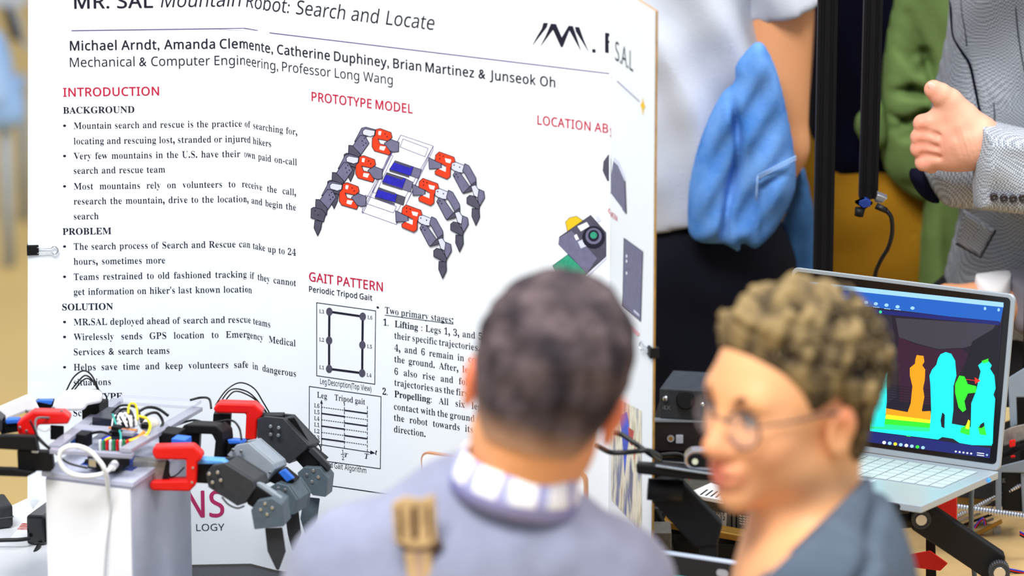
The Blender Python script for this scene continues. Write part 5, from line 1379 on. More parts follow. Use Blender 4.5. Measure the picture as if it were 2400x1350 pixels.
# white usb cable: loop in front of the robot, falling down the pedestal face
usb = [(274, 1078, 6.37), (262, 1096, 6.34), (235, 1112, 6.32), (195, 1116, 6.31), (158, 1106, 6.31), (140, 1080, 6.31), (145, 1055, 6.31), (172, 1045, 6.31), (205, 1054, 6.31), (228, 1075, 6.31),
       (244, 1098, 6.31), (252, 1135, 6.32), (255, 1190, 6.335), (246, 1270, 6.335), (240, 1350, 6.335), (238, 1420, 6.335)]
pe = onz(236, 1470, TZ + 0.004)
pts = [at(*p_) for p_ in usb]
pts.append(Vector((pts[-1].x - 0.002, pts[-1].y, TZ + 0.03))); pts.append(Vector((pts[-1].x - 0.02, pts[-1].y - 0.02, TZ + 0.0035))); pts.append(Vector((pts[-1].x - 0.12, pts[-1].y - 0.02, TZ + 0.0035)))
uc = thing('usb_cable', at(240, 1350, 6.33), 'white usb cable looping in front of robot and hanging down the pedestal', 'cable')
MB().tube(curve_pts(pts, 8), 0.0031, 10).build('cord', M['wcable'], uc)
a_, b_ = at(262, 1096, 6.34), at(283, 1072, 6.385)
MB().tube([a_, a_ + (b_ - a_) * 0.15, a_ + (b_ - a_) * 0.8, b_], 0.0052, 10, 0, 0.0056).build('plug', M['white'], uc)

# power adapters on a white foam sheet
def ground_box(name, px, py, yaw, w, d, h_, z0, m, label, cat, bevel=0.003, group=None):
    """box standing on height z0 with its near right lower corner under a pixel"""
    c = onz(px, py, z0); R = Matrix.Rotation(yaw, 3, 'Z')
    t = thing(name, c, label, cat, group)
    ex, ey = R @ Vector((1, 0, 0)), R @ Vector((0, 1, 0))
    return t, c, ex, ey


# white raised board at the table's left end, carrying the adapters
zb = TZ + 0.10
c0 = onz(65, 1165, zb)
t = thing('riser_box', (c0.x - 0.2, c0.y - 0.2, TZ), 'low white riser at the left end of the dark table under the adapters', 'riser')
b = MB()
e1 = (onz(-120, 1250, zb) - c0); e2 = (onz(104, 1240, zb) - c0) * 4.0
e1.z = 0; e2 = Vector((0.25, -0.97, 0)) * 0.40
b.par(Vector((c0.x, c0.y, TZ + 0.001)), e1 * 1.3, e2 * 1.0, UP * (zb - TZ - 0.001))
b.build('riser_top', mat('white_laminate', 'E4E7EE', 0.25, var=0.05, scale=12), t, 0.003)
# sheet with a red printed band
c = onz(25, 1262, zb + 0.0005)
sheet = MB(); sx = Vector((0.97, -0.12, 0)); sy2 = Vector((0.16, 0.98, 0))
sheet.par(c, sx * 0.052, sy2 * 0.19, UP * 0.0012)
so = sheet.build('printed_sheet', M['inkwht'])
tag(so, 'white paper sheet with a red printed band lying between the two black adapters', 'paper')
rb = MB(); rb.par(c + UP * 0.00125 + sy2 * 0.035, sx * 0.05, sy2 * 0.028, UP * 0.0003)
rb.build('red_band', mat('brick_red_print', 'B4504C', 0.6, var=0.25, scale=120, col2='E2B4B0'), so)
# left adapter
c = onz(32, 1238, zb)
t = thing('power_adapter', c, 'flat grey black power adapter cut off by the left picture edge', 'adapter')
ex, ey = Vector((-0.93, -0.36, 0)), Vector((-0.30, 0.95, 0))
b = MB(); b.par(c + UP * 0.001, ex * 0.11, ey * 0.055, UP * 0.033); b.build('case', mat('worn_black_case', '2E3034', 0.55, var=0.2, scale=90), t, 0.004)
b = MB(); b.par(c + UP * 0.016 - ey * 0.0004 + Vector((0.0005, 0, 0)), ex * 0.11, ey * 0.056, UP * 0.0012); b.build('seam', M['gcable'], t)
# right adapter
c = onz(106, 1280, zb)
t = thing('power_adapter', c, 'glossy black power brick standing against the white pedestal', 'adapter')
ex, ey = Vector((-1, 0.1, 0)).normalized(), Vector((0.32, 0.95, 0))
b = MB(); b.par(c + UP * 0.001, ex * 0.026, ey * 0.085, UP * 0.042); b.build('case', mat('glossy_black_case', '0E0F12', 0.2, spec=0.6), t, 0.004)
cb = MB().tube(curve_pts([at(70, 1262, c.y - 0.005), at(45, 1265, c.y - 0.01), at(10, 1266, c.y - 0.01), at(-40, 1268, c.y - 0.01)], 6), 0.0028, 8)
cb.tube(curve_pts([at(92, 1278, c.y - 0.004), at(75, 1305, c.y - 0.03), at(45, 1328, c.y - 0.05), at(10, 1331, c.y - 0.06), at(-40, 1331, c.y - 0.06)], 6), 0.0034, 8, 0)
cb.build('power_cord', M['cable'], t)

# tablet with pink gold edge leaning on the poster
tl = thing('tablet_computer', at(1170, 1235, 6.52), 'white fronted tablet with rose gold edge standing before the poster', 'tablet')
q0 = at(985, 1057, 6.545)
wdir = (at(1372, 1108, 6.39) - q0); wid = wdir.length; wdir.normalize()
hd = (at(940, 1260, 6.555) - q0); hd = (hd - wdir * hd.dot(wdir)).normalized()
nrm = hd.cross(wdir).normalized()
if nrm.y > 0: nrm = -nrm
hh = 0.172


def rrect(o, a, b_, w, h_, r, n_=6):
    out = []
    for cx, cy, s in ((w - r, r, -90), (w - r, h_ - r, 0), (r, h_ - r, 90), (r, r, 180)):
        for k in range(n_ + 1):
            an = math.radians(s + 90 * k / n_)
            out.append(o + a * (cx + r * math.cos(an)) + b_ * (cy + r * math.sin(an)))
    return out


MB().prism(rrect(q0, wdir, hd, wid, hh, 0.012), -nrm * 0.007).build('case', mat('rose_gold', 'D9A07A', 0.35, metal=0.4), tl, 0.001)
MB().prism(rrect(q0 + wdir * 0.003 + hd * 0.003 + nrm * 0.0008, wdir, hd, wid - 0.006, hh - 0.006, 0.010), -nrm * 0.0006).build('bezel', M['white'], tl)


def lit(name, col, e=1.0): return mat(name, col, 0.3, emit=e)


def tq(x, y, w, h_, k): 
    o = q0 + wdir * x + hd * y + nrm * k
    return [o, o + wdir * w, o + wdir * w + hd * h_, o + hd * h_]


MB().prism(tq(0.027, 0.014, wid - 0.054, hh - 0.03, 0.0014), -nrm * 0.0005).build('screen', lit('tablet_screen_blue', '7EC4F2', 0.9), tl)
MB().prism(tq(0.027, 0.014, wid - 0.054, 0.027, 0.0017), -nrm * 0.0002).build('screen_dark_band', lit('tablet_screen_dark', '33244A', 0.5), tl)
c = q0 + wdir * 0.040 + hd * 0.026 + nrm * 0.002
MB().prism([c + wdir * 0.006 * math.cos(k * 0.5236) + hd * 0.006 * math.sin(k * 0.5236) for k in range(12)], -nrm * 0.0002).build('screen_icon', lit('tablet_icon', 'F1F08A', 1.0), tl)
MB().prism(tq(0.035, 0.055, 0.03, 0.012, 0.0017), -nrm * 0.0002).build('screen_pale_patch', lit('tablet_patch', 'A9DDF7', 1.0), tl)
# stand behind it reaching the table
p_ = q0 + wdir * wid * 0.5 + hd * hh
MB().prism([q0 + wdir * wid * 0.3 + hd * hh * 0.6 - nrm * 0.008, q0 + wdir * wid * 0.7 + hd * hh * 0.6 - nrm * 0.008,
            Vector((p_.x + 0.06, p_.y + 0.07, TZ + 0.001)), Vector((p_.x - 0.02, p_.y + 0.07, TZ + 0.001))], Vector((0, 0.004, 0))).build('easel_leg', M['grey'], tl)
b = MB(); b.par(Vector((p_.x - 0.08, p_.y + 0.035, TZ + 0.001)), wdir * 0.16, Vector((0.02, 0.05, 0)), UP * (p_.z - TZ + 0.01)); b.build('stand_block', M['grey'], tl, 0.003)

# binder clips on the poster edges
def binder_clip(p, ex, label):
    t = thing('binder_clip', p, label, 'clip', None)
    n_ = Vector((-ex.y, ex.x, 0)); n_ = n_ if n_.y < 0 else -n_
    b = MB(); b.prism([p - ex * 0.002 + n_ * 0.005, p + ex * 0.014 + n_ * 0.003, p + ex * 0.014 - n_ * 0.006, p - ex * 0.002 - n_ * 0.008], UP * 0.014)
    b.build('spring_body', M['black'], t, 0.0006)
    w = [p + ex * 0.012 + n_ * 0.004 + UP * 0.003, p + ex * 0.030 + n_ * 0.004 + UP * 0.004, p + ex * 0.036 + n_ * 0.004 + UP * 0.001, p + ex * 0.041 + n_ * 0.004 + UP * 0.007,
         p + ex * 0.036 + n_ * 0.004 + UP * 0.013, p + ex * 0.030 + n_ * 0.004 + UP * 0.010, p + ex * 0.012 + n_ * 0.004 + UP * 0.011]
    MB().tube(curve_pts(w, 4), 0.0009, 6).build('wire_handle', M['steel'], t)


u_, z_ = uz(67, 597)
binder_clip(PP(u_, z_, 0.0), Vector((1, 0.05, 0)).normalized(), 'small black binder clip with steel handle on the left edge of the poster')
x_, y_, nx_, ny_ = plan(CUM[-1] - 1e-4)
binder_clip(Vector((x_, y_, uz(1525, 835)[1])), Vector((-0.31, 0.95, 0)), 'small black binder clip on the right wing edge of the poster')

# print of a painting stuck low on the right wing
pr = thing('art_print', PP(uz(1462, 1080)[0], uz(1462, 1080)[1], 0.002), 'pale abstract painting print with blue and red strokes on the right poster wing', 'picture')
m_pic = bpy.data.materials.new('painted_strokes'); m_pic.use_nodes = True
nt = m_pic.node_tree; bs = nt.nodes['Principled BSDF']; bs.inputs['Roughness'].default_value = 0.5
tc = nt.nodes.new('ShaderNodeTexCoord'); mp = nt.nodes.new('ShaderNodeMapping'); mp.inputs['Scale'].default_value = (60, 60, 14)
nt.links.new(tc.outputs['Object'], mp.inputs[0])
nz_ = nt.nodes.new('ShaderNodeTexNoise'); nz_.inputs['Scale'].default_value = 1.0; nz_.inputs['Detail'].default_value = 5
nt.links.new(mp.outputs[0], nz_.inputs[0])
rp = nt.nodes.new('ShaderNodeValToRGB'); el = rp.color_ramp.elements
for ps, cl in ((0.30, '3A4FA8'), (0.40, '8C8F9C'), (0.47, 'D9D5C4'), (0.56, 'E9E4CE'), (0.64, 'B9B596'), (0.70, 'C9553C')):
    e_ = el.new(ps); e_.color = (*hexc(cl), 1)
nt.links.new(nz_.outputs[0], rp.inputs[0]); nt.links.new(rp.outputs[0], bs.inputs['Base Color'])
p = Print('print_sheet', base=0.0011, parent=pr)
p.poly([(1434, 926), (1505, 962), (1505, 1248), (1434, 1170)], m_pic)
p.poly([(1433, 933), (1446, 940), (1452, 975), (1440, 985), (1433, 970)], mat('brush_red', 'D2503A', 0.6, var=0.2, scale=60))
p.poly([(1455, 975), (1472, 965), (1478, 1010), (1470, 1075), (1466, 1120), (1462, 1050)], mat('brush_blue', '3E55C8', 0.6, var=0.25, scale=60))
p.poly([(1474, 1000), (1488, 1010), (1484, 1045), (1478, 1040)], mat('brush_red_dark', 'B5473C', 0.6, var=0.2, scale=60))
p.poly([(1478, 1080), (1486, 1110), (1482, 1200), (1477, 1140)], mat('brush_grey', '6D708A', 0.6, var=0.2, scale=60))
p.build()

# blue plastic chair on the far floor
YC = 11.0
bl = mat('pale_blue_plastic', '8DB2E4', 0.35, var=0.12, scale=6)
ch = thing('plastic_chair', (at(-10, 300, YC).x, YC + 0.1, 0), 'pale blue plastic chair on the far floor at the left picture edge', 'chair')
ol = [(-150, 70), (-30, 60), (5, 75), (20, 105), (33, 165), (48, 215), (56, 245), (56, 280), (40, 297), (0, 306), (-100, 320), (-160, 300)]
mesh_obj('seat_shell', cushion(ol, YC, 0.03, 0.05, 0.012, fold=lambda x, z: 0.006 * np.sin(x * 60)), bl, ch)
ol2 = [(-60, 85), (-12, 95), (6, 150), (16, 200), (14, 235), (-5, 250), (-60, 252)]
mesh_obj('seat_pad', cushion(ol2, YC - 0.03, 0.02, 0.03, 0.01), mat('pale_blue_pad', '9CBCEA', 0.4, var=0.1, scale=8), ch)
b = MB(); b.prism([at(5, 20, YC - 0.02), at(22, 22, YC - 0.02), at(40, 60, YC - 0.02), at(54, 108, YC - 0.02), at(40, 98, YC - 0.02), at(24, 92, YC - 0.02), at(14, 50, YC - 0.02)], Vector((0, 0.03, 0)))
b.build('arm_support', mat('dark_grey_support', '23222A', 0.5, var=0.3, scale=40), ch, 0.004)
b = MB(); b.tube(curve_pts([at(28, 16, YC), at(45, 55, YC), at(54, 100, YC), at(75, 112, YC)], 5), 0.006, 8)
b.build('frame_tube', M['grey'], ch)
b = MB(); b.par(at(-160, 22, YC), at(64, 18, YC) - at(-160, 22, YC), Vector((0, 0.05, 0)), UP * 0.06); b.build('back_rail', mat('grey_blue_rail', 'A9B0BE', 0.5), ch, 0.006)
for dx, dy in ((0.0, 0), (-0.42, 0), (0.0, 0.4), (-0.42, 0.4)):
    x = at(10, 290, YC).x + dx
    MB().cyl((x, YC + 0.02 + dy, 0.0), (x, YC + 0.02 + dy, at(10, 300, YC).z + 0.02), 0.012).build('leg', M['grey'], ch)
MB().par(at(-150, 300, YC), at(20, 300, YC) - at(-150, 300, YC), Vector((0, 0.42, 0)), UP * 0.02).build('seat', bl, ch, 0.005)
# ------------------------------------------------------------------ equipment on the workbench
def sq(px0, px1, py0, py1): return [(px0, py0), (px1, py0), (px1, py1), (px0, py1)]


def solid(name, pts, Y, dY, m, parent, shift=(0, 0), bevel=0.0015):
    return leg_part(name, pts, Y, dY, m, parent, shift, bevel)


def base_point(px, py, Y):
    p_ = at(px, py, Y); return Vector((p_.x, p_.y, TZ))


def scan_bolt(mb, p0, p1, r, pitch, mi=0, n_=10):
    """threaded rod: a string of ridges"""
    d = p1 - p0; L_ = d.length; k = int(L_ / pitch)
    pts, rad = [], []
    for i in range(k * 2 + 1):
        pts.append(p0 + d * (i / (2 * k)))
        rad.append(r if i % 2 else r * 0.72)
    t = d.normalized(); a = t.cross(UP).normalized(); b_ = t.cross(a)
    vs, fs_ = [], []
    for p_, rr in zip(pts, rad):
        for q in range(n_):
            an = 6.2832 * q / n_
            vs.append(p_ + (a * math.cos(an) + b_ * math.sin(an)) * rr)
    for i in range(len(pts) - 1):
        for q in range(n_):
            fs_.append((i * n_ + q, i * n_ + (q + 1) % n_, (i + 1) * n_ + (q + 1) % n_, (i + 1) * n_ + q))
    mb.add(vs, fs_, mi)


# ---- printing machine: two black upright rails, top beam, lead screws, small camera on the short rail
YP = 7.10
mach = thing('machine_frame', base_point(1930, 1100, YP), 'black extruded rail frame of a machine rising behind the right laptop', 'machine')
m_rail2 = mat('black_anodised', '06060B', 0.6, var=0.1, scale=50, spec=0.2)


def extrusion(name, top, low, w_px, parent):
    """upright slotted rail"""
    a = at(top[0], top[1], YP); b_ = at(low[0], low[1], YP)
    w = w_px / 1650.0
    mb = MB()
    ax = Vector((1, 0, 0)); ay = Vector((0, 1, 0))
    d = b_ - a
    # cross section with two front grooves
    sec = [(0, 0), (0.16, 0), (0.16, 0.10), (0.34, 0.10), (0.34, 0), (0.64, 0), (0.64, 0.10), (0.80, 0.10), (0.80, 0), (1, 0), (1, 1), (0, 1)]
    mb.prism([a + ax * (x - 0.5) * w + ay * y * w for x, y in sec], d)
    mb.build(name, m_rail2, parent, 0.0006)


ext_top = 1.78
pl = at(1944, 0, YP); pb_ = Vector((at(1930, 635, YP).x - 0.006, YP, TZ + 0.001))
extrusion('upright_rail', (1944, -150), (1923, 1020), 46, mach)
b = MB(); bp_ = at(1923, 1020, YP)
b.par(Vector((bp_.x - 0.03, YP - 0.02, TZ + 0.001)), Vector((0.06, 0, 0)), Vector((0, 0.06, 0)), UP * (bp_.z - TZ)); b.build('foot_block', m_rail2, mach, 0.002)
extrusion('hanging_rail', (2052, -150), (2036, 468), 44, mach)
a = at(1900, -150, YP); b_ = at(2480, -150, YP); b_.z = a.z
MB().par(a + Vector((0, -0.005, 0)), b_ - a, Vector((0, 0.04, 0)), UP * 0.04).build('top_beam', m_rail2, mach, 0.002)
MB().par(Vector((b_.x - 0.03, YP, TZ + 0.001)), Vector((0.03, 0, 0)), Vector((0, 0.03, 0)), UP * (b_.z - TZ)).build('upright_rail', m_rail2, mach, 0.001)
# little camera head at the lower end of the hanging rail
cm = MB().prism(P3([(2003, 476), (2024, 468), (2046, 479), (2026, 492)], YP - 0.03), UP * 0.004).build('sensor_bracket', mat('pale_bracket', 'B9BEE0', 0.35, metal=0.3), mach, 0.0005)
MB().prism(P3([(2056, 456), (2080, 465), (2068, 476), (2050, 474)], YP - 0.02), Vector((0, 0.01, 0.003))).build('bracket_arm', M['steel'], mach, 0.0005)
MB().prism(P3([(2014, 472), (2030, 466), (2042, 474), (2040, 484), (2024, 488), (2013, 480)], YP - 0.034), Vector((0, 0.012, 0))).build('circuit_chip', M['navy'], cm, 0.0008)
MB().cyl(at(2016, 488, YP - 0.03), at(2013, 506, YP - 0.03), 0.0075, 0.0065, 16).build('lens', M['black'], cm)
MB().cyl(at(2054, 482, YP - 0.03), at(2078, 494, YP - 0.035), 0.005, 0.0042, 12).build('cable_plug', M['cable'], cm)
wire('sensor_cable', [(2078, 494, YP - 0.035), (2089, 510, YP - 0.035), (2091, 545, YP - 0.03), (2082, 580, YP - 0.02), (2062, 615, YP), (2050, 655, YP + 0.02), (2048, 760, YP + 0.02), (2060, 900, YP + 0.02)], 0.0032, M['cable'], mach)
# parts low on the right: grey side plates, rails, red clips, lead screws
gp = mat('machine_grey_plate', '8391A2', 0.45, var=0.06, scale=30)
solid('side_plate', [(2362, 886), (2420, 850), (2420, 931), (2382, 931), (2384, 996), (2368, 1002)], YP - 0.1, 0.01, gp, mach)
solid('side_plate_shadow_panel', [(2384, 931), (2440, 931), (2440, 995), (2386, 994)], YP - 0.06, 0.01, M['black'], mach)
solid('wood_block', [(2354, 955), (2368, 955), (2368, 985), (2354, 990)], YP - 0.06, 0.02, mat('pale_wood_block', 'E3CF9A', 0.6), mach)
solid('base_plate', [(2350, 1010), (2372, 1000), (2440, 985), (2440, 1020), (2352, 1046)], YP - 0.12, 0.01, M['darksteel'], mach)
solid('linear_rail', [(2346, 1062), (2440, 1020), (2440, 1036), (2346, 1076)], YP - 0.13, 0.014, M['black'], mach)
solid('red_clip', [(2365, 1032), (2380, 1029), (2380, 1046), (2366, 1049)], YP - 0.14, 0.01, M['red'], mach)
solid('red_clip', [(2368, 1068), (2379, 1066), (2380, 1073), (2369, 1074)], YP - 0.14, 0.01, M['red'], mach)
solid('front_plate', [(2345, 1092), (2440, 1068), (2440, 1112), (2396, 1108), (2347, 1107), (2347, 1210), (2333, 1204), (2333, 1100)], YP - 0.16, 0.008, gp, mach)
fp = solid('motor_body', [(2347, 1107), (2394, 1109), (2398, 1200), (2349, 1196)], YP - 0.15, 0.03, M['black'], mach)
solid('edge_plate', [(2392, 1108), (2402, 1109), (2404, 1204), (2396, 1202)], YP - 0.155, 0.02, gp, mach)
solid('inner_panel', [(2243, 1152), (2330, 1128), (2330, 1172), (2243, 1165)], YP - 0.10, 0.01, M['dark'], mach)
solid('wood_panel', [(2240, 1160), (2312, 1165), (2300, 1190), (2240, 1190)], YP - 0.09, 0.01, mat('ochre_wood_panel', 'A9843C', 0.6, var=0.15, scale=30), mach)
mb = MB(); scan_bolt(mb, at(2218, 1184, YP - 0.20), at(2430, 1214, YP - 0.26), 0.0052, 0.0042)
mb.build('lead_screw', M['steel'], mach)
mb = MB(); scan_bolt(mb, at(2240, 1212, YP - 0.13), at(2394, 1136, YP - 0.15), 0.0042, 0.0034)
mb.build('lead_screw', M['steel'], mach)
for k, (y0, y1) in enumerate(((1222, 1190), (1234, 1204), (1246, 1216))):
    solid('guide_rail', [(2240, y0), (2330, y1 - 4), (2330, y1 + 3), (2240, y0 + 6)], YP - 0.12 + 0.004 * k, 0.01, (M['steel'], M['black'], M['darksteel'])[k], mach)
solid('brass_rail', [(2258, 1262), (2348, 1216), (2350, 1226), (2262, 1272)], YP - 0.16, 0.012, M['brass'], mach)
solid('rail_foot', [(2326, 1236), (2346, 1232), (2346, 1256), (2328, 1258)], YP - 0.15, 0.012, M['darksteel'], mach)
for k, m_ in enumerate(('bwire', 'red', 'cable')):
    wire('ribbon_wire', [(2282 + 3 * k, 1238, YP - 0.17), (2292 + 2 * k, 1224, YP - 0.17), (2304 + 2 * k, 1215 + k, YP - 0.17), (2308 + 2 * k, 1230, YP - 0.17)], 0.0012, M[m_], mach)
    wire('ribbon_wire', [(2350, 1331 + 3 * k, YP - 0.32), (2380, 1336 + 3 * k, YP - 0.32), (2430, 1346 + 3 * k, YP - 0.32)], 0.0012, M[m_], mach)
    wire('ribbon_wire', [(2390, 1246 + 4 * k, YP - 0.25), (2405, 1254 + 4 * k, YP - 0.25), (2440, 1270 + 4 * k, YP - 0.25)], 0.0012, M[m_], mach)
# white letter mark on the motor
L2 = []
req('K', 'sansb')
L2.append(('motor_mark', M['white'], [('K', 'sansb')], (2350, 1131), (2357, 1131), 10, None, 0.0))
Ym = YP - 0.1525
lay_lines(lambda u, v, o: Vector((u, Ym, v)), lambda px, py: (at(px, py, Ym).x, at(px, py, Ym).z), mach, L2)

# ---- right laptop: camera-frame edge vectors measured from its corners
lap = thing('laptop', base_point(2150, 1150, 6.65), 'silver laptop showing a colourful depth heat map on its screen', 'laptop')
sc_ = 1720.0
dL = F / sc_
Ah = atd(2342, 1105, dL)
Vv = camv(-0.123, -0.039, -0.2024) * 0.97
Wv = camv(-0.296, 0.0385, 0.172) * 0.99
Lv = camv(0.0192, 0.2412, -0.021)
nb = Wv.cross(Vv).normalized(); nb = nb if nb.z > 0 else -nb          # up from the base
nl = Lv.cross(Wv).normalized(); nl = nl if nl.y < 0 else -nl          # out of the screen
wv, vv, lv = Wv.normalized(), Vv.normalized(), Lv.normalized()
alu = mat('silver_aluminium', 'A3AFBA', 0.35, metal=0.3, spec=0.5)
MB().prism(rrect(Ah, wv, vv, Wv.length, Vv.length * 1.02, 0.004), -nb * 0.010).build('base', alu, lap, 0.0012)
MB().prism(rrect(Ah + nl * 0.0, wv, lv, Wv.length, Lv.length, 0.009), -nl * 0.006).build('lid', alu, lap, 0.0012)
lid_in = 0.0055
MB().prism(rrect(Ah + wv * lid_in + lv * 0.009 + nl * 0.0010, wv, lv, Wv.length - 2 * lid_in, Lv.length - 0.009 - lid_in, 0.006), -nl * 0.0008).build('bezel', mat('black_glass_bezel', '0B0C12', 0.15, spec=0.6), lap)
# keys
keys = MB()
for r_ in range(6):
    nk = 14
    for c_ in range(nk):
        w0 = Wv.length * 0.86 / nk
        o = Ah + wv * (Wv.length * 0.06 + c_ * w0) + vv * (0.022 + r_ * 0.0185) + nb * 0.0003
        MB().par(o + wv * 0.0011 + vv * 0.0011, wv * (w0 - 0.0022), vv * 0.0163, nb * 0.0012).build('key', M['keycap'] if 'keycap' in M else M.setdefault('keycap', mat('pale_keycap', 'AAB9BD', 0.5)), lap)
MB().par(Ah + wv * 0.115 + vv * 0.142 + nb * 0.0002, wv * 0.11, vv * 0.078, nb * 0.0004).build('touchpad', mat('pale_touchpad', 'C9D3DE', 0.3), lap)
# port light and cable end at the right rear
MB().ball(Ah + vv * 0.035 - nb * 0.005 - wv * 0.001, 0.0035, 10).build('port_light', lit('blue_led', '3FA0FF', 1.2), lap)


def lid_inv(px, py):
    """pixel -> coordinates on the screen plane"""
    v = (675.0 - py) / F
    r = Vector(((px - 1200.0) / F, C + v * S, -S + v * C)); o = Vector((0, 0, H))
    t = (Ah - o).dot(nl) / r.dot(nl)
    q = o + r * t - Ah
    a11, a12, a22 = wv.dot(wv), wv.dot(lv), lv.dot(lv)
    b1, b2 = q.dot(wv), q.dot(lv); det = a11 * a22 - a12 * a12
    return ((b1 * a22 - b2 * a12) / det, (b2 * a11 - b1 * a12) / det)


def lid_map(u, v, o): return Ah + wv * u + lv * v + nl * o


E_ = dict(bg=lit('screen_dark_violet', '1A1030', 0.7), blue=lit('screen_blue', '0F62C8', 1.0), bluel=lit('screen_blue_light', '9FD4FF', 1.1), navy=lit('screen_navy', '0A1C78', 0.9), cyan=lit('screen_cyan', '08F4F0', 1.25),
          orange=lit('screen_orange', 'F59A0C', 1.2), yellow=lit('screen_yellow', 'E8E01C', 1.2), green=lit('screen_green', '2CE22A', 1.2), gcy=lit('screen_green_cyan', '1CEE90', 1.2), plum=lit('screen_plum', '3C0C38', 0.7),
          grey=lit('screen_grey', '4C4A5C', 0.6), white=lit('screen_white', 'E8F4FF', 1.2), redp=lit('screen_red', 'F02818', 1.1), dk=lit('screen_deep_navy', '06082A', 0.6), slate=lit('screen_slate', '2C2A44', 0.6))
p = Print('screen_image', lid_map, lid_inv, lap, 0.0014, 0.00002)
p.poly([(1867, 654), (2354, 712), (2322, 1074), (1840, 1010)], E_['bg'])
p.poly([(2100, 745), (2335, 760), (2310, 800), (2260, 815), (2200, 818), (2150, 805), (2108, 790)], E_['grey'])
p.poly([(2108, 790), (2150, 808), (2200, 820), (2255, 818), (2270, 830), (2240, 900), (2235, 960), (2110, 940), (2104, 830)], E_['plum'])
p.poly([(2030, 730), (2090, 740), (2104, 830), (2102, 930), (2075, 950), (2060, 880), (2040, 800)], E_['slate'])
p.poly([(2280, 800), (2330, 770), (2345, 760), (2332, 1000), (2240, 960), (2250, 900), (2262, 860)], E_['dk'])
p.poly([(2035, 735), (2058, 745), (2078, 770), (2068, 785), (2045, 770)], E_['grey'])
for k in range(9): p.line([(2085, 902 + 6 * k), (2190, 915 + 6 * k)], 1.5, E_['dk'])
p.poly([(1867, 656), (2354, 714), (2346, 756), (1864, 698)], E_['blue'])
p.poly([(1867, 657), (2353, 709), (2353, 720), (1867, 668)], E_['bluel'])
p.poly([(1960, 716), (2345, 753), (2343, 762), (1960, 726)], E_['navy'])
p.disc((1874, 676), 4, 4, E_['white'], 10)
for k in range(6): p.line([(1881 + 5 * k, 677 + 0.6 * k), (1884 + 5 * k, 677.4 + 0.6 * k)], 3, E_['white'])
for x, y in ((1928, 700), (1955, 703), (1976, 704), (2012, 707), (2031, 709), (2054, 712), (2079, 715), (2105, 719), (2140, 722), (2342, 726), (2310, 723)):
    p.disc((x, y), 5 if x < 2300 else 3, 4, E_['bluel' if x != 1928 else 'yellow'], 10)
for x, y in ((2030, 716), (2055, 719), (2081, 723), (2105, 725)): p.line([(x - 7, y), (x + 7, y + 1.5)], 1.5, E_['bluel'])
p.disc((2065, 731), 3.5, 3.5, E_['gcy'], 10)
# the coloured floor: bands of one picture
p.poly([(2040, 1010), (2200, 1030), (2210, 1024), (2235, 1028), (2250, 1038), (2280, 1043), (2326, 1044), (2326, 1010), (2190, 985), (2040, 970)], E_['cyan'])
p.poly([(2075, 956), (2130, 966), (2182, 963), (2184, 985), (2078, 972)], E_['orange'])
p.poly([(2078, 971), (2184, 984), (2184, 994), (2076, 982)], E_['yellow'])
p.poly([(2042, 978), (2184, 992), (2184, 1004), (2040, 992)], E_['green'])
p.poly([(2040, 991), (2184, 1003), (2184, 1012), (2040, 1004)], E_['gcy'])
# standing figures of the heat map
p.poly([(2046, 792), (2068, 794), (2071, 824), (2084, 832), (2086, 858), (2080, 884), (2080, 940), (2074, 1000), (2044, 1000)], E_['cyan'])
p.poly([(2150, 832), (2166, 834), (2168, 848), (2163, 856), (2170, 866), (2169, 890), (2165, 910), (2168, 930), (2162, 962), (2172, 972), (2128, 968), (2136, 945), (2140, 905), (2134, 880), (2134, 862), (2146, 852), (2147, 842)], E_['orange'])
p.poly([(2206, 830), (2218, 825), (2231, 829), (2240, 845), (2243, 880), (2236, 905), (2236, 960), (2230, 1010), (2245, 1030), (2180, 1015), (2184, 960), (2182, 900), (2180, 880), (2186, 866), (2196, 855), (2200, 840)], E_['cyan'])
p.poly([(2210, 966), (2216, 972), (2215, 1004), (2208, 1000), (2206, 985)], E_['dk'])
p.poly([(2250, 880), (2262, 882), (2270, 900), (2290, 905), (2290, 920), (2270, 922), (2262, 940), (2266, 960), (2258, 966), (2248, 955), (2240, 920), (2240, 900)], E_['green'])
p.poly([(2304, 848), (2312, 842), (2318, 846), (2326, 856), (2322, 864), (2332, 880), (2335, 910), (2330, 925), (2334, 935), (2330, 990), (2328, 1040), (2276, 1036), (2278, 945), (2290, 915), (2294, 895), (2300, 870), (2294, 856)], E_['cyan'])
p.poly([(2302, 846), (2318, 840), (2318, 848), (2306, 852)], E_['green'])
p.poly([(2254, 1003), (2266, 996), (2271, 984), (2275, 986), (2274, 1020), (2252, 1014)], E_['green'])
p.poly([(2266, 996), (2271, 983), (2275, 986), (2273, 1006), (2264, 1004)], E_['yellow'])
p.poly([(2294, 1002), (2300, 994), (2308, 992), (2310, 1004), (2314, 1020), (2298, 1018)], E_['green'])
p.poly([(2296, 1002), (2300, 994), (2308, 989), (2309, 998), (2302, 1003)], E_['dk'])
p.poly([(2286, 884), (2300, 892), (2287, 900)], E_['redp'])
p.line([(2266, 889), (2288, 892)], 1.5, E_['redp'])
p.disc((2130, 1024), 6, 3.5, E_['green'], 10)
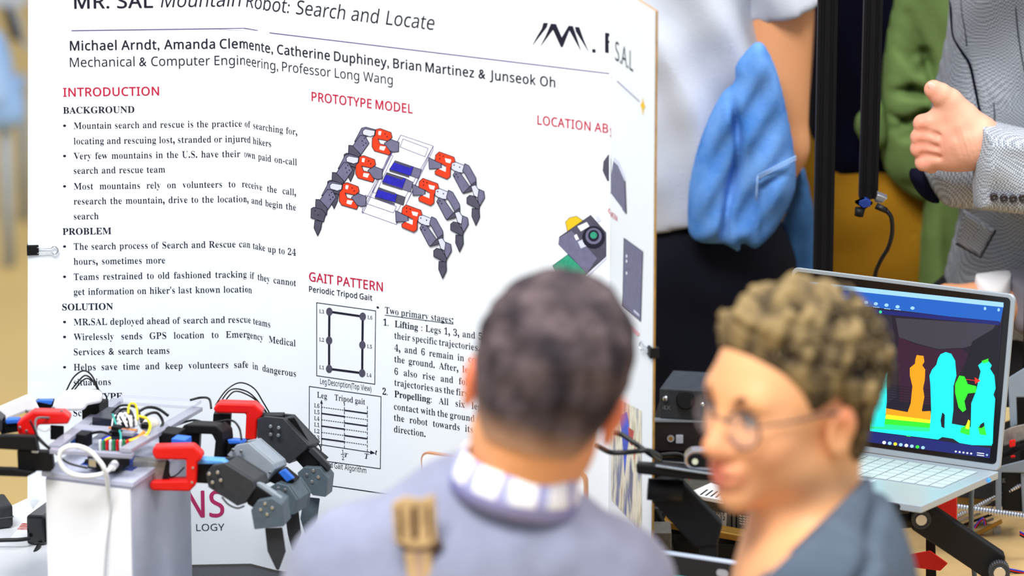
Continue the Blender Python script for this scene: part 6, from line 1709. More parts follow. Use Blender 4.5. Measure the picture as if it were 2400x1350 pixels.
# taskbar
p.poly([(1842, 985), (2200, 1032), (2324, 1050), (2321, 1074), (1840, 1010)], E_['navy'])
for k, cc in enumerate(('white', 'bluel', 'yellow', 'bluel', 'white', 'bluel', 'green', 'bluel')):
    p.disc((2074 + 13 * k, 1037 + 1.7 * k), 4.5, 4, E_[cc], 10)
for k in range(5): p.disc((2242 + 9 * k, 1058 + 1.2 * k), 2.6, 2.2, E_['white'], 8)
for y in (1061, 1066): p.line([(2292, y), (2308, y + 2)], 2, E_['white'])
p.disc((2315, 1066), 2.5, 2.5, E_['bluel'], 8)
p.build()
# data cable from its side down to the bench
gc = thing('data_cable', base_point(2280, 1300, 6.70), 'grey data cable hanging from the side of the heat map laptop', 'cable')
MB().tube(curve_pts([at(2320, 1118, 6.69), at(2288, 1128, 6.68), at(2279, 1140, 6.67), at(2276, 1190, 6.66), at(2278, 1270, 6.66), at(2284, 1350, 6.66), Vector((at(2284, 1350, 6.66).x, 6.66, TZ + 0.006)), Vector((at(2300, 1350, 6.66).x + 0.06, 6.66, TZ + 0.005))], 6), 0.0036, 8).build('cord', M['gcable'], gc)

# laptop stand on the right
def laptop_stand(label, tray, Yt, tube_, arm, Ya, knobs, foot_px, tshift=(10, -24), tdep=0.10):
    t = thing('laptop_stand', base_point(foot_px[0], foot_px[1], Ya), label, 'stand')
    solid('tray', tray, Yt, tdep, M['black'], t, tshift, 0.003)
    MB().cyl(at(*tube_[0]), at(*tube_[1]), tube_[2], None, 20).build('pivot_tube', M['black'], t)
    a0, a1 = at(arm[0][0], arm[0][1], Ya), at(arm[1][0], arm[1][1], Ya)
    d = (a1 - a0).normalized(); s = Vector((d.z, 0, -d.x)); w = arm[2]
    sec = [a0 - s * w, a1 - s * w, a1 + d * w * 0.7, a1 + s * w, a0 + s * w, a0 - d * w * 0.7]
    MB().prism(sec, Vector((0, 0.022, 0))).build('arm', M['black'], t, 0.003)
    for k in knobs:
        c = at(k[0], k[1], Ya - 0.004)
        mb = MB(); nn = 24
        for q in range(nn):
            an = 6.2832 * q / nn
            mb.cyl(c + Vector((math.cos(an) * k[2], -0.010, math.sin(an) * k[2])), c + Vector((math.cos(an) * k[2], 0.008, math.sin(an) * k[2])), k[2] * 0.14, None, 6)
        mb.cyl(c + Vector((0, -0.009, 0)), c + Vector((0, 0.008, 0)), k[2] * 1.02, None, 24)
        kb = mb.build('knob', M['dark'], t)
        MB().cyl(c + Vector((0, -0.0115, 0)), c + Vector((0, -0.007, 0)), k[2] * 0.62, None, 20).build('cap_disc', M['steel'], kb)
    f = onz(foot_px[0], foot_px[1], TZ)
    MB().par(Vector((a1.x - 0.05, Ya - 0.06, TZ + 0.001)), Vector((0.12, 0, 0)), Vector((0, 0.16, 0)), UP * 0.008).build('foot_plate', M['black'], t, 0.002)
    MB().par(Vector((a1.x - 0.012, Ya + 0.003, TZ + 0.009)), Vector((0.024, 0, 0)), Vector((0, 0.016, 0)), UP * (a1.z - TZ - 0.009)).build('foot_post', M['black'], t, 0.002)
    return t


laptop_stand('black folding laptop stand with silver knobs under the heat map laptop', [(2020, 1168), (2130, 1184), (2133, 1203), (2080, 1208), (2036, 1194)], 6.45,
             [(2078, 1216, 6.56), (2152, 1212, 6.56), 0.014], [(2158, 1213), (2335, 1332), 0.021], 6.55, [(2158, 1213, 0.012), (2341, 1337, 0.013)], (2340, 1400), (4, -6), 0.04)
# red folded plate behind the stand
rd = thing('red_stand_plate', base_point(2200, 1250, 6.75), 'red folded metal plate beneath the heat map laptop', 'plate')
solid('upper_plate', [(2150, 1180), (2243, 1153), (2243, 1248), (2215, 1226)], 6.72, 0.006, M['red'], rd)
solid('lower_plate', [(2100, 1305), (2180, 1290), (2222, 1320), (2204, 1338), (2110, 1326)], 6.70, 0.01, M['red'], rd)
solid('upright', [(2170, 1190), (2190, 1190), (2196, 1400), (2170, 1400)], 6.735, 0.02, M['black'], rd)

# ---- left group: boxes, tray stand, power supply, small laptop
def gear_box(name, label, pts, Y, dY, m, top_m, shift, cat='box'):
    t = thing(name, base_point(pts[0][0], pts[-1][1], Y), label, cat)
    solid('case', pts, Y, dY, m, t, shift, 0.002)
    return t


YB = 7.02
# shelf carrying the two boxes (hidden behind the seated man and the stand)
shelf = thing('equipment_shelf', base_point(1640, 1090, YB), 'black shelf holding two electronics boxes behind the seated man', 'shelf')
a = at(1526, 1062, YB - 0.01)
MB().par(Vector((a.x, YB - 0.01, a.z - 0.008)), Vector((0.21, 0, 0)), Vector((0, 0.15, 0)), UP * 0.006).build('board', M['black'], shelf, 0.001)
for x in (0.01, 0.195):
    for y in (0.005, 0.13):
        MB().par(Vector((a.x + x, YB - 0.01 + y, TZ + 0.001)), Vector((0.008, 0, 0)), Vector((0, 0.008, 0)), UP * (a.z - 0.008 - TZ - 0.001)).build('leg', M['black'], shelf)
zb1 = a.z - 0.0015
b1 = at(1526, 988, YB)
lo = thing('electronics_box', Vector((a.x + 0.05, YB + 0.06, zb1)), 'lower dark electronics box with a round port and a square button', 'box')
MB().par(Vector((a.x + 0.001, YB, zb1)), Vector((0.12, -0.004, 0)), Vector((0.015, 0.115, 0)), UP * (b1.z - zb1)).build('case', mat('dark_brown_case', '2B2426', 0.5, var=0.12, scale=70), lo, 0.003)
MB().cyl(at(1572, 1028, YB - 0.005), at(1572, 1028, YB), 0.0052, None, 18).build('port_ring', M['steel'], lo)
MB().cyl(at(1572, 1028, YB - 0.006), at(1572, 1028, YB - 0.004), 0.0030, None, 14).build('port_hole', M['brass'], lo)
MB().par(at(1584, 1040, YB - 0.006), Vector((0.0105, 0, 0)), Vector((0, 0.005, 0)), UP * 0.0125).build('square_button', mat('pale_button', 'C9D2E4', 0.3), lo, 0.001)
MB().par(at(1526, 989, YB - 0.003), Vector((0.12, -0.004, 0)), Vector((0, 0.012, 0)), UP * 0.003).build('lid_edge', M['grey'], lo)
zb2 = b1.z + 0.004
up_ = thing('electronics_box', Vector((a.x + 0.08, YB + 0.06, zb2)), 'upper dark grey electronics box marked 4X with two bright studs', 'box')
c1 = at(1546, 912, YB); c0 = Vector((c1.x, YB + 0.004, zb2))
m_gb = mat('dark_grey_metal_case', '3C424A', 0.5, var=0.15, scale=80)
MB().par(c0, Vector((0.105, -0.020, 0)), Vector((0.022, 0.09, 0)), UP * (c1.z - zb2)).build('case', m_gb, up_, 0.002)
for x, y in ((1560, 934), (1646, 948)):
    MB().ball(at(x, y, YB + (0 if x < 1600 else -0.015)), 0.0045, 12).build('stud', M['steel'], up_)
MB().cyl(at(1607, 938, YB - 0.013), at(1607, 938, YB - 0.006), 0.012, 0.014, 20).build('dial', M['black'], up_)
L3 = []
req('4X', 'sansb')
L3.append(('mark', M['grey'], [('4X', 'sansb')], (1552, 963), (1572, 964), 10, None, 0.0))
dx_ = Vector((0.105, -0.020, 0)).normalized()
lay_lines(lambda u, v, o: c0 + dx_ * u + UP * v + Vector((0, -0.0008, 0)), lambda px, py: ((at(px, py, YB - 0.004).x - c0.x) / dx_.x, at(px, py, YB - 0.004).z - c0.z), up_, L3)

# webcam with silver rim, on the stand tray
tray_pts = [(1490, 1086), (1560, 1091), (1690, 1112), (1690, 1130), (1600, 1122), (1508, 1112), (1492, 1110)]
stl = laptop_stand('black folding stand with an empty tray in front of the electronics boxes', tray_pts, 6.29,
                   [(1518, 1146, 6.325), (1600, 1152, 6.325), 0.0145], [(1560, 1150), (1662, 1258), 0.024], 6.335, [], (1690, 1390), (3, -6), 0.05)
solid('tray_lip', [(1536, 1089), (1690, 1112), (1690, 1117), (1536, 1094)], 6.286, 0.006, M['grey'], stl)
cup = thing('webcam', at(1645, 1098, 6.29), 'small silver rimmed webcam with black face on the empty stand tray', 'camera')


def stadium(px, py, w, h_, Y, n_=10):
    c_ = at(px, py, Y); r = h_ / 2; out = []
    for s_, cx in ((1, w / 2 - r), (-1, -(w / 2 - r))):
        for k in range(n_ + 1):
            an = -math.pi / 2 + math.pi * k / n_
            out.append(c_ + Vector((cx + s_ * r * math.cos(an), 0, s_ * r * math.sin(an))))
    return out


MB().prism(stadium(1664, 1080, 0.066, 0.027, 6.295), Vector((0, 0.02, 0))).build('rim', M['steel'], cup, 0.001)
MB().prism(stadium(1664, 1080, 0.058, 0.019, 6.293), Vector((0, 0.004, 0))).build('face', M['black'], cup, 0.001)
MB().cyl(at(1629, 1082, 6.290), at(1629, 1082, 6.297), 0.0040, None, 16).build('lens', mat('pale_lens', 'B9BCA8', 0.2), cup)
MB().par(at(1620, 1100, 6.30), Vector((0.05, -0.004, 0)), Vector((0, 0.02, 0)), UP * 0.006).build('clip_foot', M['black'], cup, 0.001)
# cables behind the poster wing to the boxes
kc = thing('cable_bundle', at(1500, 1080, 6.75), 'black cables drooping from the boxes past the right edge of the poster', 'cable')
for pp, r_ in (([(1440, 1014, 6.32), (1460, 1020, 6.32), (1495, 1044, 6.31), (1526, 1066, 6.32), (1540, 1074, 6.45), (1548, 1078, 6.7)], 0.0034), ([(1400, 1045, 6.28), (1430, 1060, 6.31), (1470, 1060, 6.31), (1515, 1056, 6.30), (1536, 1062, 6.4), (1548, 1070, 6.7)], 0.0034),
              ([(1522, 1078, 6.74), (1550, 1068, 6.74), (1590, 1066, 6.74), (1615, 1080, 6.73)], 0.0040), ([(1500, 1076, 6.72), (1540, 1085, 6.71), (1600, 1090, 6.71), (1625, 1092, 6.72)], 0.0050),
              ([(1535, 1190, 6.78), (1555, 1235, 6.78), (1572, 1290, 6.78), (1580, 1330, 6.78)], 0.0052), ([(1556, 1200, 6.80), (1540, 1240, 6.80), (1526, 1290, 6.80), (1522, 1330, 6.80)], 0.0046)):
    wire('cord', pp, r_, M['cable'], kc)
MB().ball(at(1526, 1066, 6.76), 0.006, 10).build('connector', M['steel'], kc)

# power supply with label, red switch and vent slots
ps = thing('power_supply', base_point(1740, 1300, 6.86), 'grey metal power supply with printed label and red rocker switch behind the stand arm', 'power supply')
m_ps = mat('greyed_steel_case', '605D58', 0.5, metal=0.2, var=0.15, scale=120)
YS = 6.88
case = [(1560, 1160), (1636, 1170), (1860, 1206), (1862, 1282), (1800, 1272), (1560, 1236)]
c_a, c_b = at(1560, 1164, YS), at(1860, 1206, YS - 0.05)
wv2 = (c_b - c_a); wv2.z = 0; hgt = at(1560, 1164, YS).z - at(1560, 1240, YS).z
bs_ = Vector((c_a.x, YS, c_a.z - hgt)); 
MB().par(bs_, wv2, Vector((0.03, 0.09, 0)), UP * hgt).build('case', m_ps, ps, 0.001)
wn = wv2.normalized(); psn = Vector((wn.y, -wn.x, 0))


def ps_inv(px, py):
    v = (675.0 - py) / F
    r = Vector(((px - 1200.0) / F, C + v * S, -S + v * C)); o = Vector((0, 0, H))
    t = (bs_ - o).dot(psn) / r.dot(psn); q = o + r * t - bs_
    return (q.dot(wn), q.z)


def ps_map(u, v, o): return bs_ + wn * u + UP * v + psn * o


p = Print('label_plate', ps_map, ps_inv, ps, 0.0006, 0.00005)
p.poly([(1620, 1190), (1704, 1202), (1702, 1240), (1620, 1228)], mat('pale_label', 'B9B4AC', 0.5))
p.build()
L4 = []
for t_, x0, y0, x1, y1, cp, m_ in (('POWER SUPPLY', 1625, 1201, 1699, 1209, 8, M['ink']), ('600-12', 1665, 1215, 1700, 1218, 8, M['ink'])):
    ws = [(w, 'sansb') for w in t_.split(' ')]
    for w in ws: req(*w)
    L4.append(('label_text', m_, ws, (x0, y0), (x1, y1), cp, None, 0.0014))
lay_lines(ps_map, ps_inv, ps, L4)
p = Print('vent_slots', ps_map, ps_inv, ps, 0.0007, 0.00002)
for x in (1713, 1724): p.poly([(x, 1202), (x + 4, 1203), (x + 4, 1242), (x, 1241)], M['black'])
for k in range(14): p.poly([(1708 + 10 * k, 1248 + 1.3 * k), (1714 + 10 * k, 1249 + 1.3 * k), (1714 + 10 * k, 1258 + 1.3 * k), (1708 + 10 * k, 1257 + 1.3 * k)], M['black'])
p.build()
p = Print('scribbled_print', ps_map, ps_inv, ps, 0.0007, 0.00002)
for k in range(4):
    for j in range(5): p.line([(1734 + 8 * j, 1208 + 6 * k + j), (1739 + 8 * j, 1210 + 6 * k + j)], 2.5, mat('pale_scribble', 'C9C4BC', 0.6) if (k == 0 and j == 0) else bpy.data.materials['pale_scribble'])
p.build()
sw = [ps_map(*ps_inv(x, y), 0.001) for x, y in ((1752, 1237), (1770, 1239), (1770, 1251), (1752, 1249))]
MB().prism(sw, psn * 0.004).build('rocker_switch', M['red'], ps, 0.0008)
sw = [ps_map(*ps_inv(x, y), 0.0005) for x, y in ((1748, 1236), (1772, 1239), (1772, 1252), (1748, 1249))]
MB().prism(sw, psn * 0.002).build('switch_frame', M['black'], ps)
for x in (0.0, 0.12):
    MB().par(Vector((bs_.x + x, bs_.y + 0.02, TZ + 0.001)), Vector((0.03, -0.008, 0)), Vector((0.01, 0.05, 0)), UP * (bs_.z - TZ - 0.001)).build('support_block', M['black'], ps, 0.001)
# brass profile in front
brp = thing('brass_profile', base_point(1700, 1300, 6.80), 'dull brass rail lying in front of the power supply', 'rail')
a0, a1 = at(1545, 1236, 6.83), at(1830, 1288, 6.79)
MB().par(a0, a1 - a0, Vector((0.004, 0.03, 0)), UP * 0.010).build('rail', M['brass'], brp, 0.002)
MB().par(Vector((a0.x, a0.y + 0.002, TZ + 0.001)), Vector((a1.x - a0.x, a1.y - a0.y, 0)), Vector((0.004, 0.026, 0)), UP * (min(a0.z, a1.z) - TZ)).build('plinth', M['black'], brp, 0.001)
bx = thing('terminal_box', base_point(1545, 1290, 6.74), 'small grey terminal box with one round hole beside the poster edge', 'box')
MB().par(Vector((at(1530, 1290, 6.72).x, 6.72, TZ + 0.001)), Vector((0.026, 0, 0)), Vector((0.0, 0.05, 0)), UP * (at(1540, 1250, 6.72).z - TZ)).build('case', m_ps, bx, 0.002)
MB().cyl(at(1544, 1274, 6.717), at(1544, 1274, 6.723), 0.0042, None, 14).build('hole', M['black'], bx)
# white vented unit and blue board on the power supply
vt = thing('vented_unit', at(1660, 1160, 6.93), 'white flat unit with dark slots on top of the power supply', 'device')
vz = bs_.z + hgt
q_ = [onz(x, y, vz + 0.002) for x, y in ((1608, 1166), (1695, 1182), (1710, 1152), (1666, 1140))]
MB().prism(q_, UP * 0.006).build('case', M['white'], vt, 0.001)
for k in range(4):
    a = onz(1640 + 12 * k, 1160 + 2 * k, vz + 0.008); b_ = onz(1656 + 12 * k, 1148 + 2 * k, vz + 0.008)
    MB().par(a, b_ - a, Vector((0.0025, 0, 0)), UP * 0.0006).build('slot', M['black'], vt)
bb = thing('circuit_board', at(1640, 1130, 6.99), 'blue circuit board with coloured wires behind the white vented unit', 'circuit board')
solid('board', [(1618, 1128), (1672, 1130), (1664, 1148), (1630, 1152)], 6.97, 0.004, M['navy'], bb, (0, 0), 0.0003)
solid('board_mount', [(1622, 1146), (1660, 1148), (1660, 1168), (1622, 1164)], 6.975, 0.02, M['black'], bb)
for k, (x, y) in enumerate(((1634, 1138), (1643, 1136), (1650, 1142), (1640, 1145))):
    solid('component', [(x, y), (x + 5, y), (x + 5, y + 4), (x, y + 4)], 6.966, 0.004, M['white'], bb, (0, 0), 0.0003)
wire('red_wire', [(1606, 1136, 6.96), (1612, 1128, 6.96), (1618, 1126, 6.96)], 0.003, M['red'], bb)
wire('yellow_wire', [(1608, 1158, 6.95), (1614, 1150, 6.95), (1620, 1146, 6.955)], 0.003, M['ywire'], bb)
wire('black_wire', [(1602, 1150, 6.95), (1620, 1138, 6.955), (1634, 1130, 6.96)], 0.002, M['cable'], bb)

# small dark laptop in the foreground, only its lid top shows
YL = 6.27
sl = thing('tablet_laptop', Vector((at(1620, 1300, YL).x, YL, TZ)), 'black rimmed convertible laptop with teal and blue screen at the bottom edge', 'laptop')
q0 = at(1440, 1275, YL + 0.05)
wdl = (at(1814, 1331, YL - 0.055) - q0); wl_ = wdl.length; wdl.normalize()
hd = (camv(-0.012, -0.23, 0.055)); hd = (hd - wdl * hd.dot(wdl)).normalized()
nr = hd.cross(wdl).normalized(); nr = nr if nr.y < 0 else -nr
hl = (q0.z - TZ - 0.016) / abs(hd.z)
MB().prism(rrect(q0, wdl, hd, wl_, hl, 0.010), -nr * 0.008).build('lid', mat('pale_lid_edge', 'C9D6EE', 0.3, metal=0.3), sl, 0.0015)
MB().prism(rrect(q0 + wdl * 0.002 + hd * 0.0035 + nr * 0.0012, wdl, hd, wl_ - 0.004, hl - 0.006, 0.008), -nr * 0.001).build('bezel', mat('black_bezel', '19181E', 0.4), sl)


def sq2(x, y, w, h_, k):
    o = q0 + wdl * x + hd * y + nr * k
    return [o, o + wdl * w, o + wdl * w + hd * h_, o + hd * h_]


MB().prism(sq2(0.008, 0.029, wl_ - 0.016, hl - 0.05, 0.0018), -nr * 0.0005).build('screen', lit('laptop_screen_blue', '1C55C8', 0.9), sl)
MB().prism(sq2(0.008, 0.029, wl_ - 0.016, 0.014, 0.0022), -nr * 0.0003).build('screen_bar', lit('laptop_screen_teal', '16D6B4', 1.0), sl)
cc_ = q0 + wdl * (wl_ * 0.685) + hd * 0.017 + nr * 0.0018
st_pts = [cc_ + wdl * (0.0035 * s_ + 0.005 * math.cos(an) * s_) + hd * (0.005 * math.sin(an) * s_) for s_, an in [(1, -math.pi / 2 + math.pi * k / 8) for k in range(9)] + [(-1, -math.pi / 2 + math.pi * k / 8) for k in range(9)]]
MB().prism(st_pts, -nr * 0.001).build('webcam_pill', mat('silver_pill', 'A9AAB6', 0.3, metal=0.3), sl)
bq = q0 + hd * hl
MB().prism([Vector((bq.x, bq.y, TZ + 0.002)), Vector((bq.x, bq.y, TZ + 0.002)) + Vector((wdl.x, wdl.y, 0)) * wl_, Vector((bq.x - 0.08, bq.y - 0.16, TZ + 0.002)) + Vector((wdl.x, wdl.y, 0)) * wl_, Vector((bq.x - 0.08, bq.y - 0.16, TZ + 0.002))], UP * 0.012).build('keyboard_base', M['dark'], sl, 0.002)
# ------------------------------------------------------------------ people
def tone_mat(name, rough=0.5, bump=0.0, sss=0.0):
    """skin: pigment varies over the body through a colour attribute"""
    m = bpy.data.materials.new(name); m.use_nodes = True
    nt = m.node_tree; b = nt.nodes['Principled BSDF']
    b.inputs['Roughness'].default_value = rough; b.inputs['Specular IOR Level'].default_value = 0.35
    if sss:
        b.inputs['Subsurface Weight'].default_value = sss
        b.inputs['Subsurface Radius'].default_value = (0.012, 0.004, 0.002)
    a = nt.nodes.new('ShaderNodeAttribute'); a.attribute_name = 'pigment'
    nt.links.new(a.outputs['Color'], b.inputs['Base Color'])
    if bump:
        tc = nt.nodes.new('ShaderNodeTexCoord'); n = nt.nodes.new('ShaderNodeTexNoise'); n.inputs['Scale'].default_value = 260
        nt.links.new(tc.outputs['Object'], n.inputs['Vector'])
        bp = nt.nodes.new('ShaderNodeBump'); bp.inputs['Strength'].default_value = bump; bp.inputs['Distance'].default_value = 0.002
        nt.links.new(n.outputs['Fac'], bp.inputs['Height']); nt.links.new(bp.outputs['Normal'], b.inputs['Normal'])
    return m


M['skin'] = tone_mat('skin', 0.5, 0.15)


def pigment(VQ, base, spots):
    """per-vertex natural colour: base blended towards spot colours (centre, radius, colour, strength)"""
    V = VQ[0]
    c = np.tile(np.array(hexc(base)), (len(V), 1))
    for ctr, r, col, st in spots:
        d = np.linalg.norm((V - np.array(ctr)), axis=1) / r
        w = (st * np.exp(-d * d * 1.5))[:, None]
        c = c * (1 - w) + np.array(hexc(col)) * w
    return c


def skin_obj(name, VQ, parent, base, spots=()):
    c = pigment(VQ, base, spots)
    o = mesh_obj(name, VQ, M['skin'], parent)
    at_ = o.data.color_attributes.new('pigment', 'FLOAT_COLOR', 'POINT')
    at_.data.foreach_set('color', np.concatenate([c, np.ones((len(c), 1))], 1).astype(np.float32).ravel())
    return o


class Head:
    """head frame: x to the person's right, y forward, z up; origin between the ears"""
    def __init__(self, c, fwd, up, s=1.0, ear=0.0):
        self.ear = ear
        self.c = Vector(c); f = Vector(fwd).normalized(); u = Vector(up).normalized()
        r = f.cross(u).normalized(); u = r.cross(f)
        self.R = np.array([[r.x, f.x, u.x], [r.y, f.y, u.y], [r.z, f.z, u.z]]); self.s = s

    def w(self, x, y, z):
        return np.array(self.c) + self.R @ (np.array([x, y, z]) * self.s)

    def e(self, c, r, k=0.015, neg=False): return ell(self.w(*c), np.array(r, float) * self.s, self.R, k, neg)

    def k(self, a, b, r0, r1=None, k=0.012, neg=False): return cap(self.w(*a), self.w(*b), r0 * self.s, (r0 if r1 is None else r1) * self.s, k, neg)

    def local(self, X, Y, Z):
        x, y, z = X - self.c.x, Y - self.c.y, Z - self.c.z
        R = self.R
        return ((R[0, i] * x + R[1, i] * y + R[2, i] * z) / self.s for i in range(3))

    def prims(self, detail=True):
        P = [self.e((0, -0.012, 0.035), (0.075, 0.097, 0.087)), self.e((0, 0.034, 0.004), (0.064, 0.070, 0.092), 0.03),
             self.e((0, 0.032, -0.056), (0.054, 0.060, 0.050), 0.03), self.e((0, 0.086, -0.092), (0.024, 0.019, 0.020), 0.025)]
        if not detail: return P
        P += [self.k((-0.036, 0.080, 0.026), (0.036, 0.080, 0.026), 0.013, None, 0.02)]
        for s in (-1, 1):
            P += [self.e((s * 0.040, 0.062, -0.024), (0.026, 0.028, 0.030), 0.02),
                  self.e((s * 0.052, 0.020, -0.062), (0.014, 0.036, 0.022), 0.025),
                  self.e((s * 0.032, 0.100, 0.006), (0.017, 0.014, 0.012), 0.014, True),
                  self.e((s * 0.031, 0.080, 0.004), (0.0150, 0.0125, 0.0105), 0.006),
                  self.e((s * 0.0125, 0.104, -0.034), (0.0095, 0.011, 0.008), 0.008),
                  self.e((s * 0.079, -0.002, self.ear - 0.004), (0.008, 0.018, 0.031), 0.006),
                  self.e((s * 0.082, -0.008, self.ear + 0.008), (0.009, 0.016, 0.019), 0.006),
                  self.e((s * 0.087, 0.003, self.ear - 0.002), (0.006, 0.009, 0.017), 0.005, True)]
        P += [self.k((0, 0.090, 0.016), (0, 0.116, -0.026), 0.0085, 0.0125, 0.014), self.e((0, 0.116, -0.030), (0.012, 0.011, 0.010), 0.008),
              self.e((0, 0.099, -0.056), (0.026, 0.016, 0.0090), 0.012), self.e((0, 0.097, -0.069), (0.022, 0.015, 0.0090), 0.012),
              self.k((-0.024, 0.108, -0.0625), (0.024, 0.108, -0.0625), 0.0022, None, 0.004, True)]
        return P

    def hair(self, thick, zb, noise, mats, parent, h=0.005, front_boost=0.0, cfun=None, name='hair'):
        ys, zs = np.array([q[0] for q in zb]), np.array([q[1] for q in zb])
        P = [self.e((0, -0.012, 0.035), (0.075, 0.097, 0.087)), self.e((0, 0.030, 0.004), (0.064, 0.066, 0.092), 0.03), self.e((0, -0.03, -0.03), (0.060, 0.062, 0.07), 0.03)]
        pad = thick * self.s + 0.03

        def post(X, Y, Z, Fd):
            x, y, z = self.local(*np.broadcast_arrays(X, Y, Z))
            b = np.interp(y.ravel(), ys, zs).reshape(y.shape)
            up_ = np.clip((z - b) / 0.045, 0, 1)
            t = thick * (1 - 0.75 * np.clip((-y - 0.02) / 0.07, 0, 1)) * (0.25 + 0.75 * up_) * (1 + 0.5 * np.clip(z / 0.12, 0, 1)) + front_boost * np.clip((y - 0.03) / 0.05, 0, 1) * up_
            f = Fd - t * self.s - noise(x, y, z) * up_ * self.s
            return np.maximum(f, (b - z) * self.s)
        vq = sculpt(P, h, post, pad)
        if cfun is None: return mesh_obj(name, vq, mats, parent)
        V = vq[0]
        x, y, z = self.local(V[:, 0], V[:, 1], V[:, 2])
        c = cfun(x, y, z, z - np.interp(y, ys, zs))
        o = mesh_obj(name, vq, mats, parent)
        a_ = o.data.color_attributes.new('pigment', 'FLOAT_COLOR', 'POINT')
        a_.data.foreach_set('color', np.concatenate([c, np.ones((len(c), 1))], 1).astype(np.float32).ravel())
        return o


def seat_and_legs(root, cx, cy, zs, yaw, trousers, shoe_m):
    """trousers and shoes of a seated figure facing yaw (0 = away from the camera)"""
    f = Vector((math.sin(yaw), math.cos(yaw), 0)); r = Vector((f.y, -f.x, 0))
    hip = Vector((cx, cy, zs + 0.10))
    P = [ell(hip, (0.17, 0.15, 0.12), None, 0.05)]
    for s in (-1, 1):
        hj = hip + r * 0.09 * s; kn = hj + f * 0.40 + r * 0.04 * s; kn.z = zs + 0.06
        an = Vector((kn.x, kn.y, 0.12)) - f * 0.12
        P += [cap(hj, kn, 0.085, 0.062, 0.05), cap(kn, an, 0.060, 0.045, 0.03)]
        so = MB()
        so.tube([an + Vector((0, 0, -0.075)) - f * 0.05, an + Vector((0, 0, -0.072)), an + f * 0.1 + Vector((0, 0, -0.078)), an + f * 0.18 + Vector((0, 0, -0.09))], 0.042, 12, 0, 0.028)
        so.build('shoe', shoe_m, root)
    mesh_obj('trousers', sculpt(P, 0.014), trousers, root)


def stool(x, y, z, label):
    t = thing('bar_stool', (x, y, 0), label, 'stool')
    MB().cyl((x, y, z - 0.03), (x, y, z), 0.17, None, 28).build('seat', M['black'], t, 0.005)
    for k in range(4):
        an = 0.785 + 1.5708 * k
        MB().cyl((x + 0.12 * math.cos(an), y + 0.12 * math.sin(an), z - 0.03), (x + 0.19 * math.cos(an), y + 0.19 * math.sin(an), 0), 0.012).build('leg', M['steel'], t)
    MB().tube([(x + 0.16 * math.cos(6.2832 * q / 20), y + 0.16 * math.sin(6.2832 * q / 20), 0.25) for q in range(21)], 0.008, 8).build('foot_ring', M['steel'], t)


# ---- man seen from behind
YM = 5.36
bm_ = thing('person', (at(1200, 900, YM).x, YM, 0), 'person seen from behind with short dark hair, grey sweater and plaid collar', 'person')
roll = math.radians(15)
hb = Head(at(1280, 912, YM), (0.10, 0.98, -0.12), (math.sin(roll), 0.06, math.cos(roll)), 1.01, -0.010)
nb_ = at(1195, 1200, YM + 0.01)
P = hb.prims()
P += [cap(hb.w(0, -0.03, -0.05), at(1212, 1215, YM + 0.005), 0.054, 0.054, 0.03), cap(at(1212, 1215, YM), at(1180, 1340, YM), 0.054, 0.06, 0.03),
      cap(at(850, 1365, YM + 0.02), at(1390, 1400, YM + 0.02), 0.055, 0.055, 0.04), ell(at(1130, 1640, YM + 0.02), (0.155, 0.10, 0.26), None, 0.06),
      cap(at(850, 1365, YM + 0.02), at(780, 1780, YM + 0.10), 0.046, 0.036, 0.03), cap(at(780, 1780, YM + 0.10), at(900, 1760, YM + 0.42), 0.034, 0.026, 0.02),
      cap(at(1390, 1400, YM + 0.02), at(1440, 1800, YM + 0.10), 0.046, 0.036, 0.03), cap(at(1440, 1800, YM + 0.10), at(1330, 1760, YM + 0.42), 0.034, 0.026, 0.02)]
for hx in (905, 1325):
    hp = at(hx, 1755, YM + 0.46)
    P += [ell(hp, (0.040, 0.045, 0.016), None, 0.012)]
    for q in range(4):
        a = hp + Vector((-0.030 + 0.02 * q, 0.035, 0))
        P += [cap(a, a + Vector((0, 0.045 - 0.006 * abs(q - 1.4), -0.006)), 0.0088, 0.0075, 0.004)]
    th_ = hp + Vector((0.034 if hx < 1100 else -0.034, 0, 0))
    P += [cap(th_, th_ + Vector((0.022 if hx < 1100 else -0.022, 0.032, -0.004)), 0.0098, 0.0085, 0.006)]
vq = sculpt(P, 0.006)
skin_obj('body', vq, bm_, 'F0A976', [(hb.w(s * 0.085, -0.004, 0.0), 0.042, 'EE6650', 0.85) for s in (-1, 1)])


def buzz(x, y, z): return 0.0022 * wob(x, y, z, 0.035, 3) + 0.0010 * wob(x, y, z, 0.012, 9)


m_buzz = mat('short_dark_hair', '463A3C', 0.85, var=0.3, scale=22, bump=0.9, bscale=420, spec=0.2, col2='231C22')
m_fade = mat('faded_nape_hair', '8A6A58', 0.85, var=0.2, scale=60, bump=0.6, bscale=420, spec=0.2)


def fade_color(x, y, z, up_):
    """close cut hair: darker and longer above, skin showing through towards the nape, greyer patches on the crown"""
    n1 = np.clip(0.5 + 0.5 * wob(x, y, z, 0.050, 2), 0, 1)[:, None]
    n2 = np.clip(0.5 + 0.6 * wob(x, y, z, 0.018, 12), 0, 1)[:, None]
    c = np.array(hexc('271F27')) * (1 - n1) + np.array(hexc('5A4C4E')) * n1
    c = c * (0.75 + 0.5 * n2)
    w = np.clip(1 - up_ / 0.040, 0, 1)[:, None] ** 1.3
    return c * (1 - w) + np.array(hexc('C89878')) * w


M['hair_tone'] = tone_mat('hair_tone', 0.85, 0.9)
hb.hair(0.0095, [(-0.14, -0.062), (-0.06, -0.058), (-0.025, -0.03), (0.0, 0.02), (0.03, 0.02), (0.06, 0.06), (0.12, 0.085)], buzz, M['hair_tone'], bm_, 0.0045, cfun=fade_color)


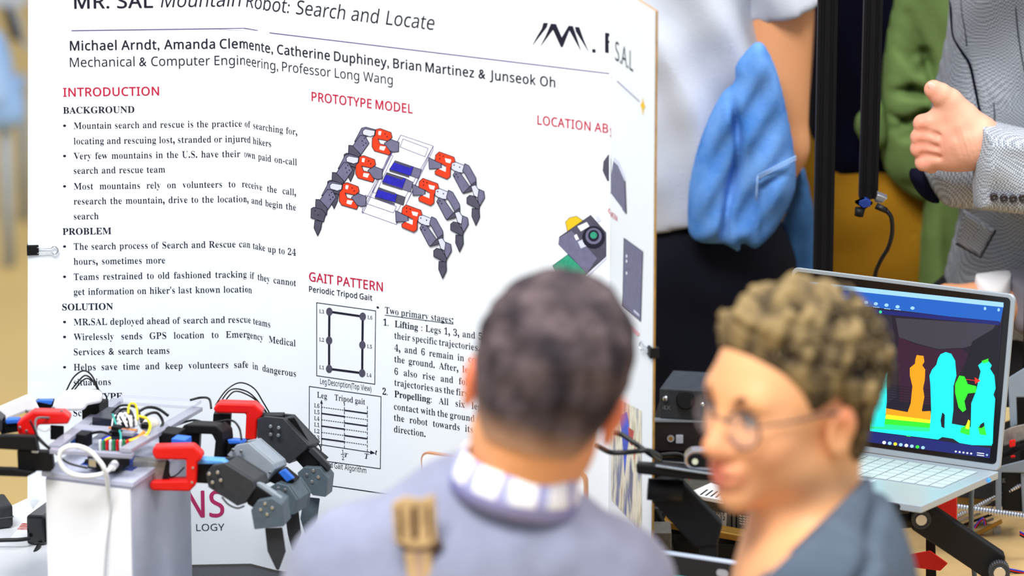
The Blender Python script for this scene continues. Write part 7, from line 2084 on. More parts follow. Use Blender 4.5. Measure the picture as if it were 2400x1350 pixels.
def knit(X, Y, Z, Fd): return Fd + 0.004 * wob(X, Y, Z, 0.16, 2) + 0.0015 * wob(X, Y, Z, 0.05, 8)


m_knit = mat('grey_lavender_knit', '8C90A8', 0.9, var=0.10, scale=25, bump=0.5, bscale=260, spec=0.1, sheen=0.2)
P = [cap(at(845, 1385, YM + 0.02), at(1190, 1322, YM), 0.080, 0.080, 0.04), cap(at(1190, 1322, YM), at(1395, 1412, YM + 0.02), 0.080, 0.080, 0.04),
     ell(at(1130, 1640, YM + 0.02), (0.185, 0.125, 0.28), None, 0.07),
     cap(at(845, 1372, YM + 0.02), at(775, 1780, YM + 0.10), 0.074, 0.056, 0.05), cap(at(775, 1780, YM + 0.10), at(895, 1762, YM + 0.38), 0.054, 0.042, 0.03),
     cap(at(1395, 1408, YM + 0.02), at(1445, 1800, YM + 0.10), 0.074, 0.056, 0.05), cap(at(1445, 1800, YM + 0.10), at(1335, 1762, YM + 0.38), 0.054, 0.042, 0.03)]
mesh_obj('sweater', sculpt(P, 0.008, knit), m_knit, bm_)
# plaid collar: a folded band round the neck
m_plaid = bpy.data.materials.new('plaid_cotton'); m_plaid.use_nodes = True
nt = m_plaid.node_tree; bs = nt.nodes['Principled BSDF']; bs.inputs['Roughness'].default_value = 0.8
tc = nt.nodes.new('ShaderNodeUVMap'); sp_ = nt.nodes.new('ShaderNodeSeparateXYZ'); nt.links.new(tc.outputs[0], sp_.inputs[0])


def stripes(sock, freq, duty):
    a = nt.nodes.new('ShaderNodeMath'); a.operation = 'MULTIPLY'; a.inputs[1].default_value = freq; nt.links.new(sock, a.inputs[0])
    b = nt.nodes.new('ShaderNodeMath'); b.operation = 'FRACT'; nt.links.new(a.outputs[0], b.inputs[0])
    c = nt.nodes.new('ShaderNodeMath'); c.operation = 'LESS_THAN'; c.inputs[1].default_value = duty; nt.links.new(b.outputs[0], c.inputs[0])
    return c.outputs[0]


def mixc(fac, a, col):
    m_ = nt.nodes.new('ShaderNodeMixRGB'); nt.links.new(fac, m_.inputs[0])
    if isinstance(a, tuple): m_.inputs[1].default_value = a
    else: nt.links.new(a, m_.inputs[1])
    m_.inputs[2].default_value = (*hexc(col), 1)
    return m_.outputs[0]


o1 = mixc(stripes(sp_.outputs[0], 10.0, 0.34), (*hexc('FBFAFF'), 1), 'B9BEE6')
o2 = mixc(stripes(sp_.outputs[0], 10.0, 0.12), o1, '8F88C8')
o3 = mixc(stripes(sp_.outputs[1], 0.9, 0.30), o2, '9FA0DE')
nt.links.new(o3, bs.inputs['Base Color'])


def collar(name, c_lo, c_hi, r_lo, r_hi, m, parent, flat=0.85, thick=0.004, n_=40, gap=0.0, lift=None):
    """standing band: rings from c_lo to c_hi, outside and inside"""
    c_lo, c_hi = Vector(c_lo), Vector(c_hi); ax = (c_hi - c_lo).normalized()
    a = ax.cross(Vector((0, 1, 0))).normalized(); b = ax.cross(a)
    vs, fs_, uv = [], [], []
    rings = [(0, 0), (0.5, 0.002), (1, 0), (1, -thick), (0, -thick)]
    for t, dr in rings:
        for q in range(n_):
            an = 6.2832 * q / n_
            rr = r_lo + (r_hi - r_lo) * t + dr
            p_ = c_lo + (c_hi - c_lo) * t + (a * math.cos(an) + b * math.sin(an) * flat) * rr
            vs.append(p_); uv.append((q / n_, t))
    k = len(rings)
    for i in range(k):
        for q in range(n_):
            fs_.append((i * n_ + q, i * n_ + (q + 1) % n_, ((i + 1) % k) * n_ + (q + 1) % n_, ((i + 1) % k) * n_ + q))
    me = bpy.data.meshes.new(name); me.from_pydata([tuple(v) for v in vs], [], fs_)
    lay = me.uv_layers.new(name='uv')
    for lp in me.loops: lay.data[lp.index].uv = uv[lp.vertex_index]
    me.polygons.foreach_set('use_smooth', [True] * len(me.polygons))
    return link_mesh(name, me, m, parent)


collar('shirt_collar', at(1201, 1166, YM - 0.012), at(1222, 1080, YM - 0.012), 0.073, 0.066, m_plaid, bm_, 1.0)
ps_ = at(1130, 1800, YM)
seat_and_legs(bm_, ps_.x, YM, 0.62, 0.0, mat('dark_blue_trousers', '23283A', 0.8), M['black'])
stool(ps_.x, YM - 0.02, 0.585, 'black round stool under the person seen from behind')

# light brown leather strap on the back of the sweater
strap = thing('leather_strap', at(980, 1300, YM - 0.10), 'light brown leather strap with a wide dark tipped end on the grey sweater back', 'strap')
m_lea = mat('light_brown_leather', 'C8A87A', 0.55, var=0.22, scale=40, bump=0.2)
m_lea2 = mat('dark_leather', '4A3020', 0.6, var=0.3, scale=60)
YT = YM - 0.085
leg_part('tab', [(918, 1178), (950, 1162), (985, 1170), (1020, 1156), (1026, 1270), (1004, 1286), (966, 1290), (926, 1276)], YT, 0.012, m_lea, strap, (0, 0), 0.003)
for x0, x1 in ((932, 940), (962, 976), (1000, 1008)):
    leg_part('fold_line', [(x0, 1190), (x1, 1186), (x1 + 4, 1262), (x0 + 4, 1266)], YT - 0.001, 0.003, m_lea2, strap, (0, 0), 0.0008)
leg_part('dark_tip', [(924, 1266), (965, 1284), (1000, 1282), (1030, 1266), (1042, 1274), (1020, 1296), (985, 1302), (950, 1296)], YT - 0.002, 0.016, m_lea2, strap, (0, 0), 0.003)
leg_part('lower_strap', [(948, 1290), (1012, 1288), (1016, 1420), (964, 1420)], YT - 0.002, 0.010, m_lea, strap, (0, 0), 0.003)
leg_part('strap_groove', [(970, 1296), (992, 1296), (996, 1418), (978, 1418)], YT - 0.003, 0.003, mat('worn_leather', 'B79A86', 0.6, var=0.2, scale=50), strap, (0, 0), 0.0008)

# ---- man in profile with glasses
YR2 = 5.40
pm = thing('person', (at(1950, 900, YR2).x, YR2, 0), 'person in profile with curly brown hair, clear glasses and dark slate jacket', 'person')
ang = math.radians(36)
hr = Head(at(1861, 945, YR2), (-math.cos(ang), -math.sin(ang), -0.02), (0.02, 0.02, 1), 0.97, -0.013)
P = hr.prims()
P += [cap(hr.w(0, -0.030, -0.045), at(1860, 1330, YR2 + 0.01), 0.056, 0.044, 0.03), cap(hr.w(0, 0.0, -0.07), at(1885, 1330, YR2), 0.040, 0.036, 0.03),
      cap(at(1865, 1330, YR2), at(1895, 1420, YR2), 0.036, 0.05, 0.03),
      ell(at(1910, 1640, YR2), (0.11, 0.16, 0.25), None, 0.05),
      cap(at(1920, 1400, YR2 - 0.15), at(1885, 1400, YR2 + 0.17), 0.055, 0.055, 0.04)]
for dy, ex in ((-0.17, 1885), (0.19, 1865)):
    el_ = at(ex + 30, 1800, YR2 + dy); wr = el_ + Vector((-0.07, 0.24, 0.0))
    P += [cap(at(ex, 1410, YR2 + dy), el_, 0.045, 0.036, 0.03), cap(el_, wr, 0.034, 0.026, 0.02), ell(wr + Vector((-0.05, 0.02, 0)), (0.045, 0.035, 0.016), None, 0.012)]
    for q in range(4):
        a = wr + Vector((-0.085, -0.004 + 0.018 * q, 0))
        P += [cap(a, a + Vector((-0.045, 0.012, -0.006)), 0.0088, 0.0075, 0.004)]
    P += [cap(wr + Vector((-0.045, -0.012, 0)), wr + Vector((-0.08, -0.045, 0)), 0.0098, 0.0085, 0.006)]
vq = sculpt(P, 0.005)
spots = [(hr.w(0, 0.112, -0.028), 0.024, 'E8866A', 0.6), (hr.w(-0.045, 0.07, -0.03), 0.04, 'EE9A7A', 0.45), (hr.w(-0.085, -0.006, 0.008), 0.03, 'E8795A', 0.55),
         (hr.w(0, 0.108, -0.056), 0.017, 'D4605E', 0.85), (hr.w(0, 0.106, -0.069), 0.016, 'D86864', 0.85), (hr.w(-0.016, 0.096, -0.063), 0.014, 'CF5C5A', 0.7), (hr.w(0.016, 0.096, -0.063), 0.014, 'CF5C5A', 0.7)]
skin_obj('body', vq, pm, 'F0AF7C', spots)
for s in (-1, 1):
    eb = MB()
    eb.tube(curve_pts([hr.w(s * 0.014, 0.097, 0.024), hr.w(s * 0.030, 0.096, 0.031), hr.w(s * 0.046, 0.082, 0.029), hr.w(s * 0.054, 0.072, 0.022)], 4), 0.0052, 8, 0, 0.0030)
    eb.build('eyebrow', mat('brown_brow', '6B4A34', 0.9), pm)
    ey = MB(); ey.ball(hr.w(s * 0.031, 0.0835, 0.003), 0.0105, 14); eo = ey.build('eye', mat('eye_white', 'D8D2CC', 0.3), pm)
    MB().ball(hr.w(s * 0.031, 0.0915, 0.0025), 0.0042, 10).build('iris', mat('dark_iris', '2A2230', 0.2), eo)
    MB().tube(curve_pts([hr.w(s * 0.018, 0.092, 0.008), hr.w(s * 0.031, 0.0955, 0.0115), hr.w(s * 0.044, 0.087, 0.007)], 4), 0.0026, 6).build('eyelash', mat('lash', '2C2024', 0.8), pm)


def curls(x, y, z):
    return 0.0065 * wob(x, y, z, 0.045, 4) + 0.0050 * wob(x, y, z, 0.022, 11) + 0.0022 * wob(x, y, z, 0.011, 17)


m_curl = mat('curly_brown_hair', '83704E', 0.7, var=0.5, scale=34, bump=1.0, bscale=160, col2='251A13', spec=0.3)
zb_ = [(-0.14, -0.095), (-0.075, -0.090), (-0.035, -0.070), (-0.02, -0.02), (-0.005, 0.026), (0.032, 0.012), (0.045, 0.040), (0.062, 0.062), (0.088, 0.082), (0.14, 0.084)]


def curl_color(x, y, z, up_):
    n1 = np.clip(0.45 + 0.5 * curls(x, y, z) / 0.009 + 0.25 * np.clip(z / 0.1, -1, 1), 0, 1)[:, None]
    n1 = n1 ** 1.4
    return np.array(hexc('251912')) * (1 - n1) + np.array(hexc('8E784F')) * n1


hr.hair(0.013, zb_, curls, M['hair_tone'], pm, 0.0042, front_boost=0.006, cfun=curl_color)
# small ringlets standing out of the mass
rnd = random.Random(4)
rg = MB()
for k in range(420):
    a, b = rnd.uniform(0, 6.2832), rnd.uniform(0.0, 1.0)
    zz = 0.02 + 0.105 * b
    rr = math.sqrt(max(0, 1 - ((zz - 0.035) / 0.105) ** 2))
    lx, ly = 0.087 * rr * math.sin(a), -0.010 + 0.109 * rr * math.cos(a)
    if zz < np.interp(ly, [q[0] for q in zb_], [q[1] for q in zb_]) + 0.02: continue
    c = Vector(hr.w(lx, ly, zz)); out_ = (c - hr.c).normalized()
    t1 = out_.cross(Vector((rnd.uniform(-1, 1), rnd.uniform(-1, 1), rnd.uniform(-1, 1)))).normalized(); t2 = out_.cross(t1)
    R0 = rnd.uniform(0.004, 0.008)
    rg.tube([c + out_ * (0.004 * q / 9) + t1 * (R0 * math.cos(q * 0.7)) + (t2 * 0.5 + out_ * 0.8) * (R0 * math.sin(q * 0.7)) for q in range(10)], 0.0014, 5)
rgo = rg.build('curl_strands', m_curl, pm); rgo['kind'] = 'stuff'

# glasses: clear frame, two lenses, temples
gl = thing('eyeglasses', hr.w(0, 0.105, 0.0), 'thin clear framed eyeglasses worn by the person in profile', 'glasses')
m_fr = mat('smoky_clear_frame', '5A4E50', 0.25, alpha=0.75, spec=0.6)
m_ln = mat('lens_glass', 'E8F0FF', 0.05, alpha=0.05, spec=0.6)
for s in (-1, 1):
    ring = [Vector(hr.w(s * (0.034 + 0.0235 * math.cos(6.2832 * q / 28)), 0.1085 - 0.010 * abs(0.034 + 0.0235 * math.cos(6.2832 * q / 28)) / 0.05, -0.003 + 0.0215 * math.sin(6.2832 * q / 28))) for q in range(29)]
    MB().tube(ring, 0.0017, 8).build('rim', m_fr, gl)
    MB().prism(ring[:-1], Vector(hr.w(0, 0.0012, 0)) - Vector(hr.w(0, 0, 0))).build('lens', m_ln, gl)
    MB().tube(curve_pts([hr.w(s * 0.0575, 0.098, 0.006), hr.w(s * 0.072, 0.06, 0.008), hr.w(s * 0.082, 0.01, 0.010), hr.w(s * 0.086, -0.02, -0.004)], 5), 0.0018, 8).build('temple', m_fr, gl)
MB().tube(curve_pts([hr.w(-0.011, 0.107, 0.003), hr.w(0, 0.111, 0.007), hr.w(0.011, 0.107, 0.003)], 4), 0.0016, 8).build('bridge', m_fr, gl)

m_jk = mat('dark_slate_jacket', '4C5868', 0.75, var=0.10, scale=30, bump=0.25, bscale=200, spec=0.2)
P = [cap(at(1895, 1395, YR2 - 0.15), at(1875, 1310, YR2), 0.080, 0.085, 0.06), cap(at(1875, 1310, YR2), at(1830, 1400, YR2 + 0.17), 0.085, 0.078, 0.06),
     cap(at(1860, 1335, YR2), at(1860, 1205, YR2 + 0.005), 0.092, 0.069, 0.04), cap(at(1865, 1350, YR2 - 0.03), at(1765, 1420, YR2 - 0.02), 0.080, 0.085, 0.05),
     ell(at(1890, 1640, YR2), (0.14, 0.21, 0.27), None, 0.06)]
for dy, ex in ((-0.17, 1890), (0.19, 1870)):
    el_ = at(ex + 30, 1800, YR2 + dy)
    P += [cap(at(ex, 1410, YR2 + dy * 0.95), el_, 0.070, 0.056, 0.05), cap(el_, el_ + Vector((-0.06, 0.20, 0)), 0.054, 0.042, 0.03)]
# neck opening: everything above the slanting collar edge is left out
ca, cb = at(1812, 1312, YR2), at(1998, 1146, YR2)
dirv = (cb - ca).normalized(); nv = Vector((dirv.z, 0, -dirv.x)); nv = nv if nv.z > 0 else -nv


def neckline(X, Y, Z, Fd):
    pl_ = (X - ca.x) * nv.x + (Z - ca.z + (Y - YR2) * 0.33) * nv.z
    f = Fd + 0.003 * wob(X, Y, Z, 0.12, 5)
    seam = ((X - at(1840, 1350, YR2).x) * nv.x + (Z - at(1840, 1350, YR2).z) * nv.z)
    f = f + 0.012 * np.exp(-(seam / 0.008) ** 2)
    return np.maximum(f, pl_)


mesh_obj('jacket', sculpt(P, 0.006, neckline), m_jk, pm)
ps_ = at(1960, 1800, YR2)
seat_and_legs(pm, ps_.x, YR2, 0.62, 0.3, mat('charcoal_trousers', '23252B', 0.8), M['black'])
stool(ps_.x, YR2 - 0.02, 0.585, 'black round stool under the person with glasses')


# ---- standing figures behind the bench
def stand(cx, cy, sh_z, yaw, arms, hw=0.17, skin='D9935F', head_c=None):
    """body of a standing person; arms: list of joint chains ((shoulder), (elbow), (wrist))"""
    f = Vector((-math.sin(yaw), -math.cos(yaw), 0)); r = Vector((-f.y, f.x, 0))
    hd_ = Head((cx + f.x * 0.02, cy + f.y * 0.02, sh_z + 0.24), (f.x, f.y, -0.1), (0, 0, 1))
    P = hd_.prims(True)
    nb2 = Vector((cx, cy, sh_z + 0.02))
    P += [cap(hd_.w(0, -0.02, -0.05), nb2, 0.052, 0.058, 0.03), cap(nb2 + r * hw, nb2 - r * hw, 0.055, 0.055, 0.05), ell((cx, cy, sh_z - 0.2), (hw * 0.95, 0.10, 0.26), None, 0.06),
          ell((cx, cy, sh_z - 0.50), (hw * 0.9, 0.10, 0.16), None, 0.06)]
    for s in (-1, 1):
        hj = Vector((cx, cy, sh_z - 0.55)) + r * s * 0.5 * hw
        kn = Vector((hj.x, hj.y, 0.48)) + r * s * 0.01; an = Vector((hj.x, hj.y, 0.09))
        P += [cap(hj, kn, 0.078, 0.052, 0.05), cap(kn, an, 0.050, 0.036, 0.03), cap(an + Vector((0, 0, -0.05)), an + f * 0.17 + Vector((0, 0, -0.06)), 0.036, 0.028, 0.03)]
    for ch_ in arms:
        rr = (0.050, 0.041, 0.028)
        for i in range(len(ch_) - 1): P.append(cap(ch_[i], ch_[i + 1], rr[min(i, 2)], rr[min(i + 1, 2)], 0.03))
    return P, hd_, f, r


def simple_hand(wr, d, side, up=Vector((0, 0, 1))):
    """relaxed hand: palm, four fingers, thumb"""
    d = Vector(d).normalized(); s = d.cross(up).normalized() * side; n_ = s.cross(d).normalized()
    pc = Vector(wr) + d * 0.05
    P = [cap(Vector(wr), pc, 0.027, 0.030, 0.02)]
    for q in range(4):
        a = pc + s * (-0.027 + 0.018 * q) + d * 0.015
        l = (0.030, 0.036, 0.034, 0.026)[q]
        P += [cap(Vector(wr) + d * 0.02 + s * (-0.020 + 0.013 * q), a, 0.012, 0.0105, 0.010), cap(a, a + d * l - n_ * 0.006, 0.0095, 0.0088, 0.004), cap(a + d * l - n_ * 0.006, a + d * l * 1.7 - n_ * 0.022, 0.0088, 0.0075, 0.003)]
    t0 = Vector(wr) + d * 0.02 - s * 0.022
    P += [cap(t0, t0 + d * 0.03 - s * 0.022, 0.0125, 0.0105, 0.008), cap(t0 + d * 0.03 - s * 0.022, t0 + d * 0.058 - s * 0.022, 0.0102, 0.0085, 0.004)]
    return P


def trouser_shape(cx, cy, top_z, r, f, hw, k=1.0):
    P = [ell((cx, cy, top_z - 0.12), (hw * 1.02, 0.125, 0.16), None, 0.06), ell((cx, cy, top_z - 0.25), (0.10, 0.108, 0.15), None, 0.05)]
    for s in (-1, 1):
        hj = Vector((cx, cy, top_z - 0.16)) + r * s * 0.09
        P += [cap(hj, Vector((hj.x, hj.y, 0.48)), 0.098 * k, 0.078 * k, 0.05), cap(Vector((hj.x, hj.y, 0.48)), Vector((hj.x, hj.y, 0.10)), 0.076 * k, 0.066 * k, 0.03)]
    return P


# woman in white tee
YW = 7.55
wx = at(1560, 300, YW).x
wz = at(1600, 494, YW).z
sh = at(1800, -140, YW)
wo = thing('person', (wx, YW, 0), 'person in white tee shirt and black trousers with a denim jacket over the arm', 'person')
elb, wri = at(1826, 345, YW - 0.03), at(1742, 575, YW - 0.05)
armL = (Vector((2 * wx - sh.x, YW, sh.z)), Vector((2 * wx - sh.x - 0.06, YW + 0.05, sh.z - 0.30)), Vector((2 * wx - sh.x + 0.05, YW + 0.17, sh.z - 0.50)))
P, hd_, f_, r_ = stand(wx, YW, sh.z, 0.0, [armL], 0.13)
shr = at(1835, -120, YW - 0.01)
P += [cap(Vector((wx, YW, sh.z)), shr, 0.055, 0.055, 0.04), cap(shr, elb, 0.050, 0.043, 0.03), cap(elb, wri, 0.041, 0.027, 0.02)]
P += simple_hand(wri, (-0.15, 0.6, -0.6), 1) + simple_hand(armL[2], (-0.3, 0.1, -1), -1)
skin_obj('body', sculpt(P, 0.008), wo, 'E3A070')


def tee(X, Y, Z, Fd):
    u = X - wx
    f1 = 0.011 * np.sin((u * 0.9 + (Z - wz) * 0.35) * 62 + 1.5 * np.sin(Z * 9)) * np.clip((Z - wz) / 0.1, 0, 1)
    f2 = 0.004 * wob(X, Y, Z, 0.10, 7)
    hemline = wz + 0.005 * np.sin(u * 40) - (u - 0.02) * -0.02
    return np.maximum(Fd + f1 + f2, hemline - Z)


P = [ell((wx, YW, sh.z - 0.2), (0.156, 0.125, 0.30), None, 0.05), ell((wx, YW, wz + 0.07), (0.152, 0.128, 0.20), None, 0.06), cap((wx - 0.15, YW, sh.z - 0.01), (wx + 0.15, YW, sh.z - 0.01), 0.07, 0.07, 0.05)]
P2 = [cap(shr - Vector((0.02, 0, -0.02)), at(1842, 8, YW - 0.015), 0.062, 0.072, 0.03), cap((2 * wx - shr.x, YW, shr.z), (2 * wx - shr.x - 0.03, YW, shr.z - 0.12), 0.062, 0.070, 0.03)]
sl_a, sl_b = at(1758, 44, YW), at(1912, -4, YW)
dn = (sl_b - sl_a).normalized(); sn_ = Vector((dn.z, 0, -dn.x)); sn_ = -sn_ if sn_.z > 0 else sn_


def sleeve_cut(X, Y, Z, Fd):
    g = tee(X, Y, Z, Fd)
    pl_ = (X - sl_a.x) * sn_.x + (Z - sl_a.z) * sn_.z
    far = np.where(X > sl_a.x - 0.02, pl_, -1.0)
    return np.maximum(g, far)


m_tee = mat('white_cotton_tee', 'C2C8D5', 0.85, var=0.03, scale=14, bump=0.2, bscale=300, spec=0.1)
vq = sculpt(P, 0.007, tee)
mesh_obj('tee_shirt', vq, m_tee, wo)
mesh_obj('tee_sleeve', sculpt(P2[:1], 0.007, sleeve_cut), m_tee, wo)
mesh_obj('tee_sleeve', sculpt(P2[1:], 0.009, None), m_tee, wo)
P = trouser_shape(wx + 0.01, YW, wz + 0.06, r_, f_, 0.158, 1.05)
m_blk = mat('black_trousers', '0C0E1C', 0.8, var=0.25, scale=8, spec=0.15)
mesh_obj('trousers', sculpt(P, 0.010, lambda X, Y, Z, Fd: Fd + 0.004 * wob(X, Y, Z, 0.12, 1)), m_blk, wo)
hd_.hair(0.02, [(-0.14, -0.12), (-0.03, -0.10), (0.0, 0.0), (0.05, 0.06), (0.12, 0.09)], buzz, m_buzz, wo, 0.009)

# denim jacket over her forearm
dj = thing('denim_jacket', at(1740, 400, YW - 0.16), 'light blue denim jacket draped over the bent arm of the person in white tee', 'jacket')
YD = YW - 0.15
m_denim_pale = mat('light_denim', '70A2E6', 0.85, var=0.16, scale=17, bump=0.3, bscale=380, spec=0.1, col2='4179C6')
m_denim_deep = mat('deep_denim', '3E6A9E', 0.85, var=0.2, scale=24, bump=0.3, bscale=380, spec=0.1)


def px_x(px): return at(px, 400, YD).x


def dfold(x, z):
    xa = px_x(1712) + 0.010 * np.sin(z * 22)
    f = -0.020 * np.exp(-((x - xa) / 0.007) ** 2) * (z < at(0, 190, YD).z)
    f = f + 0.006 * np.sin((x * 0.8 + z * 0.45) * 70) + 0.004 * np.sin((x - 0.7 * z) * 120)
    # pocket welt
    a, b = at(1776, 412, YD), at(1868, 362, YD)
    zz = a.z + (b.z - a.z) * np.clip((x - a.x) / (b.x - a.x), 0, 1)
    f = f + np.where(x > a.x, 0.005 * np.exp(-((z - zz) / 0.006) ** 2) - 0.004 * np.exp(-((z - zz + 0.011) / 0.004) ** 2), 0)
    f = f + np.where(z < zz, 0.004 * np.exp(-((x - a.x) / 0.004) ** 2), 0)
    return f


ol = [(1776, 98), (1806, 130), (1828, 190), (1842, 250), (1858, 330), (1866, 400), (1862, 450), (1840, 500), (1812, 545), (1772, 580), (1738, 568), (1732, 590), (1700, 572), (1640, 566), (1616, 548), (1610, 500), (1616, 430), (1634, 350), (1662, 275), (1690, 222), (1722, 190), (1726, 150)]
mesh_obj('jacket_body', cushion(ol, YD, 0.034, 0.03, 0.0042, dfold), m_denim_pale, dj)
ol = [(1880, 385), (1895, 430), (1908, 500), (1912, 570), (1912, 660), (1905, 760), (1745, 760), (1748, 690), (1770, 640), (1800, 600), (1840, 500), (1862, 430)]
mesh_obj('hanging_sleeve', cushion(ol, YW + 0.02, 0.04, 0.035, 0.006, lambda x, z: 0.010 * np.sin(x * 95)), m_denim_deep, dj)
for pa, pb in (((1776, 412), (1866, 366)), ((1776, 418), (1866, 373)), ((1776, 412), (1772, 470))):
    st_p = [at(pa[0] + (pb[0] - pa[0]) * t, pa[1] + (pb[1] - pa[1]) * t, YD - 0.043) for t in (0, 0.33, 0.66, 1)]
    MB().tube(st_p, 0.0012, 6).build('seam_stitch', mat('pale_stitch', '9CC0EE', 0.8), dj)

# person in green jacket, dark top and ochre trousers
YG = 7.82
gx = at(2060, 300, YG).x; gz = at(2050, 440, YG).z
gr = thing('person', (gx, YG, 0), 'person in olive green jacket over black top and ochre trousers behind the machine rails', 'person')
sg = gz + 0.46
aL = (Vector((gx + 0.19, YG, sg)), at(2140, 230, YG - 0.08), at(2142, 290, YG - 0.11))
aR = (Vector((gx - 0.19, YG, sg)), at(2000, 260, YG + 0.0), at(2010, 330, YG - 0.01))
P, hd_, f_, r_ = stand(gx, YG, sg, 0.0, [aL, aR], 0.13)
P += simple_hand(aL[2], (0.2, 0.35, -0.4), 1) + simple_hand(aR[2], (0.1, 0.3, -0.9), -1)
skin_obj('body', sculpt(P, 0.012), gr, 'D9A07A')
hd_.hair(0.016, [(-0.14, -0.07), (-0.03, -0.05), (0.0, 0.02), (0.05, 0.06), (0.12, 0.09)], buzz, m_buzz, gr, 0.010)
m_top = mat('black_top', '05061A', 0.9, var=0.2, scale=6, spec=0.1)
ol = [(1905, -260), (1890, -60), (1886, 200), (1888, 360), (1915, 415), (1985, 436), (2060, 448), (2150, 476), (2240, 500), (2290, 300), (2260, -60), (2240, -260)]
mesh_obj('black_top', cushion(ol, YG, 0.125, 0.10, 0.010, lambda x, z: 0.006 * np.sin((x + z) * 40)), m_top, gr)
m_och = mat('ochre_trousers', 'A97A1C', 0.85, var=0.14, scale=10, bump=0.3, bscale=200, spec=0.1)
P = trouser_shape(gx, YG, gz + 0.10, r_, f_, 0.185, 1.1)


def creases(X, Y, Z, Fd): return Fd + 0.005 * wob(X, Y, Z, 0.13, 6) + 0.006 * np.sin(Z * 45 + X * 20) * np.clip((gz - 0.10 - Z) / 0.1, 0, 1) * np.exp(-((Z - gz + 0.2) / 0.12) ** 2)


mesh_obj('trousers', sculpt(P, 0.010, creases), m_och, gr)
m_grn = mat('olive_green_twill', '66804A', 0.85, var=0.16, scale=18, bump=0.3, bscale=320, spec=0.12)
YGs = YG - 0.13


def gpx(px, py): q = at(px, py, YGs); return q.x, q.z


def crease(x, z, pa, pb, w, dep):
    """a soft groove between two picture points"""
    a, b = gpx(*pa), gpx(*pb)
    ex, ez = b[0] - a[0], b[1] - a[1]; L2_ = ex * ex + ez * ez
    t = np.clip(((x - a[0]) * ex + (z - a[1]) * ez) / L2_, 0, 1)
    d2 = (x - a[0] - t * ex) ** 2 + (z - a[1] - t * ez) ** 2
    return -1.5 * dep * np.exp(-d2 / (w * w))


def gfold(x, z):
    f = crease(x, z, (2100, 60), (2135, 115), 0.010, 0.012) + crease(x, z, (2118, 25), (2172, 140), 0.012, 0.014) + crease(x, z, (2090, 95), (2150, 150), 0.008, 0.010)
    f = f + crease(x, z, (2085, 205), (2130, 195), 0.008, 0.016) + crease(x, z, (2130, 195), (2165, 205), 0.007, 0.016) + crease(x, z, (2066, 252), (2115, 270), 0.006, 0.014)
    f = f + crease(x, z, (2115, 270), (2165, 250), 0.007, 0.020) + crease(x, z, (2070, 290), (2135, 285), 0.007, 0.012) + crease(x, z, (2165, 110), (2182, 180), 0.008, 0.012)
    f = f + crease(x, z, (2110, 305), (2150, 300), 0.006, 0.010) + crease(x, z, (2120, 420), (2170, 440), 0.010, 0.012)
    return f + 0.003 * np.sin(x * 80 + z * 55)


ol = [(2112, -200), (2098, -20), (2084, 50), (2072, 130), (2064, 220), (2062, 300), (2068, 380), (2088, 420), (2120, 448), (2160, 470), (2200, 470), (2215, 420), (2240, 330), (2250, 200), (2255, 80), (2260, -60), (2250, -200)]
mesh_obj('jacket_sleeve', cushion(ol, YGs, 0.055, 0.05, 0.005, gfold), m_grn, gr)
ol = [(2176, 430), (2164, 480), (2158, 540), (2156, 600), (2152, 690), (2160, 760), (2330, 760), (2330, 430)]
mesh_obj('jacket_skirt', cushion(ol, YG - 0.14, 0.04, 0.03, 0.006, lambda x, z: 0.008 * np.sin(x * 110 + 12 * z)), m_grn, gr)
ol = [(2000, 295), (2008, 270), (2030, 250), (2070, 240), (2085, 320), (2060, 352), (2024, 340), (2010, 318)]
mesh_obj('far_cuff', cushion(ol, YG - 0.15, 0.03, 0.03, 0.006), m_grn, gr)

# man in grey woven blazer, hand on his own arm
YC2 = 7.36
cx_ = at(2430, 300, YC2).x
gm = thing('person', (cx_, YC2, 0), 'person in grey houndstooth blazer holding one arm with a closed hand', 'person')
m_blz = weave('grey_houndstooth', 'B5BBC5', '707782', 0.0026)
m_blz2 = weave('grey_houndstooth_sleeve', 'BCC2CB', '777E89', 0.0026)
szc = at(2430, -60, YC2).z + 0.10
arm1 = (Vector((cx_ + 0.17, YC2, szc)), at(2560, 470, YC2 - 0.10), at(2320, 330, YC2 - 0.22))
arm2 = (Vector((cx_ - 0.15, YC2, szc)), at(2390, 470, YC2 - 0.10), at(2225, 420, YC2 - 0.17))
P, hd_, f_, r_ = stand(cx_ + 0.02, YC2 + 0.04, szc, 0.3, [], 0.10, 'E0A080')
skin_obj('body', sculpt(P, 0.012), gm, 'E0A080')
hd_.hair(0.014, [(-0.14, -0.07), (-0.03, -0.05), (0.0, 0.02), (0.05, 0.06), (0.12, 0.09)], buzz, mat('grey_hair', '77726E', 0.8), gm, 0.010)
ol = [(2262, -200), (2228, -80), (2223, 40), (2212, 110), (2196, 180), (2184, 240), (2178, 310), (2190, 400), (2222, 462), (2246, 490), (2238, 545), (2224, 600), (2212, 660), (2206, 800), (2570, 820), (2590, -60), (2560, -200)]


def bfold(x, z):
    def cr(pa, pb, w, dep):
        a, b = at(*pa, YC2 - 0.13), at(*pb, YC2 - 0.13); ex, ez = b.x - a.x, b.z - a.z
        t = np.clip(((x - a.x) * ex + (z - a.z) * ez) / (ex * ex + ez * ez), 0, 1)
        return -dep * np.exp(-((x - a.x - t * ex) ** 2 + (z - a.z - t * ez) ** 2) / (w * w))
    f = cr((2224, 0), (2232, 85), 0.004, 0.012) + cr((2232, 85), (2272, 150), 0.004, 0.014) + cr((2272, 150), (2290, 230), 0.004, 0.014) + cr((2290, 230), (2302, 290), 0.004, 0.014)
    f = f + cr((2250, 0), (2262, 95), 0.003, 0.006) + cr((2320, 150), (2400, 215), 0.03, 0.010) + cr((2330, 240), (2330, 290), 0.003, 0.006)
    f = f + 0.004 * np.sin((x * 0.6 - z) * 40)
    return f


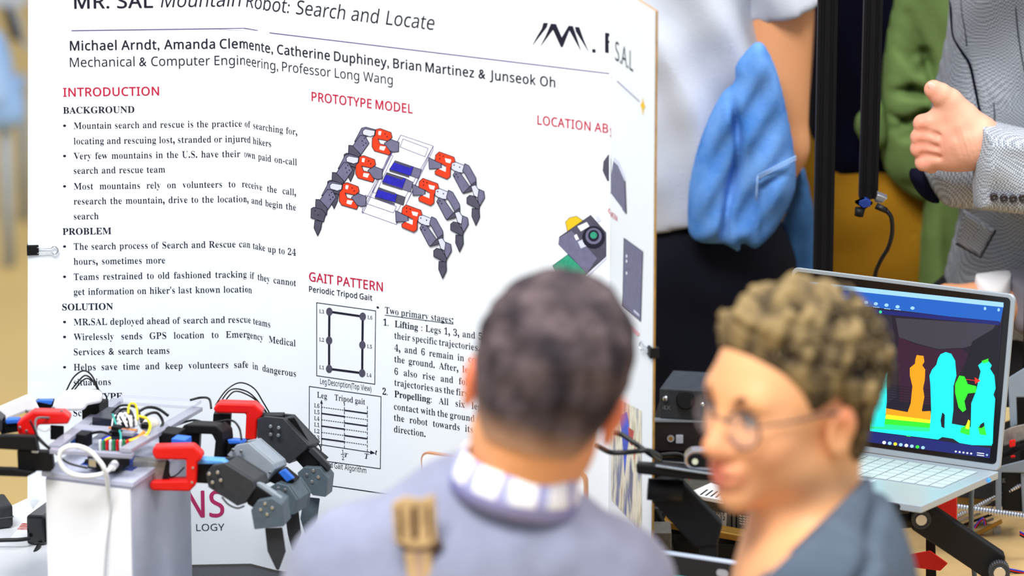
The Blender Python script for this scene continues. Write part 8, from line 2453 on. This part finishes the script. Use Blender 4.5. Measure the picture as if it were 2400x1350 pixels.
mesh_obj('blazer', cushion(ol, YC2, 0.13, 0.13, 0.005, bfold), m_blz, gm)


def blazer_front(px, py):
    """point on the blazer's front behind a pixel"""
    Pz = [(q.x, q.z) for q in (at(a, b, YC2) for a, b in smooth_outline(ol))]
    th = 0.06
    for _ in range(5):
        q = at(px, py, YC2 - th)
        d = float(poly_dist(np.array([q.x]), np.array([q.z]), Pz)[0])
        t = min(max(d / 0.13, 0), 1); th = 0.13 * math.sqrt(max(0, 1 - (1 - t) ** 2))
    return at(px, py, YC2 - th + 0.0005)


MB().tube(curve_pts([blazer_front(*q) for q in ((2226, -30), (2229, 40), (2234, 84), (2252, 118), (2272, 150), (2283, 195), (2292, 240), (2304, 296))], 4), 0.0020, 6).build('front_edge_shade', m_top, gm)  # dark tube stands in for the shadow line along the front edge
MB().tube(curve_pts([blazer_front(*q) for q in ((2251, -30), (2255, 30), (2262, 70), (2266, 108))], 4), 0.0012, 6).build('lapel_edge', mat('dark_seam_grey', '3A404A', 0.9), gm)
MB().tube(curve_pts([blazer_front(*q) for q in ((2378, -30), (2384, 60), (2394, 130), (2404, 180))], 4), 0.0010, 6).build('dart_seam', bpy.data.materials['dark_seam_grey'], gm)
MB().tube(curve_pts([blazer_front(*q) for q in ((2329, 240), (2331, 268), (2330, 300))], 4), 0.0010, 6).build('dart_seam', bpy.data.materials['dark_seam_grey'], gm)
# pocket flap
fl_ = [(2256, 488), (2332, 538), (2298, 600), (2238, 568)]
P_ = [at(x, y, YC2 - 0.13) for x, y in fl_]
mesh_obj('pocket_flap', cushion(fl_, YC2 - 0.125, 0.010, 0.006, 0.0026, smooth=False), m_blz, gm)
MB().tube([at(2240, 571, YC2 - 0.134), at(2298, 604, YC2 - 0.136), at(2334, 540, YC2 - 0.136)], 0.0016, 6).build('flap_edge', M['black'], gm)
# lower forearm (his other arm) under the hand
YF = YC2 - 0.19
ol = [(2165, 392), (2200, 372), (2262, 366), (2420, 400), (2560, 420), (2560, 500), (2400, 500), (2300, 490), (2250, 486), (2212, 478), (2188, 450), (2172, 420)]
mesh_obj('lower_sleeve', cushion(ol, YF, 0.045, 0.04, 0.004), m_blz2, gm)
ol = [(2128, 402), (2150, 396), (2172, 404), (2186, 440), (2206, 472), (2190, 476), (2160, 462), (2140, 436)]
mesh_obj('dark_gap_fill', cushion(ol, YF + 0.005, 0.03, 0.02, 0.005), m_top, gm)  # black piece put in to fill the dark gap under the hand
# upper forearm sleeve with buttons
YS2 = YC2 - 0.292


def sfold(x, z):
    a = at(2330, 430, YS2)
    return 0.004 * np.sin((x * 0.5 + z) * 75) + 0.003 * np.sin(x * 60 - z * 30)


ol = [(2296, 282), (2330, 288), (2400, 304), (2480, 318), (2560, 326), (2560, 516), (2480, 508), (2400, 498), (2330, 488), (2282, 484), (2278, 440), (2280, 372), (2288, 320)]
sleeve = mesh_obj('upper_sleeve', cushion(ol, YS2, 0.055, 0.026, 0.0035, sfold, smooth=False), m_blz2, gm)
for x, y in ((2330, 463), (2353, 466), (2375, 467), (2397, 465)):
    c = at(x, y, YS2 - 0.0585)
    bt = MB(); bt.cyl(c, c + Vector((0, 0.006, 0)), 0.0058, None, 18)
    ring = [c + Vector((0.0048 * math.cos(6.2832 * q / 18), -0.0006, 0.0048 * math.sin(6.2832 * q / 18))) for q in range(19)]
    bt.tube(ring, 0.0012, 6)
    bo = bt.build('button', mat('dark_horn_button', '26202A', 0.25, spec=0.6), sleeve)
    MB().cyl(c + Vector((0, -0.0012, 0)), c, 0.0012, None, 6).build('thread', M['gcable'], bo)

mesh_obj('upper_arm_sleeve', sculpt([cap((cx_ + 0.10, YC2, szc - 0.01), (cx_ + 0.17, YC2 - 0.02, szc - 0.05), 0.075, 0.075, 0.04), cap((cx_ + 0.17, YC2 - 0.02, szc - 0.05), at(2575, 425, YS2 + 0.02), 0.075, 0.062, 0.04),
                                     cap(at(2575, 425, YS2 + 0.02), at(2520, 418, YS2), 0.062, 0.056, 0.04), cap((cx_ - 0.02, YC2, szc), (cx_ + 0.10, YC2, szc), 0.075, 0.075, 0.04),
                                     cap((cx_ + 0.17, YC2 - 0.02, szc - 0.2), at(2560, 465, YF), 0.05, 0.05, 0.04)], 0.009), m_blz2, gm)
# his hand: back of the hand to the camera, fingers curled round the forearm, thumb up
YH = YC2 - 0.29


def hp(x, y, dy=0.0): return at(x, y, YH + dy)


k_ = 1 / 1655.0
P = [cap(hp(2330, 338, 0.012), hp(2286, 326, 0.0), 0.027, 0.030, 0.02), cap(hp(2286, 314, 0), hp(2215, 268, 0), 0.026, 0.017, 0.02), cap(hp(2284, 326, 0), hp(2196, 300, -0.002), 0.026, 0.017, 0.02),
     cap(hp(2280, 340, 0), hp(2190, 334, -0.002), 0.026, 0.017, 0.02), cap(hp(2278, 348, 0.004), hp(2196, 364, 0.004), 0.024, 0.016, 0.02), ell(hp(2236, 372, 0.010), (0.034, 0.018, 0.016), None, 0.02)]
# index, middle, ring, little: knuckle, middle joint, turned in tip
for kn, pj, tp, r0 in (((2212, 272), (2162, 290), (2172, 318), 0.0125), ((2200, 304), (2155, 322), (2168, 345), 0.0122), ((2196, 336), (2154, 349), (2170, 368), 0.0118), ((2204, 364), (2164, 381), (2184, 392), 0.0112)):
    P += [cap(hp(*kn, -0.002), hp(*pj, -0.004), r0 * 1.08, r0, 0.006), cap(hp(*pj, -0.004), hp(*tp, 0.034), r0, r0 * 0.85, 0.004), ell(hp(*pj, -0.005), (r0 * 1.02, r0 * 1.02, r0 * 1.02), None, 0.003)]
P += [cap(hp(2250, 270, 0.0), hp(2226, 238, -0.004), 0.023, 0.0185, 0.018), cap(hp(2226, 238, -0.004), hp(2204, 221, -0.010), 0.0172, 0.0160, 0.006), cap(hp(2204, 221, -0.010), hp(2188, 210, -0.012), 0.0160, 0.0138, 0.004),
      cap(hp(2160, 306, -0.02), hp(2200, 318, -0.02), 0.0042, 0.0036, 0.005, True), cap(hp(2156, 336, -0.02), hp(2196, 346, -0.02), 0.0042, 0.0036, 0.005, True), cap(hp(2162, 364, -0.018), hp(2200, 368, -0.016), 0.0042, 0.0036, 0.005, True)]


def wrinkles(X, Y, Z, Fd):
    a = hp(2262, 330); 
    w_ = np.exp(-(((X - a.x) / 0.018) ** 2 + ((Z - a.z) / 0.03) ** 2))
    b = hp(2230, 310); w2 = np.exp(-(((X - b.x) / 0.03) ** 2 + ((Z - b.z) / 0.03) ** 2))
    return Fd + 0.0009 * w_ * np.sin((X * 0.95 + Z * 0.3) * 900) + 0.0010 * w2 * wob(X, Y, Z, 0.016, 5)


vq = sculpt(P, 0.0024, wrinkles)
hs = [(hp(*q, -0.02), 0.016, 'E8806C', 0.5) for q in ((2160, 292), (2154, 322), (2153, 349), (2165, 380), (2190, 208))] + [(hp(2205, 345, -0.02), 0.03, 'E58C78', 0.4)]
hand = skin_obj('hand', vq, gm, 'EBB095', hs)
mesh_obj('thumb_nail', sculpt([ell(hp(2184, 203, -0.0225), (0.0052, 0.0020, 0.0075), np.array(Matrix.Rotation(math.radians(-48), 3, 'Y')), 0.002)], 0.0012, None, 0.008), mat('nail', 'F2C3B2', 0.3), hand)

P = trouser_shape(cx_, YC2, 1.02, r_, f_, 0.19, 1.05)
mesh_obj('trousers', sculpt(P, 0.014), mat('dark_grey_trousers', '14151C', 0.8), gm)

# reaching arm of one more person at the right edge: pale grey suit, white cuff
YA = 7.22
ax_ = at(2960, 300, YA + 0.12).x
ra = thing('person', (ax_, YA + 0.12, 0), 'person in pale grey suit with white cuff reaching in at the right picture edge', 'person')
sa = 1.42
wr_ = at(2300, 712, YA - 0.03)
el_ = at(2620, 700, YA + 0.0)
P, hd_, f_, r_ = stand(ax_, YA + 0.12, sa, 0.4, [(Vector((ax_ - 0.15, YA + 0.12, sa)), el_, wr_), (Vector((ax_ + 0.18, YA + 0.12, sa)), Vector((ax_ + 0.24, YA + 0.12, 1.1)), Vector((ax_ + 0.2, YA + 0.0, 0.86)))], 0.16)
P += simple_hand(wr_, (-1, -0.02, 0.02), 1) + simple_hand((ax_ + 0.2, YA, 0.86), (0, -0.1, -1), 1)
skin_obj('body', sculpt(P, 0.010), ra, 'E8A57C')
hd_.hair(0.014, [(-0.14, -0.07), (-0.03, -0.05), (0.0, 0.02), (0.05, 0.06), (0.12, 0.09)], buzz, m_buzz, ra, 0.010)
ol = [(2283, 646), (2300, 641), (2372, 634), (2372, 742), (2340, 745), (2290, 738), (2284, 700)]
mesh_obj('shirt_cuff', cushion(ol, YA - 0.03, 0.036, 0.034, 0.004, smooth=False), mat('white_cuff', 'F6F6FC', 0.8), ra)
m_ps2 = mat('pale_grey_suiting', '8E8C9C', 0.85, var=0.06, scale=60, bump=0.3, bscale=400)
ol = [(2358, 640), (2372, 634), (2420, 625), (2520, 610), (2680, 600), (2700, 790), (2560, 800), (2440, 790), (2380, 775), (2366, 745), (2362, 690)]
mesh_obj('suit_sleeve', cushion(ol, YA - 0.02, 0.055, 0.05, 0.005, smooth=False), m_ps2, ra)
P = [ell((ax_, YA + 0.12, sa - 0.25), (0.19, 0.13, 0.34), None, 0.05), ell((ax_, YA + 0.12, sa - 0.55), (0.19, 0.14, 0.22), None, 0.05), cap((ax_ - 0.15, YA + 0.12, sa), el_, 0.075, 0.066, 0.05),
     cap((ax_ - 0.15, YA + 0.12, sa), (ax_ + 0.18, YA + 0.12, sa), 0.075, 0.075, 0.05), cap((ax_ + 0.18, YA + 0.12, sa), (ax_ + 0.24, YA + 0.12, 1.1), 0.07, 0.06, 0.04), cap((ax_ + 0.24, YA + 0.12, 1.1), (ax_ + 0.2, YA, 0.88), 0.058, 0.05, 0.03)]
mesh_obj('suit_jacket', sculpt(P, 0.012), m_ps2, ra)
mesh_obj('trousers', sculpt(trouser_shape(ax_, YA + 0.12, 1.0, r_, f_, 0.18, 1.05), 0.014), mat('pale_grey_trousers', '7C7A8A', 0.85), ra)
